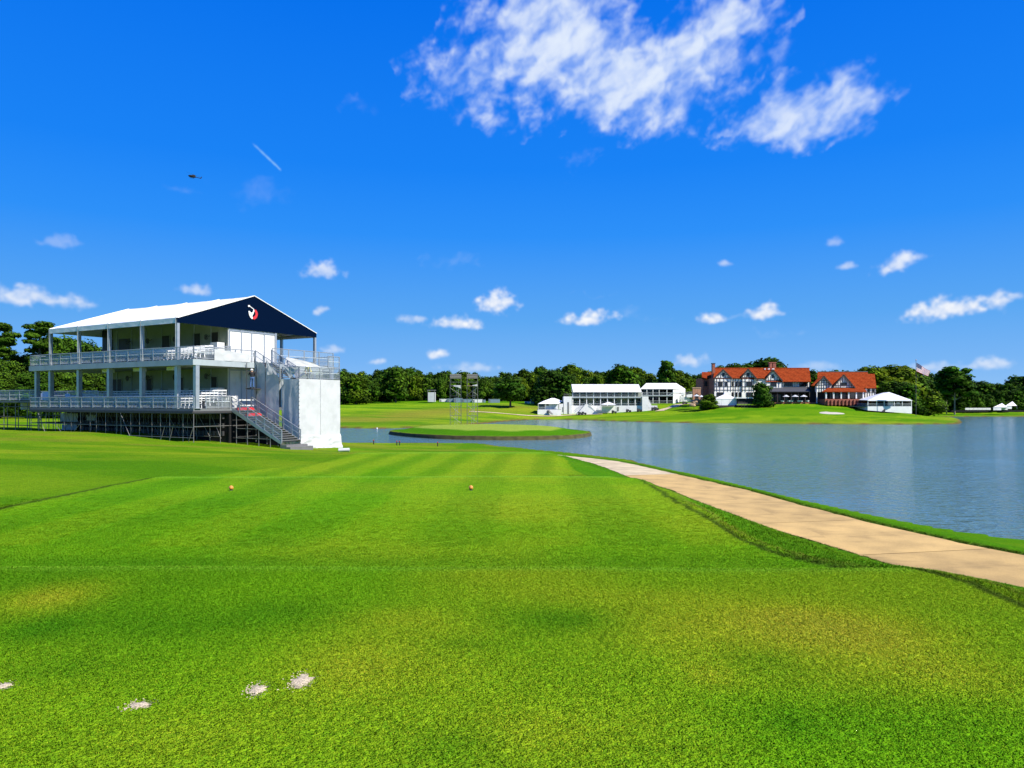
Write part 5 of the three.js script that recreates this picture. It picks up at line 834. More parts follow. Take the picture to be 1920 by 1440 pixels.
// ---- tents and stands
const tentRoof = (H, name, apexes, eaves, mat = M.vinyl) => { for (const [i, e] of eaves.entries()) H.geo(name, new B().poly(e, 0.06), mat); };
{ // small square tent in front of the clubhouse
  const Z = 205, H = new Far('white_tent', 'closed square white tent with pointed roof standing before the clubhouse gables', 'tent', 1360, 760, Z);
  const e = [[1338.5, 747.5, Z], [1382.5, 747.5, Z], [1380, 747.4, Z + 6.5], [1341, 747.4, Z + 6.5]].map((a) => q(...a)), top = q(1360.5, 738.4, Z + 3.2);
  for (let i = 0; i < 4; i++) H.geo('roof_panel', new B().poly([e[i], e[(i + 1) % 4], top], 0.05), M.vinyl);
  for (const [a, b] of [[1339.2, 1353.2], [1353.5, 1367.3], [1367.6, 1381.8]]) H.box('wall_panel', a, 747.6, b, 760, Z + 0.1, 0.08, M.vinyl);
  H.box('wall_panel', 1339.2, 747.6, 1381.8, 759, Z + 6.2, 0.08, M.vinyl); H.geo('wall_panel', new B().poly([q(1381.8, 760, Z + 0.2), q(1381.8, 760, Z + 6), q(1381.8, 747.6, Z + 6), q(1381.8, 747.6, Z + 0.2)], 0.08).poly([q(1339.2, 760, Z + 0.2), q(1339.2, 760, Z + 6), q(1339.2, 747.6, Z + 6), q(1339.2, 747.6, Z + 0.2)], 0.08), M.vinyl);
  H.geo('chimney_flap', new B().box(...at(1358, 739, Z + 3).toArray(), ...at(1363, 736.2, Z + 3).toArray().map((v, i) => (i === 2 ? v - 0.6 : v))), M.vinyl);
  H.box('floor_deck', 1326, 760, 1388, 764.5, Z - 0.5, 8, M.timber); for (let x = 1327; x < 1388; x += 8.5) H.box('deck_leg', x, 764, x + 1, 767, Z - 0.4, 0.2, M.darkSteel);
  const b = new B(); for (let x = 1326.5; x <= 1338.5; x += 3) b.bar(q(x, 760, Z - 0.4), q(x, 754.8, Z - 0.4), 0.03); b.bar(q(1326.5, 754.8, Z - 0.4), q(1338.5, 754.8, Z - 0.4), 0.04); H.geo('railing', b, M.alu);
}
{ // black stage box and dark walkway
  const Z = 204, H = new Far('black_box_stand', 'low black box stand with dark railed walkway beside the square white tent', 'stand', 1412, 765, Z);
  H.box('cabin', 1383.5, 747, 1416, 757.5, Z, 4, M.dark); H.box('canopy', 1380, 745.3, 1412, 747, Z - 0.5, 5, M.whitePaint);
  H.box('walkway', 1383, 759.5, 1442, 761, Z - 1.2, 2, M.timber); H.box('walkway', 1391, 764.3, 1442, 765.6, Z - 2, 1.6, M.timber); H.box('base', 1391, 761, 1442, 764.3, Z - 0.8, 1, M.dark);
  for (let x = 1384; x <= 1442; x += 5.8) H.geo('rail_post', new B().bar(q(x, 765, Z - 1.2), q(x, 756.2, Z - 1.2), 0.045), M.darkSteel); for (const y of [756.2, 758]) H.geo('rail', new B().bar(q(1383, y, Z - 1.2), q(1442.5, y, Z - 1.2), 0.035), M.steel);
}
{ // open marquee on the right
  const Z = 195, H = new Far('marquee', 'large white marquee with hipped roof, open front and white skirt right of the clubhouse wing', 'marquee', 1666, 775, Z);
  const e = [q(1627, 750.4, Z), q(1710.5, 750.4, Z), q(1700, 750, Z + 14), q(1606, 749.6, Z + 14)], a = q(1655, 736.5, Z + 7), b = q(1667, 735.2, Z + 6);
  H.geo('roof_panel', new B().poly([e[0], e[1], b, a], 0.06), M.vinyl); H.geo('roof_panel', new B().poly([e[1], e[2], b], 0.06), M.vinyl); H.geo('roof_panel', new B().poly([e[2], e[3], a, b], 0.06), M.vinyl); H.geo('roof_panel', new B().poly([e[3], e[0], a], 0.06), M.vinyl);
  H.box('valance', 1627, 750.2, 1710.5, 751.8, Z - 0.02, 0.06, M.vinyl);
  H.box('floor', 1627, 761.5, 1709.5, 763, Z + 0.1, 12, M.deck);
  H.geo('skirt', new B().poly([q(1627, 769.5, Z + 0.05), q(1660, 772, Z + 0.05), q(1709.8, 775.5, Z + 0.05), q(1709.8, 761.8, Z + 0.05), q(1627, 761.8, Z + 0.05)], 0.08), M.vinyl);
  H.geo('side_skirt', new B().poly([q(1603, 764.5, Z + 13), q(1626.8, 769.5, Z + 0.1), q(1626.8, 762, Z + 0.1), q(1604, 761, Z + 13)], 0.08), M.vinyl);
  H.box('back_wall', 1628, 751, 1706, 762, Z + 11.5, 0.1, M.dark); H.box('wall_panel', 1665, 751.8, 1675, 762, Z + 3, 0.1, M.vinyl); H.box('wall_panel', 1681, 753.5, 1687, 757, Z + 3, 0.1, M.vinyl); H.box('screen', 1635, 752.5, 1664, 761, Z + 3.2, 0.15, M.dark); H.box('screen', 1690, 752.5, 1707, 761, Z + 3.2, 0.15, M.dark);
  for (const x of [1627.6, 1644, 1658, 1677, 1692, 1709]) H.box('pole', x - 0.5, 751, x + 0.5, 762, Z + 0.2, 0.12, M.whitePaint);
  { const r = new B(); for (let x = 1628; x < 1709.5; x += 1.2) r.bar(q(x, 761.8, Z), q(x, 757.3, Z), 0.014, 4); r.bar(q(1627, 757.2, Z), q(1710, 757.2, Z), 0.035); H.geo('railing', r, M.mesh); }
  { const r = new B(); for (let k = 0; k <= 18; k++) { const t = k / 18, x = lerp(1603, 1626, t), z = Z + 13 * (1 - t); r.bar(q(x, lerp(761, 762, t), z), q(x, lerp(756.2, 757.2, t), z), 0.02, 4); } r.bar(q(1603, 756.2, Z + 13), q(1626.8, 757.2, Z), 0.035); H.geo('railing', r, M.mesh); }
  H.geo('stair_ramp', new B().poly([q(1654, 772.5, Z - 0.6), q(1660, 772.5, Z - 0.6), q(1660, 767, Z - 0.6)], 0.9), M.darkSteel);
}
{ // first white stand, two storeys
  const Z = 224, H = new Far('hospitality_stand', 'long two storey white hospitality stand with pitched roof and skirted stairs facing the lake', 'stand', 1145, 778, Z);
  H.geo('roof_panel', new B().poly([q(1074.5, 735, Z - 1), q(1203, 735, Z - 1), q(1197.5, 720.6, Z + 6), q(1071.5, 720.6, Z + 6)], 0.1), M.vinyl); H.geo('roof_panel', new B().poly([q(1197.5, 720.6, Z + 6), q(1203, 734, Z + 13), q(1077, 734, Z + 13), q(1071.5, 720.6, Z + 6)], 0.1), M.vinyl);
  for (let k = 1; k < 6; k++) { const t = k / 6; H.geo('roof_seam', new B().beam(q(lerp(1074.5, 1203, t), 734.9, Z - 1.03), q(lerp(1071.5, 1197.5, t), 720.4, Z + 5.97), 0.1, 0.06), M.whitePaint); }
  H.geo('gable_cloth', new B().poly([q(1072.5, 735, Z), q(1072.5, 735, Z + 12), q(1071.8, 721, Z + 6)], 0.05), M.vinyl);
  H.box('upper_wall', 1073, 735, 1203, 744, Z + 3, 0.12, M.wall); for (let x = 1076; x < 1200; x += 12.4) { H.box('window', x, 736.2, x + 9, 742.5, Z + 2.9, 0.08, M.pane); }
  H.box('upper_floor', 1071, 743.6, 1207, 746.2, Z - 0.6, 12, M.fascia); for (let x = 1074; x <= 1204; x += 13) { H.box('column', x - 0.6, 735, x + 0.6, 744, Z - 0.4, 0.2, M.whitePaint); H.box('column', x - 0.7, 746, x + 0.7, 761, Z - 0.3, 0.22, M.whitePaint); }
  { const r = new B(); for (let x = 1073; x < 1204; x += 1.1) r.bar(q(x, 743.6, Z - 0.6), q(x, 738.6, Z - 0.6), 0.012, 4); r.bar(q(1072, 738.5, Z - 0.6), q(1204, 738.5, Z - 0.6), 0.03); H.geo('railing', r, M.mesh); }
  H.box('lower_wall', 1073, 746, 1205, 761, Z + 2.4, 0.12, M.wall);
  for (const [a, b, m] of [[1075.5, 1079, 'pane'], [1080.5, 1087, 'pane'], [1089, 1094, 'pane'], [1118, 1122, 'pane'], [1124, 1131, 'pane'], [1133, 1138, 'pane'], [1140, 1148, 'pane'], [1152, 1156, 'pane'], [1181, 1187, 'pane'], [1188, 1193, 'pane'], [1195, 1202, 'pane']]) { H.box('window', a, 747.5, b, 759.5, Z + 2.25, 0.1, M[m]); H.box('window_bar', a - 0.3, 753, b + 0.3, 753.7, Z + 2.15, 0.06, M.whitePaint); }
  { const r = new B(); for (let x = 1073; x < 1204; x += 1.1) r.bar(q(x, 761, Z - 0.5), q(x, 756.4, Z - 0.5), 0.012, 4); r.bar(q(1072, 756.3, Z - 0.5), q(1204, 756.3, Z - 0.5), 0.03); H.geo('railing', r, M.mesh); }
  H.geo('skirt', new B().poly([q(1072, 783, Z - 0.5), q(1105, 781, Z - 0.5), q(1206, 776, Z - 0.5), q(1206, 760.5, Z - 0.5), q(1072, 760.5, Z - 0.5)], 0.1), M.whitePaint);
  H.box('wrapped_tower', 1057, 743.4, 1072.3, 783, Z - 1.5, 4, M.whitePaint); H.box('tower_slit', 1064, 754, 1067, 779, Z - 1.56, 0.05, M.steel); { const r = new B(); for (let x = 1057.5; x <= 1072; x += 2.4) r.bar(q(x, 743.4, Z - 1.4), q(x, 739, Z - 1.4), 0.03, 4); r.bar(q(1057, 739, Z - 1.4), q(1072, 739, Z - 1.4), 0.05); H.geo('railing', r, M.steel); }
  H.box('wrapped_tower', 1204.2, 743.4, 1215.8, 777, Z - 1.5, 4, M.whitePaint); { const r = new B(); for (let x = 1204.5; x <= 1215.6; x += 2.2) r.bar(q(x, 743.4, Z - 1.4), q(x, 738.8, Z - 1.4), 0.03, 4); r.bar(q(1204, 738.8, Z - 1.4), q(1215.8, 738.8, Z - 1.4), 0.05); H.geo('railing', r, M.alu); }
  H.geo('side_ramp', new B().poly([q(1216, 772, Z - 1.4), q(1232.5, 768.5, Z - 1.4), q(1232.5, 760.5, Z - 1.4), q(1222, 760.5, Z - 1.4), q(1216, 749, Z - 1.4)], 1.5), M.whitePaint); { const r = new B(); for (let x = 1221; x <= 1232; x += 1.2) r.bar(q(x, 760.5, Z - 1.4), q(x, 756, Z - 1.4), 0.014, 4); r.bar(q(1216, 748, Z - 1.4), q(1221, 756, Z - 1.4), 0.04).bar(q(1221, 756, Z - 1.4), q(1232.5, 756, Z - 1.4), 0.04); H.geo('railing', r, M.alu); }
  H.geo('stair_skirt', new B().poly([q(1080, 780, Z - 3), q(1122, 778, Z - 3), q(1105.5, 758.5, Z - 3), q(1098, 757.5, Z - 3)], 2.2), M.whitePaint);
  for (const [a, b, c, d] of [[1076, 771, 1096, 756], [1105, 756.5, 1124, 770.5]]) { const r = new B(); for (const o of [0, 3.6]) r.bar(q(a, b - o + 3, Z - 3.2), q(c, d - o + 3, Z - 3.2), 0.05); for (let k = 0; k <= 7; k++) { const t = k / 7; r.bar(q(lerp(a, c, t), lerp(b, d, t) + 3, Z - 3.2), q(lerp(a, c, t), lerp(b, d, t) - 0.6, Z - 3.2), 0.025, 4); } H.geo('stair_rail', r, M.alu); }
  H.box('door', 1157.5, 763, 1160.5, 770.5, Z - 0.62, 0.08, M.steel);
}
{ // little pavilion before it
  const Z = 218.5, H = new Far('small_pavilion', 'small white pavilion roof in front of the middle of the long hospitality stand', 'pavilion', 1141, 771, Z);
  const e = [q(1126, 758.6, Z), q(1155.5, 758.6, Z), q(1153.5, 758.4, Z + 4), q(1128, 758.4, Z + 4)], top = q(1141, 753.4, Z + 2); for (let i = 0; i < 4; i++) H.geo('roof_panel', new B().poly([e[i], e[(i + 1) % 4], top], 0.05), M.vinyl);
  for (const [x, z] of [[1126.6, Z + 0.1], [1154.8, Z + 0.1], [1128.6, Z + 3.8], [1152.8, Z + 3.8]]) H.geo('pole', new B().bar(q(x, 773, z), q(x, 758.5, z), 0.05), M.alu);
  H.box('front_cloth', 1128, 761.5, 1154, 771.5, Z + 3, 0.06, M.whitePaint);
}
{ // corner pavilion at the left
  const Z = 219, H = new Far('corner_pavilion', 'white hipped pavilion with railed deck at the left end of the hospitality stand', 'pavilion', 1030, 777, Z);
  const e = [q(1008.5, 757, Z), q(1047, 757.2, Z), q(1055, 752, Z + 9), q(1018, 752, Z + 9)], a = q(1034.5, 746.3, Z + 4.5), b = q(1040, 746.6, Z + 5); H.geo('roof_panel', new B().poly([e[0], e[1], b, a], 0.05), M.vinyl); H.geo('roof_panel', new B().poly([e[1], e[2], b], 0.05), M.vinyl); H.geo('roof_panel', new B().poly([e[2], e[3], a, b], 0.05), M.vinyl); H.geo('roof_panel', new B().poly([e[3], e[0], a], 0.05), M.vinyl);
  H.box('floor', 1008.5, 767.3, 1052, 768.6, Z, 7, M.deck); H.geo('skirt', new B().poly([q(1008, 780, Z - 0.05), q(1052, 782, Z - 0.05), q(1052, 768, Z - 0.05), q(1008, 768, Z - 0.05)], 0.1), M.whitePaint);
  H.box('wall_panel', 1022, 757.2, 1047, 767.5, Z + 1, 0.1, M.vinyl); H.box('window', 1024.5, 757.8, 1029, 760.2, Z + 0.9, 0.08, M.pane); H.box('back_panel', 1010, 758, 1022, 767, Z + 6, 0.1, M.wall); H.box('glass_panel', 1035, 757.5, 1043, 766, Z + 0.88, 0.08, M.mesh); H.box('link_wall', 1048, 757, 1056, 777, Z + 3, 0.1, M.vinyl); H.box('door', 1055, 763, 1057, 772, Z + 2.9, 0.08, M.steel);
  for (const [x, z] of [[1009, Z + 0.1], [1022, Z + 0.2], [1046.5, Z + 0.1], [1018.5, Z + 8]]) H.geo('pole', new B().bar(q(x, 768, z), q(x, 757, z), 0.06), M.whitePaint);
  const r = new B(); for (let x = 1009; x < 1024; x += 1.1) r.bar(q(x, 768, Z), q(x, 763.5, Z), 0.018, 4); r.bar(q(1008.5, 763.4, Z), q(1024, 763.4, Z), 0.04); H.geo('railing', r, M.mesh);
  H.geo('steps', new B().beam(q(1028, 769, Z - 0.6), q(1035.5, 776.5, Z - 1.2), 1.2, 0.2), M.steel); H.box('step_opening', 1025.5, 769.5, 1028, 775.5, Z - 0.14, 0.06, M.steel);
}
{ // second white stand with glazed dark floors
  const Z = 250, H = new Far('glazed_stand', 'white two storey stand with hipped roof and dark open floors behind the long hospitality stand', 'stand', 1243, 757, Z);
  const e = [q(1200.5, 729.2, Z), q(1262, 729.2, Z), q(1285.5, 729.6, Z + 10), q(1222, 729.4, Z + 20)], a = q(1211.5, 718.4, Z + 7), b = q(1268, 718.4, Z + 9);
  H.geo('roof_panel', new B().poly([e[0], e[1], b, a], 0.1), M.vinyl); H.geo('roof_panel', new B().poly([e[1], e[2], b], 0.1), M.vinyl); H.geo('roof_panel', new B().poly([e[2], e[3], a, b], 0.1), M.vinyl); H.geo('roof_panel', new B().poly([e[3], e[0], a], 0.1), M.vinyl);
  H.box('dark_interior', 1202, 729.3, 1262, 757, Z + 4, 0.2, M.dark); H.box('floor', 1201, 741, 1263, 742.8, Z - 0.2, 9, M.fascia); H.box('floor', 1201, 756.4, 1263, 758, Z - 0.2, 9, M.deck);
  H.geo('end_wall', new B().poly([q(1262.2, 758, Z + 0.4), q(1273, 753.5, Z + 4), q(1285, 751, Z + 9.5), q(1285, 730, Z + 9.5), q(1262.2, 730.5, Z + 0.4)], 0.15), M.vinyl);
  for (const x of [1202, 1213, 1224.5, 1236, 1250.6]) { H.box('column', x - 0.5, 729.5, x + 0.5, 757, Z + 0.1, 0.2, M.whitePaint); }
  for (let x = 1206; x < 1262; x += 5.5) { H.box('glass_panel', x, 730.5, x + 4.6, 740.5, Z + 3.7, 0.06, M.pane); H.box('glass_panel', x, 743.5, x + 4.6, 755.5, Z + 3.7, 0.06, M.pane); }
  for (const y of [741, 756.4]) { const r = new B(); for (let x = 1202; x < 1262; x += 1.2) r.bar(q(x, y, Z), q(x, y - 5, Z), 0.012, 4); r.bar(q(1202, y - 5, Z), q(1262, y - 5, Z), 0.03); H.geo('railing', r, M.mesh); }
  H.geo('side_balcony', new B().poly([q(1252, 741.5, Z - 0.3), q(1284, 741.2, Z + 8), q(1284, 736.2, Z + 8), q(1263, 736, Z)], 0.08), M.mesh);
  H.geo('stair_skirt', new B().poly([q(1276, 753.5, Z + 1), q(1299, 752.6, Z + 1), q(1291, 745, Z + 1), q(1276, 742, Z + 1)], 2), M.whitePaint); H.geo('stair_skirt', new B().poly([q(1288, 745, Z + 0.5), q(1298.5, 745, Z + 0.5), q(1298.5, 738.5, Z + 0.5), q(1288, 740, Z + 0.5)], 1), M.whitePaint);
  const r = new B(); r.bar(q(1276, 741, Z + 0.8), q(1299, 735.4, Z + 0.8), 0.05).bar(q(1276, 738, Z + 0.8), q(1290, 735, Z + 0.8), 0.05).bar(q(1290, 735, Z + 0.8), q(1299, 735, Z + 0.8), 0.05); for (let k = 0; k < 9; k++) { const x = 1276 + k * 2.8; r.bar(q(x, 752, Z + 0.8), q(x, 744, Z + 0.8), 0.03, 4); } H.geo('stair_rail', r, M.alu);
}
{ // brick arch and tumbled stones
  const Z = 209, H = new Far('brick_arch', 'small weathered brick wall with an arched opening left of the clubhouse', 'brick arch', 1306, 752, Z), a = at(1299, 757, Z), b = at(1314, 727.5, Z), w = b.x - a.x, h = b.y - a.y;
  const s = new THREE.Shape([[0, 0], [w, 0], [w, h], [0, h]].map(([x, y]) => new THREE.Vector2(x, y))), hole = new THREE.Path(); hole.moveTo(w * 0.28, 0.3); hole.lineTo(w * 0.28, h * 0.55); hole.absarc(w * 0.5, h * 0.55, w * 0.22, Math.PI, 0, true); hole.lineTo(w * 0.72, 0.3); hole.lineTo(w * 0.28, 0.3); s.holes.push(hole);
  const g = new THREE.ExtrudeGeometry(s, { depth: 0.6, bevelEnabled: false, curveSegments: 14 }); g.translate(a.x - H.o.x, a.y - H.o.y, a.z - H.o.z - 0.6); mesh('wall', metricUV(g), M.brick.clone(), H.T).material.color.setRGB(0.45, 0.23, 0.13);
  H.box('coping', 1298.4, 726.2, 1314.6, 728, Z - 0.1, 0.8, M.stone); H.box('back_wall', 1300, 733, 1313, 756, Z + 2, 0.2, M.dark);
  const R = rng(77);
  for (let i = 0; i < 16; i++) { const px = lerp(1296.5, 1318, R()), py = lerp(750, 761, R()), r = 0.35 + 0.45 * R(), gg = new THREE.IcosahedronGeometry(r, 1), p = gg.attributes.position; for (let k = 0; k < p.count; k++) { const f = 0.75 + 0.45 * vnoise(p.getX(k) * 2.2 + i * 7, p.getY(k) * 2.2 + p.getZ(k) * 1.7, 211); p.setXYZ(k, p.getX(k) * f * 1.2, p.getY(k) * f * 0.8, p.getZ(k) * f); } gg.computeVertexNormals(); const m = mesh('boulder', metricUV(gg), M.stone); m.position.copy(at(px, py, 207 - (py - 750) * 0.18)); tag(m, 'tan or brown boulder in the rockery below the small brick arch', 'boulder', 'rockery boulders'); }
}
// boulders, carts, containers, far tents
const cartSpots = [[1088.5, 773, 219, 'black utility cart, left one of the pair parked before the skirted stair'], [1095, 772, 219.3, 'black utility cart, right one of the pair parked before the skirted stair'], [1151.5, 770, 219.6, 'low black cart parked under the small pavilion roof'], [1178.5, 768.8, 222, 'low black cart parked along the white skirt right of the small pavilion'], [1199, 767.8, 221, 'black cart parked at the foot of the right wrapped tower'], [1226, 767, 221, 'black cart parked by the side ramp of the hospitality stand'], [1230.5, 766.6, 221.5, 'black cart at the outer end of the side ramp'], [1284, 757.5, 236, 'dark cart on the sloping drive below the glazed stand']];
{ let first = null; for (const [px, py, Z, label] of cartSpots) { const [X] = [(px - 960) / F * Z], o = first ? first.clone() : (() => { const t = thing('utility_cart', label, 'utility cart'); mesh('body', new B().box(-0.75, 0.28, -0.45, 0.75, 0.62, 0.45).box(-0.75, 0.62, -0.45, 0.05, 0.95, 0.45).get(), M.darkSteel, t); mesh('bed', new B().box(0.1, 0.62, -0.42, 0.74, 0.68, 0.42).get(), M.dark, t); for (const [x, z] of [[-0.5, -0.48], [-0.5, 0.48], [0.5, -0.48], [0.5, 0.48]]) { const g = new THREE.CylinderGeometry(0.24, 0.24, 0.14, 14); g.rotateX(Math.PI / 2); g.translate(x, 0.24, z); mesh('wheel', g, M.dark, t); } mesh('windscreen_frame', new B().bar([-0.72, 0.6, -0.4], [-0.5, 1.15, -0.4], 0.03).bar([-0.72, 0.6, 0.4], [-0.5, 1.15, 0.4], 0.03).bar([-0.5, 1.15, -0.4], [-0.5, 1.15, 0.4], 0.03).get(), M.dark, t); return t; })(); if (first) { o.name = nm('utility_cart'); scene.add(o); } first = first || o; o.position.set(X, groundH(X, Z), -Z); o.rotation.y = 0.2 * (hash2(px | 0, 1) - 0.5); o.userData = {}; tag(o, label, 'utility cart', 'dark utility carts along the stands'); } }
{ // lone white tower box at the far left wood edge
  const Z = 262, H = new Far('white_tower_box', 'tall narrow white wrapped tower box standing at the edge of the far wood', 'tower box', 809, 752, Z); H.box('wrap', 802, 735.5, 815.5, 753.5, Z, 2.6, M.whiteCloth); H.box('top_rail', 801.5, 731, 816, 732.2, Z - 0.1, 2.8, M.steel); for (const x of [802.3, 815]) H.box('post', x - 0.3, 731.5, x + 0.3, 753, Z - 0.05, 0.15, M.steel); H.box('seam', 808.6, 735.6, 809, 753, Z - 0.03, 0.03, M.mesh);
}
const boxes = [[824, 838, 748, 754, 268, 'white', 'white box trailer, leftmost of the row at the far wood edge'], [838.5, 850, 747.5, 754.5, 267, 'blue', 'blue grey container right of the leftmost white trailer'], [851, 866, 746.5, 756, 266, 'blue', 'blue grey container seen between the legs of the left scaffold tower'], [867, 884, 748.5, 756, 266, 'blue', 'low blue grey container between the two scaffold towers'], [886, 904, 748.5, 756.5, 265, 'white', 'white box trailer beside the right scaffold tower'], [905, 910, 749.5, 756.5, 265, 'blue', 'small grey cabin right of the white trailer'], [916, 937, 748.5, 757.5, 262, 'blue', 'long blue grey container left of the lone dark tree'], [984, 994, 753, 757.5, 258, 'white', 'white van shaped trailer right of the lone dark tree'], [995, 1008, 748.5, 757.5, 257, 'blue', 'grey container next to the corner pavilion']];
M.blueGrey = std([0.2, 0.29, 0.36], 0.6, { map: scaled(dirtTex, 3) });
for (const [x0, x1, y0, y1, Z, kind, label] of boxes) {
  const H = new Far('site_container', label, kind === 'white' ? 'trailer' : 'container', (x0 + x1) / 2, y1, Z), m = kind === 'white' ? M.whitePaint : M.blueGrey;
  H.box('body', x0, y0, x1, y1 - 0.7, Z, 2.4, m); H.box('roof_edge', x0 - 0.15, y0 - 0.3, x1 + 0.15, y0, Z - 0.05, 2.5, M.alu); H.box('door', x0 + 1, y0 + 1.2, x0 + Math.min(3.4, (x1 - x0) * 0.4), y1 - 1, Z - 0.06, 0.05, M.steel); H.box('skid', x0 + 0.6, y1 - 0.7, x1 - 0.6, y1, Z + 0.1, 2.2, M.darkSteel);
  const r = new B(); for (let x = x0 + 0.8; x < x1 - 0.4; x += 1.6) { const a = at(x, y1 - 0.7, Z), b = at(x, y0, Z); r.box(a.x - 0.04, a.y, a.z + 0.03, a.x + 0.04, b.y, a.z); } H.geo('panel_rib', r, m);
}
{ // right shore
  const tents = [[1758, 1775, 761.2, 768, 270, 'small white tent alone under the trees of the right shore'], [1862, 1890, 756, 768.5, 262, 'white pointed tent on the right shore, left one of two'], [1885, 1907, 752.5, 766, 275, 'white sloping tent on the right shore, behind and above the other']];
  for (const [x0, x1, y0, y1, Z, label] of tents) { const H = new Far('shore_tent', label, 'tent', (x0 + x1) / 2, y1, Z), ym = lerp(y0, y1, 0.62), e = [q(x0, ym, Z), q(x1, ym, Z), q(x1 - 1, ym, Z + 4), q(x0 + 1, ym, Z + 4)], top = q(x0 + (x1 - x0) * 0.6, y0, Z + 2); for (let i = 0; i < 4; i++) H.geo('roof_panel', new B().poly([e[i], e[(i + 1) % 4], top], 0.05), M.vinyl); H.box('wall_panel', x0 + 0.4, ym, x0 + (x1 - x0) * 0.55, y1 + 0.6, Z + 0.15, 0.06, M.vinyl); H.box('wall_panel', x0 + 0.8, ym, x1 - 0.8, y1, Z + 3.8, 0.06, M.vinyl); for (const x of [x0 + 0.3, x1 - 0.3]) H.geo('pole', new B().bar(q(x, y1 + 0.8, Z + 0.1), q(x, ym, Z + 0.1), 0.05), M.alu); }
  const H = new Far('white_barrier', 'long low white barrier wall on the right shore', 'barrier', 1835, 768.5, 272); for (let x = 1810; x < 1858; x += 8) H.box('barrier_panel', x, 764.8, x + 7.6, 768.6, 272, 0.3, M.whitePaint);
  const N = new Far('black_fence', 'low black net fence running along the right shore under the trees', 'fence', 1850, 771, 266); for (let x = 1776; x < 1922; x += 12) { const za = 266; N.box('net_panel', x, 768.9, x + 12, 772.5, za, 0.04, M.blackNet); N.box('post', x, 768.2, x + 0.4, 773, za - 0.05, 0.08, M.dark); }
}
// camera scaffolds on the island
{
  let k = 0;
  for (const [x0, x1, label] of [[844.5, 864.5, 'left camera scaffold on the island, white cloth hanging below its platform'], [876, 895.5, 'right camera scaffold on the island, with tan boards on its platform']]) {
    const Z = 127, o = at((x0 + x1) / 2, 794.5, Z), t = thing('camera_tower', label, 'scaffold tower', [o.x, islandH(o.x, Z), o.z]), w = (x1 - x0) / 2 / F * Z, d = 0.8, hy = (py) => EYE + (HY - py) / F * Z - islandH(o.x, Z), top = hy(702.3), r = 0.028;
    for (const x of [-w, w]) for (const z of [-d, d]) mesh('pole', new B().bar([x, -0.1, z], [x, top, z], r).get(), M.towerSteel, t);
    for (const y of [702.5, 704.8, 706.6, 708.4, 716.6, 724, 742.5, 762, 779]) mesh('ledger', new B().bar([-w, hy(y), d], [w, hy(y), d], r * (y < 710 ? 1.6 : 1)).bar([-w, hy(y), -d], [w, hy(y), -d], r * (y < 710 ? 1.6 : 1)).bar([-w, hy(y), -d], [-w, hy(y), d], r).bar([w, hy(y), -d], [w, hy(y), d], r).get(), y < 710 ? M.steel : M.towerSteel, t);
    for (const y of [702.6, 705.2, 708]) mesh('rail_board', new B().box(-w, hy(y + 1.7), d + 0.04, w, hy(y), d + 0.08).get(), M.towerBoard, t);
    mesh('platform', new B().box(-w, hy(724.2), -d, w, hy(723.2), d).get(), k ? M.stone : M.deck, t);
    const s = k ? -1 : 1; for (const [a, b] of [[727, 741], [760, 777], [778, 793]]) mesh('brace', new B().bar([-w * s, hy(a), d], [w * s, hy(b), d], r).bar([w * s, hy(a), -d], [-w * s, hy(b), -d], r).get(), M.steel, t);
    mesh('wind_cloth', cloth([k ? 0 : -w * 0.4, hy(k ? 723.5 : 724), d + 0.06], [w, hy(k ? 724.5 : 728), d + 0.06], [w, hy(k ? 720.5 : 722.6), d + 0.06], [k ? 0.1 : -w * 0.3, hy(722.4), d + 0.06], 8, 4, 0.05, 51 + k), M.whiteCloth, t);
    const lad = new B(); for (const x of [-0.15, 0.25]) lad.bar([x, 0, 0.2], [x + 0.3, hy(724), 0.2], 0.02, 5); for (let y = 0.3; y < hy(726); y += 0.3) lad.bar([-0.15 + 0.3 * y / hy(724), y, 0.2], [0.25 + 0.3 * y / hy(724), y, 0.2], 0.014, 5); mesh('ladder', lad.get(), M.alu, t); k++;
  }
}
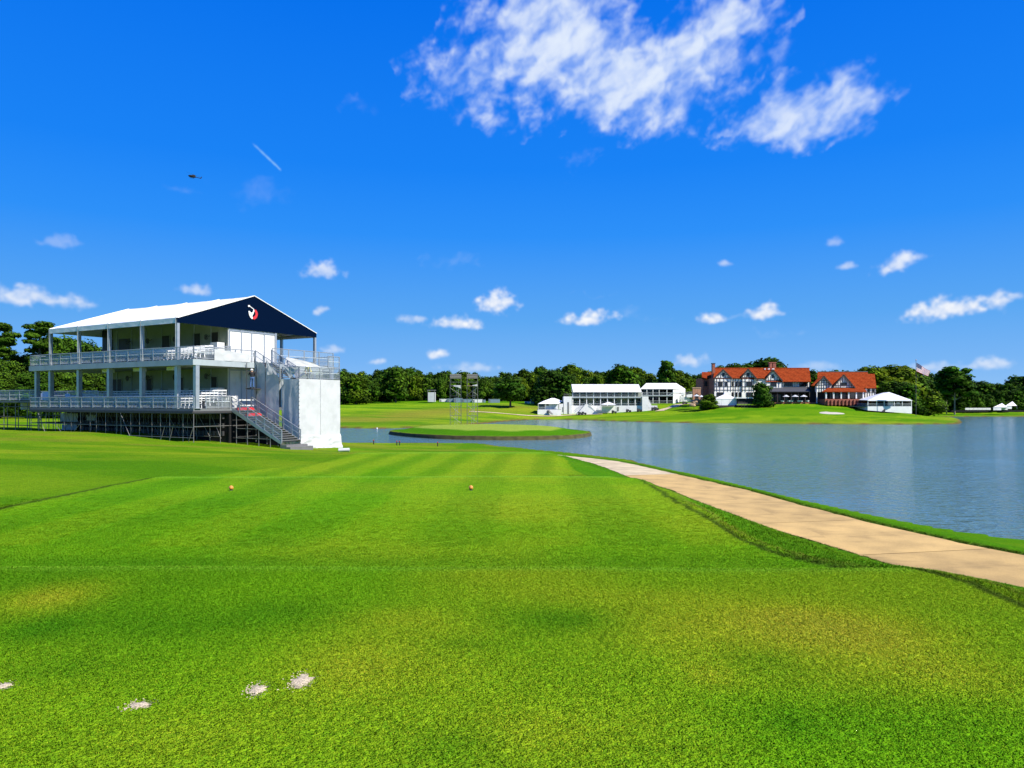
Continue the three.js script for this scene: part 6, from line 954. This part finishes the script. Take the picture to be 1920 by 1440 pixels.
// flag
{
  const Z = 190, o = at(1717.5, 776, Z), h = (776 - 673) / F * Z, t = thing('flagpole', 'tall dark flagpole flying the national flag beside the marquee', 'flagpole', [o.x, groundH(o.x, Z), o.z]);
  const b = new THREE.CylinderGeometry(0.045, 0.1, h, 10); b.translate(0, h / 2, 0); mesh('pole', b, M.darkSteel, t); mesh('finial', new THREE.SphereGeometry(0.13, 12, 8).translate(0, h + 0.1, 0), M.woodTan, t);
  const c = document.createElement('canvas'); c.width = 494; c.height = 260; const x = c.getContext('2d');
  for (let i = 0; i < 13; i++) { x.fillStyle = i % 2 ? '#f4f1ee' : '#9a1226'; x.fillRect(0, i * 20, 494, 20); } x.fillStyle = '#1a2350'; x.fillRect(0, 0, 198, 140); x.fillStyle = '#ffffff';
  for (let r = 0; r < 9; r++) for (let k = 0; k < (r % 2 ? 5 : 6); k++) { const cx = 16.5 + k * 33 + (r % 2 ? 16.5 : 0), cy = 14 + r * 14; x.beginPath(); for (let p = 0; p < 10; p++) { const a = -Math.PI / 2 + p * Math.PI / 5, rr = p % 2 ? 2.4 : 6; x.lineTo(cx + Math.cos(a) * rr, cy + Math.sin(a) * rr); } x.closePath(); x.fill(); }
  const ct = new THREE.CanvasTexture(c); ct.colorSpace = THREE.SRGBColorSpace;
  const pos = [], uv = [], idx = [], nx = 24, ny = 12, u0 = (HY - 680.5) / F * Z + EYE, fl = (px, py) => [(px - 1717.5) / F * Z, EYE + (HY - py) / F * Z - groundH(o.x, Z)];
  const tl = fl(1718.2, 680), bl = fl(1718.2, 696.5), tr = fl(1744, 696.5), br = fl(1741, 706);
  for (let j = 0; j <= ny; j++) for (let i = 0; i <= nx; i++) { const s = i / nx, v = j / ny, X = lerp(lerp(tl[0], tr[0], s), lerp(bl[0], br[0], s), v), Y = lerp(lerp(tl[1], tr[1], s), lerp(bl[1], br[1], s), v) + 0.12 * Math.sin(s * 7) * s; pos.push(X, Y, 0.05 + s * 0.28 * Math.sin(s * 9 + v * 1.6)); uv.push(s, 1 - v); }
  for (let j = 0; j < ny; j++) for (let i = 0; i < nx; i++) { const a = j * (nx + 1) + i; idx.push(a, a + nx + 1, a + nx + 2, a, a + nx + 2, a + 1); }
  const g = new THREE.BufferGeometry(); g.setAttribute('position', new THREE.Float32BufferAttribute(pos, 3)); g.setAttribute('uv', new THREE.Float32BufferAttribute(uv, 2)); g.setIndex(idx); g.computeVertexNormals();
  mesh('flag', g, new THREE.MeshStandardMaterial({ map: ct, roughness: 0.8, side: THREE.DoubleSide }), t);
}
// sand bunker on the lawn below the clubhouse, drive, stakes, little markers
{
  const pts = [[1537, 776.5], [1546, 775.2], [1556, 776], [1570, 776], [1582, 777.2], [1584, 778.4], [1574, 779.6], [1560, 780], [1548, 779.6], [1538, 778.4]].map(([x, y]) => { const Z = 188 + (779.6 - y) * 0.9; return [(x - 960) / F * Z, Z]; });
  const c = pts.reduce((a, p) => [a[0] + p[0] / pts.length, a[1] + p[1] / pts.length], [0, 0]), cur = new THREE.CatmullRomCurve3(pts.map((p) => V(p[0], 0, p[1])), true).getPoints(60), pos = [0, groundH(...c) + 0.16, 0], idx = [];
  for (let r = 1; r <= 4; r++) for (const p of cur) { const k = r / 4, X = lerp(c[0], p.x, k), Z = lerp(c[1], p.z, k); pos.push(X - c[0], groundH(X, Z) + (r < 4 ? 0.14 : 0.02), -(Z - c[1])); }
  const n = cur.length; for (let i = 0; i < n; i++) { idx.push(0, 1 + i, 1 + (i + 1) % n); for (let r = 0; r < 3; r++) { const a = 1 + r * n + i, b = 1 + r * n + (i + 1) % n; idx.push(a, a + n, b + n, a, b + n, b); } }
  const g = new THREE.BufferGeometry(); g.setAttribute('position', new THREE.Float32BufferAttribute(pos, 3)); g.setIndex(idx); g.computeVertexNormals(); metricUV(g);
  const m = mesh('sand_bunker', g, M.sand); m.position.set(c[0], 0, -c[1]); tag(m, 'white sand bunker on the slope below the clubhouse', null, null, 'structure');
  // pale service drive rising between the stands and the clubhouse
  const road = (name, list, w, mat, label) => { const P = [], I = [], curve = new THREE.CatmullRomCurve3(list.map(([x, y, Z]) => V((x - 960) / F * Z, 0, Z))), N = 60; for (let i = 0; i <= N; i++) { const p = curve.getPoint(i / N), tn = curve.getTangent(i / N); for (const s of [-1, -0.33, 0.33, 1]) { const X = p.x - tn.z * s * w / 2, Z = p.z + tn.x * s * w / 2; P.push(X, groundH(X, Z) + 0.13, -Z); } } for (let i = 0; i < N; i++) for (let k = 0; k < 3; k++) { const a = i * 4 + k; I.push(a, a + 1, a + 5, a, a + 5, a + 4); } const gg = new THREE.BufferGeometry(); gg.setAttribute('position', new THREE.Float32BufferAttribute(P, 3)); gg.setIndex(I); gg.computeVertexNormals(); tag(mesh(name, metricUV(gg), mat), label, null, null, 'structure'); };
  road('service_drive', [[1236, 768.5, 216], [1256, 763, 225], [1275, 758, 236], [1300, 756, 246]], 3, M.concreteNew, 'pale service drive rising past the glazed stand');
  road('shore_path', [[880, 779, 213], [960, 779, 214], [1030, 779, 216], [1080, 777.5, 219.5], [1130, 774, 218]], 1.6, M.concreteNew, 'pale path along the far shore to the hospitality stand');
}
{ let first = null; for (const [px, py] of [[700.5, 837], [744, 836.5], [749, 836.5], [820.5, 836.5]]) { const [X, Z] = onH(px, py, 0.45), o = first ? first.clone() : (() => { const t = thing('marker_stake', '', 'stake'); mesh('stake', new B().box(-0.05, -0.1, -0.05, 0.05, 0.42, 0.05).get(), M.timber, t); mesh('cap', new B().box(-0.055, 0.42, -0.055, 0.055, 0.5, 0.055).get(), M.red, t); return t; })(); if (first) { o.name = nm('marker_stake'); scene.add(o); } first = first || o; o.position.set(X, groundH(X, Z), -Z); o.userData = {}; tag(o, 'short dark stake in the grass at the near water edge beyond the tee', 'stake', 'stakes along the near bank'); } }
{ const X0 = at(707, 803, 140), g = new THREE.SphereGeometry(0.16, 12, 8); const t = thing('white_buoy', 'small white round marker at the brown far bank left of the island', 'marker', [X0.x, 0.1, X0.z]); mesh('ball', g, M.whitePlastic, t); mesh('stem', new B().bar([0, -0.4, 0], [0, -0.1, 0], 0.03).get(), M.steel, t); }
{ // helicopter high in the sky
  const Z = 420, p = at(362, 331, Z), t = thing('helicopter', 'small dark helicopter high in the blue sky above the tented stand', 'helicopter', p.toArray()); t.rotation.set(0, 0, -0.2);
  const s = 9 / F * Z / 1.25, bod = new THREE.SphereGeometry(1, 18, 12); bod.scale(s * 1.05, s * 0.32, s * 0.36); bod.translate(-s * 0.25, 0, 0); mesh('cabin', bod, M.dark, t);
  const bod2 = new THREE.SphereGeometry(1, 12, 8); bod2.scale(s * 0.55, s * 0.2, s * 0.25); bod2.translate(s * 0.1, s * 0.27, 0); mesh('engine_cowl', bod2, M.dark, t);
  mesh('tail_boom', new B().beam([s * 0.5, 0.02, 0], [s * 2.1, -s * 0.08, 0], s * 0.12, s * 0.14).get(), M.dark, t); mesh('tail_fin', new B().poly([[s * 1.85, -s * 0.1, 0], [s * 2.15, -s * 0.1, 0], [s * 2.3, s * 0.38, 0], [s * 2.12, s * 0.38, 0]], 0.1).get(), M.dark, t);
  mesh('rotor_blade', new B().beam([-s * 0.1, s * 0.52, 0], [s * 1.0, s * 0.62, -s * 1.6], 0.12, 0.03).get(), M.dark, t); mesh('rotor_blade', new B().beam([-s * 0.1, s * 0.52, 0], [-s * 1.2, s * 0.5, s * 1.6], 0.12, 0.03).get(), M.dark, t); mesh('rotor_mast', new B().bar([-s * 0.1, s * 0.2, 0], [-s * 0.1, s * 0.55, 0], 0.08).get(), M.dark, t);
  mesh('skid', new B().bar([-s * 0.9, -s * 0.45, s * 0.3], [s * 0.4, -s * 0.45, s * 0.3], 0.05).bar([-s * 0.6, -s * 0.45, s * 0.3], [-s * 0.5, -s * 0.2, s * 0.2], 0.04).bar([s * 0.1, -s * 0.45, s * 0.3], [0, -s * 0.2, s * 0.2], 0.04).get(), M.dark, t); mesh('skid', new B().bar([-s * 0.9, -s * 0.45, -s * 0.3], [s * 0.4, -s * 0.45, -s * 0.3], 0.05).bar([-s * 0.6, -s * 0.45, -s * 0.3], [-s * 0.5, -s * 0.2, -s * 0.2], 0.04).bar([s * 0.1, -s * 0.45, -s * 0.3], [0, -s * 0.2, -s * 0.2], 0.04).get(), M.dark, t);
}

// ---------------------------------------------------------------- trees
const leafM = [[1, 1, 1], [0.82, 0.95, 0.85], [2.1, 1.5, 0.8], [0.68, 0.78, 0.9], [1.3, 1.1, 0.7], [1.6, 1.25, 0.7]].map((c) => new THREE.MeshPhysicalMaterial({ color: rgb(...c), vertexColors: true, roughness: 0.85, specularIntensity: 0.1, side: THREE.DoubleSide, transmission: 0.25, thickness: 0 }));
const barkM = std([0.12, 0.09, 0.065], 0.95, { map: scaled(dirtTex, 1) }), paleBark = std([0.26, 0.21, 0.16], 0.95, { map: scaled(dirtTex, 1) });
function crownGeo(seed, lobes, leaves, size, flat = 1) {           // lobes: [x, y, z, rx, ry, rz]
  const R = rng(seed), pos = [], nor = [], col = [], idx = [], n = V(), p = V(), t1 = V(), t2 = V(), f = V();
  const vol = lobes.map((l) => (l[3] * l[4] + l[4] * l[5] + l[3] * l[5])), tot = vol.reduce((a, b) => a + b, 0), yMin = Math.min(...lobes.map((l) => l[1] - l[4])), yMax = Math.max(...lobes.map((l) => l[1] + l[4]));
  const tone = lobes.map(() => [0.55 + 0.85 * R(), R()]);
  for (let li = 0; li < lobes.length; li++) {
    const [x, y, z, rx, ry, rz] = lobes[li], m = Math.round(leaves * vol[li] / tot);
    for (let i = 0; i < m; i++) {
      const a = R() * 6.283, c = R() * 2 - 1, s = Math.sqrt(1 - c * c); n.set(s * Math.cos(a), c, s * Math.sin(a));
      const bump = 0.72 + 0.5 * vnoise(n.x * 3.1 + li * 5, n.y * 3.1 + n.z * 2.7, 301), rr = bump * (0.72 + 0.34 * Math.sqrt(R()));
      p.set(x + n.x * rx * rr, y + n.y * ry * rr, z + n.z * rz * rr);
      const sz = size * (0.55 + 0.9 * R()), b = R() * 6.283;
      f.set(n.x / rx, n.y / ry, n.z / rz).normalize(); f.x += (R() - 0.5) * 1.3; f.y += (R() - 0.5) * 1.3 * flat + (flat < 1 ? 0.8 : 0.25); f.z += (R() - 0.5) * 1.3; f.normalize();
      t1.set(Math.cos(b), 0.3 * (R() - 0.5), Math.sin(b)); t1.addScaledVector(f, -t1.dot(f)).normalize(); t2.crossVectors(f, t1);
      const k = pos.length / 3, w = [[-0.5, -0.35], [0.1, -0.55], [0.55, 0], [0.15, 0.5], [-0.45, 0.4]], v = 0.7 + 0.6 * R(), tn = tone[li][0] * v * (R() < 0.06 ? 1.5 : 1), yel = tone[li][1] * 0.5 + 0.5 * R();
      const base = [0.034 + 0.044 * yel, 0.098 + 0.042 * yel, 0.005 + 0.003 * yel];
      for (const [u, q2] of w) { const j = 0.7 + 0.6 * R(); pos.push(p.x + (t1.x * u + t2.x * q2) * sz * j, p.y + (t1.y * u + t2.y * q2) * sz * j, p.z + (t1.z * u + t2.z * q2) * sz * j); const mx = f.x * 0.5 + n.x * 0.6, my = f.y * 0.5 + n.y * 0.6, mz = f.z * 0.5 + n.z * 0.6, l = Math.hypot(mx, my, mz) || 1; nor.push(mx / l, my / l, mz / l); col.push(base[0] * tn, base[1] * tn, base[2] * tn); }
      idx.push(k, k + 1, k + 2, k, k + 2, k + 3, k, k + 3, k + 4);
    }
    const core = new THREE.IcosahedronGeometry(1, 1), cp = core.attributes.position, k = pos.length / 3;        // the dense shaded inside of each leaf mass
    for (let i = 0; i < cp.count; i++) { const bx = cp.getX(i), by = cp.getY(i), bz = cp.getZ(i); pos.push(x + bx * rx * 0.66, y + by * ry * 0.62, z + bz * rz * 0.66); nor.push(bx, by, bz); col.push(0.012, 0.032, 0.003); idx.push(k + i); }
  }
  const g = new THREE.BufferGeometry(); g.setAttribute('position', new THREE.Float32BufferAttribute(pos, 3)); g.setAttribute('normal', new THREE.Float32BufferAttribute(nor, 3)); g.setAttribute('color', new THREE.Float32BufferAttribute(col, 3)); g.setIndex(idx);
  return g;
}
function trunkGeo(seed, h, r, ends) {                              // tapered trunk with limbs to the leaf masses
  const R = rng(seed), b = new B(), g = new THREE.CylinderGeometry(r * 0.45, r, h, 9, 4); g.translate(0, h / 2, 0); b.push(g);
  for (const [x, y, z] of ends) { const y0 = Math.min(h * 0.98, Math.max(h * 0.35, y - Math.hypot(x, z) * 1.1)), a = V(0, y0, 0), e = V(x, y, z), d = e.clone().sub(a), c = new THREE.CylinderGeometry(r * 0.1, r * 0.32, d.length(), 6); b.push(c, new THREE.Matrix4().compose(a.add(e).multiplyScalar(0.5), new THREE.Quaternion().setFromUnitVectors(V(0, 1, 0), d.normalize()), V(1, 1, 1))); }
  return b.get();
}
// prototypes about 20 m tall
const protos = {};
function proto(kind, seed, fn) { const R = rng(seed), lobes = [], { h = 8, r = 0.4, n, env, sz = 1, leaves = 2600, size = 0.85, flat = 1 } = fn; for (let i = 0; i < n; i++) lobes.push(env(R, i, n)); (protos[kind] ||= []).push([crownGeo(seed, lobes, leaves, size, flat), trunkGeo(seed + 1, h, r, lobes.slice(0, 12).map((l) => l.slice(0, 3)))]); }
const oakEnv = (W, y0, y1, sq = 1) => (R, i, n) => { const t = (i + 0.5) / n, a = i * 2.4 + R(), y = lerp(y0, y1, Math.pow(t, 0.9)), k = Math.sqrt(Math.max(0.05, 1 - ((y - lerp(y0, y1, 0.38)) / ((y1 - y0) * 0.66)) ** 2)), d = W * k * (0.35 + 0.55 * R()), s = (1.7 + 1.5 * R()) * sq * (1.15 - 0.4 * t); return [Math.cos(a) * d, y, Math.sin(a) * d, s * 1.15, s * 0.85, s * 1.15]; };
for (let k = 0; k < 4; k++) proto('oak', 400 + k * 10, { h: 13, r: 0.45, n: 24, env: oakEnv(5.2 + (k % 2), 4.2, 18.4) });
for (let k = 0; k < 3; k++) proto('low', 450 + k * 10, { h: 9, r: 0.4, n: 22, env: oakEnv(6, 1.8, 17.5, 1.15) });
for (let k = 0; k < 2; k++) proto('tall', 480 + k * 10, { h: 16.5, r: 0.2, n: 21, env: (R, i, n) => { const t = i / n, a = i * 2.4 + R(), y = lerp(8.2, 18.8, t), d = (4.6 - 2.2 * t) * (0.3 + 0.75 * R()), s = 1.1 + 0.9 * R(); return [Math.cos(a) * d, y, Math.sin(a) * d, s * 1.25, s * 0.8, s * 1.25]; }, leaves: 2200, size: 0.75 });
for (let k = 0; k < 3; k++) proto('pine', 510 + k * 10, { h: 18.5, r: 0.3, n: 22, env: (R, i, n) => { const t = i / n, a = i * 2.4 + R() * 1.4, y = lerp(6.5, 19.4, t), d = (2.9 - 1.2 * t) * (0.35 + 0.75 * R()), s = 0.7 + 0.65 * R(); return [Math.cos(a) * d, y, Math.sin(a) * d, s * 1.45, s * 0.5, s * 1.45]; }, leaves: 7000, size: 0.38, flat: 0.5 });
for (let k = 0; k < 2; k++) proto('near', 550 + k * 10, { h: 12, r: 0.4, n: 30, env: oakEnv(5.4, 2.2, 18.6), leaves: 9000, size: 0.42 });
proto('lone', 590, { h: 12, r: 0.5, n: 26, env: oakEnv(5.6, 6.6, 17.9, 1.2), leaves: 3600, size: 0.95 });
proto('shrub', 580, { h: 10, r: 0.3, n: 18, env: oakEnv(5.6, 2.2, 17.5, 1.25), leaves: 3200, size: 0.95 });
const treeCount = {};
function tree(kind, px, topY, Z, label, opt = {}) {
  const X = (px - 960) / F * Z, y = groundH(X, Z), hgt = EYE + (HY - topY) / F * Z - y, list = protos[kind], i = (treeCount[kind] = (treeCount[kind] ?? -1) + 1), [cg, tg] = list[i % list.length];
  const name = opt.name || { pine: 'pine_tree', tall: 'tall_tree', shrub: 'bushy_tree' }[kind] || 'broadleaf_tree', t = thing(name, label, 'tree', [X, y - 0.15, -Z], i * 2.1, opt.group), k = hgt / 20.6, w = k * (opt.w || 1);
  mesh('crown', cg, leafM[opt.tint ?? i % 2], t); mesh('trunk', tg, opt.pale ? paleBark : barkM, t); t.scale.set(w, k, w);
}
const R9 = rng(2024);
function wood(x0, x1, step, topFn, Z0, Z1, label, group, kinds = ['oak', 'low', 'oak'], tints = [0, 1, 3, 0, 4, 4, 5]) {
  let i = 0; for (let x = x0; x < x1; x += step * (0.75 + 0.5 * R9())) { const Z = lerp(Z0, Z1, R9()); tree(kinds[i % kinds.length], x, topFn(x) + (R9() - 0.4) * 9, Z, label, { group, tint: tints[Math.floor(R9() * tints.length)], w: 0.85 + 0.4 * R9() }); i++; }
}
const prof = (pts) => (x) => { let k = 0; while (k < pts.length - 2 && pts[k + 1][0] < x) k++; const [a, b] = [pts[k], pts[k + 1]]; return lerp(a[1], b[1], clamp((x - a[0]) / (b[0] - a[0]))); };
const topL = prof([[560, 690], [640, 691], [680, 691], [700, 693], [725, 686], [760, 684], [800, 691], [850, 692], [890, 697], [930, 698], [975, 692]]);
const topM = prof([[975, 692], [1030, 683], [1080, 682], [1110, 690], [1140, 690], [1165, 680], [1190, 685], [1220, 693], [1290, 694], [1330, 694]]);
const topH = prof([[1330, 690], [1383, 677], [1410, 690], [1440, 669], [1470, 684], [1500, 690], [1520, 686], [1560, 690], [1600, 688], [1650, 684]]);
const topR = prof([[1640, 682], [1700, 682], [1725, 690], [1760, 694], [1830, 712], [1880, 713], [1920, 702], [2050, 695]]);
const GA = ['broad green tree in the far wood between the stair tower and the scaffold towers', 'far wood left of the scaffold towers'], GB = ['green tree in the far wood behind the two white stands', 'far wood behind the white stands'], GC = ['tree rising behind the red roofs of the clubhouse', 'trees behind the clubhouse roofs'], GD = ['dark green tree in the wood along the right shore', 'wood on the right shore'], GE = ['tree in the shaded second row of the wood beyond the fairway and stands', 'second row of the far wood'];
wood(590, 985, 13, (x) => topL(x) + 12, 272, 292, ...GA, ['low', 'oak', 'low']); wood(570, 990, 17, topL, 296, 330, ...GE);
wood(985, 1335, 14, (x) => topM(x) + 11, 276, 292, ...GB, ['low', 'oak', 'low']); wood(980, 1340, 17, topM, 290, 330, ...GE);
wood(1330, 1660, 24, topH, 262, 300, ...GC, ['oak']); wood(1335, 1660, 30, (x) => topH(x) + 12, 245, 256, ...GC, ['low']);
wood(1780, 1960, 15, topR, 284, 310, ...GD, ['oak', 'low', 'oak'], [3, 3, 1, 0]); wood(1690, 1960, 16, (x) => topR(x) + 18, 277, 282, ...GD, ['low', 'low', 'oak'], [3, 1, 3]); wood(1700, 1960, 20, (x) => topR(x) + 4, 318, 350, ...GE, ['oak'], [3]);
tree('lone', 957, 700.5, 233, 'lone dark round tree standing on the fairway left of the white pavilion', { tint: 3, w: 1.4 });
tree('low', 668, 699, 255, 'light green tree at the near wood edge just right of the stair tower', { tint: 4, w: 1.25 });
tree('low', 642, 694, 258, 'green tree partly hidden behind the right edge of the stair tower', { tint: 0, w: 1.2 });
tree('oak', 742, 683, 268, 'tall humped tree, highest in the wood left of the scaffold towers', { tint: 0, w: 1.25 });
tree('tall', 1249, 670, 280, 'tall open crowned tree rising above the second white stand', { tint: 1, pale: 1, w: 0.95 });
tree('low', 1030, 684, 250, 'large dark tree behind the corner pavilion', { tint: 3, w: 1.25 }); tree('low', 1060, 694, 247, 'dark round tree right behind the left wrapped tower', { tint: 3, w: 1.1 });
tree('oak', 1165, 679, 262, 'broad crowned tree above the ridge of the hospitality stand', { tint: 1, w: 1.25 });
tree('shrub', 1429, 711, 203.5, 'dark bushy tree standing right in front of the clubhouse', { tint: 3, w: 1.15 });
tree('shrub', 1329, 735, 205, 'small shrub beside the brick wing of the clubhouse', { tint: 4, w: 1.5, name: 'bushy_tree' });
tree('oak', 1437, 667, 248, 'highest tree behind the clubhouse, above the twin chimneys', { tint: 1, w: 1.7 }); tree('oak', 1383, 676, 250, 'round tree behind the clubhouse between its first two gables', { tint: 1, w: 1.5 });
for (const [x, y, l] of [[1642, 684, 'yellow green tree, leftmost of the four beside the clubhouse wing roof'], [1664, 680, 'yellow green tree, second of the four beside the clubhouse wing roof'], [1688, 681, 'yellow green tree, third of the four beside the clubhouse wing roof'], [1706, 686, 'dark yellow green tree directly left of the flagpole']]) tree(x > 1700 ? 'low' : 'oak', x, y, 236 + (x - 1640) * 0.12, l, { tint: x > 1700 ? 0 : 2, w: 1.35 });
tree('low', 1672, 706, 226, 'green tree behind the marquee roof', { tint: 0, w: 1.3 }); tree('low', 1700, 712, 222, 'green tree at the right rear corner of the marquee', { tint: 1, w: 1.3 });
tree('low', 1741, 722, 238, 'light green low tree right of the flagpole', { tint: 4, w: 1.5 });
tree('tall', 1790, 681, 262, 'tall broad tree with bare pale trunk right of the flag', { tint: 1, pale: 1, w: 1.5 }); tree('tall', 1775, 691, 268, 'tall tree with bare pale trunk close behind the flag', { tint: 1, pale: 1, w: 1.1 });
// behind the tented stand
for (const [x, y, Z, l] of [[8, 594, 122, 'tall pine at the left photo edge behind the tented stand'], [74, 589, 120, 'tall layered pine just left of the tented stand roof'], [-22, 604, 128, 'pine half outside the photo at the far left']]) tree('pine', x, y, Z, l, { tint: 0, w: 0.95 });
const GF = ['dense green tree behind the left end of the tented stand', 'trees behind the tented stand'];
for (const [x, y, Z, w] of [[-60, 640, 125, 1], [-25, 664, 118, 1.1], [20, 668, 115, 1], [45, 660, 124, 1], [78, 664, 118, 0.9], [100, 625, 130, 0.95], [125, 622, 134, 1], [150, 633, 136, 1], [178, 641, 140, 0.9], [196, 652, 142, 0.9], [60, 690, 108, 1.3], [0, 690, 106, 1.3], [110, 690, 112, 1.2], [150, 690, 118, 1.2], [195, 690, 128, 1.2], [240, 700, 140, 1.2], [-50, 690, 106, 1.3]]) tree('near', x, y, Z, GF[0], { group: GF[1], tint: [0, 1, 3, 1][Math.floor(R9() * 4)], w });

// ----------------------------------------------------------------
camera.updateProjectionMatrix();
renderer.render(scene, camera);
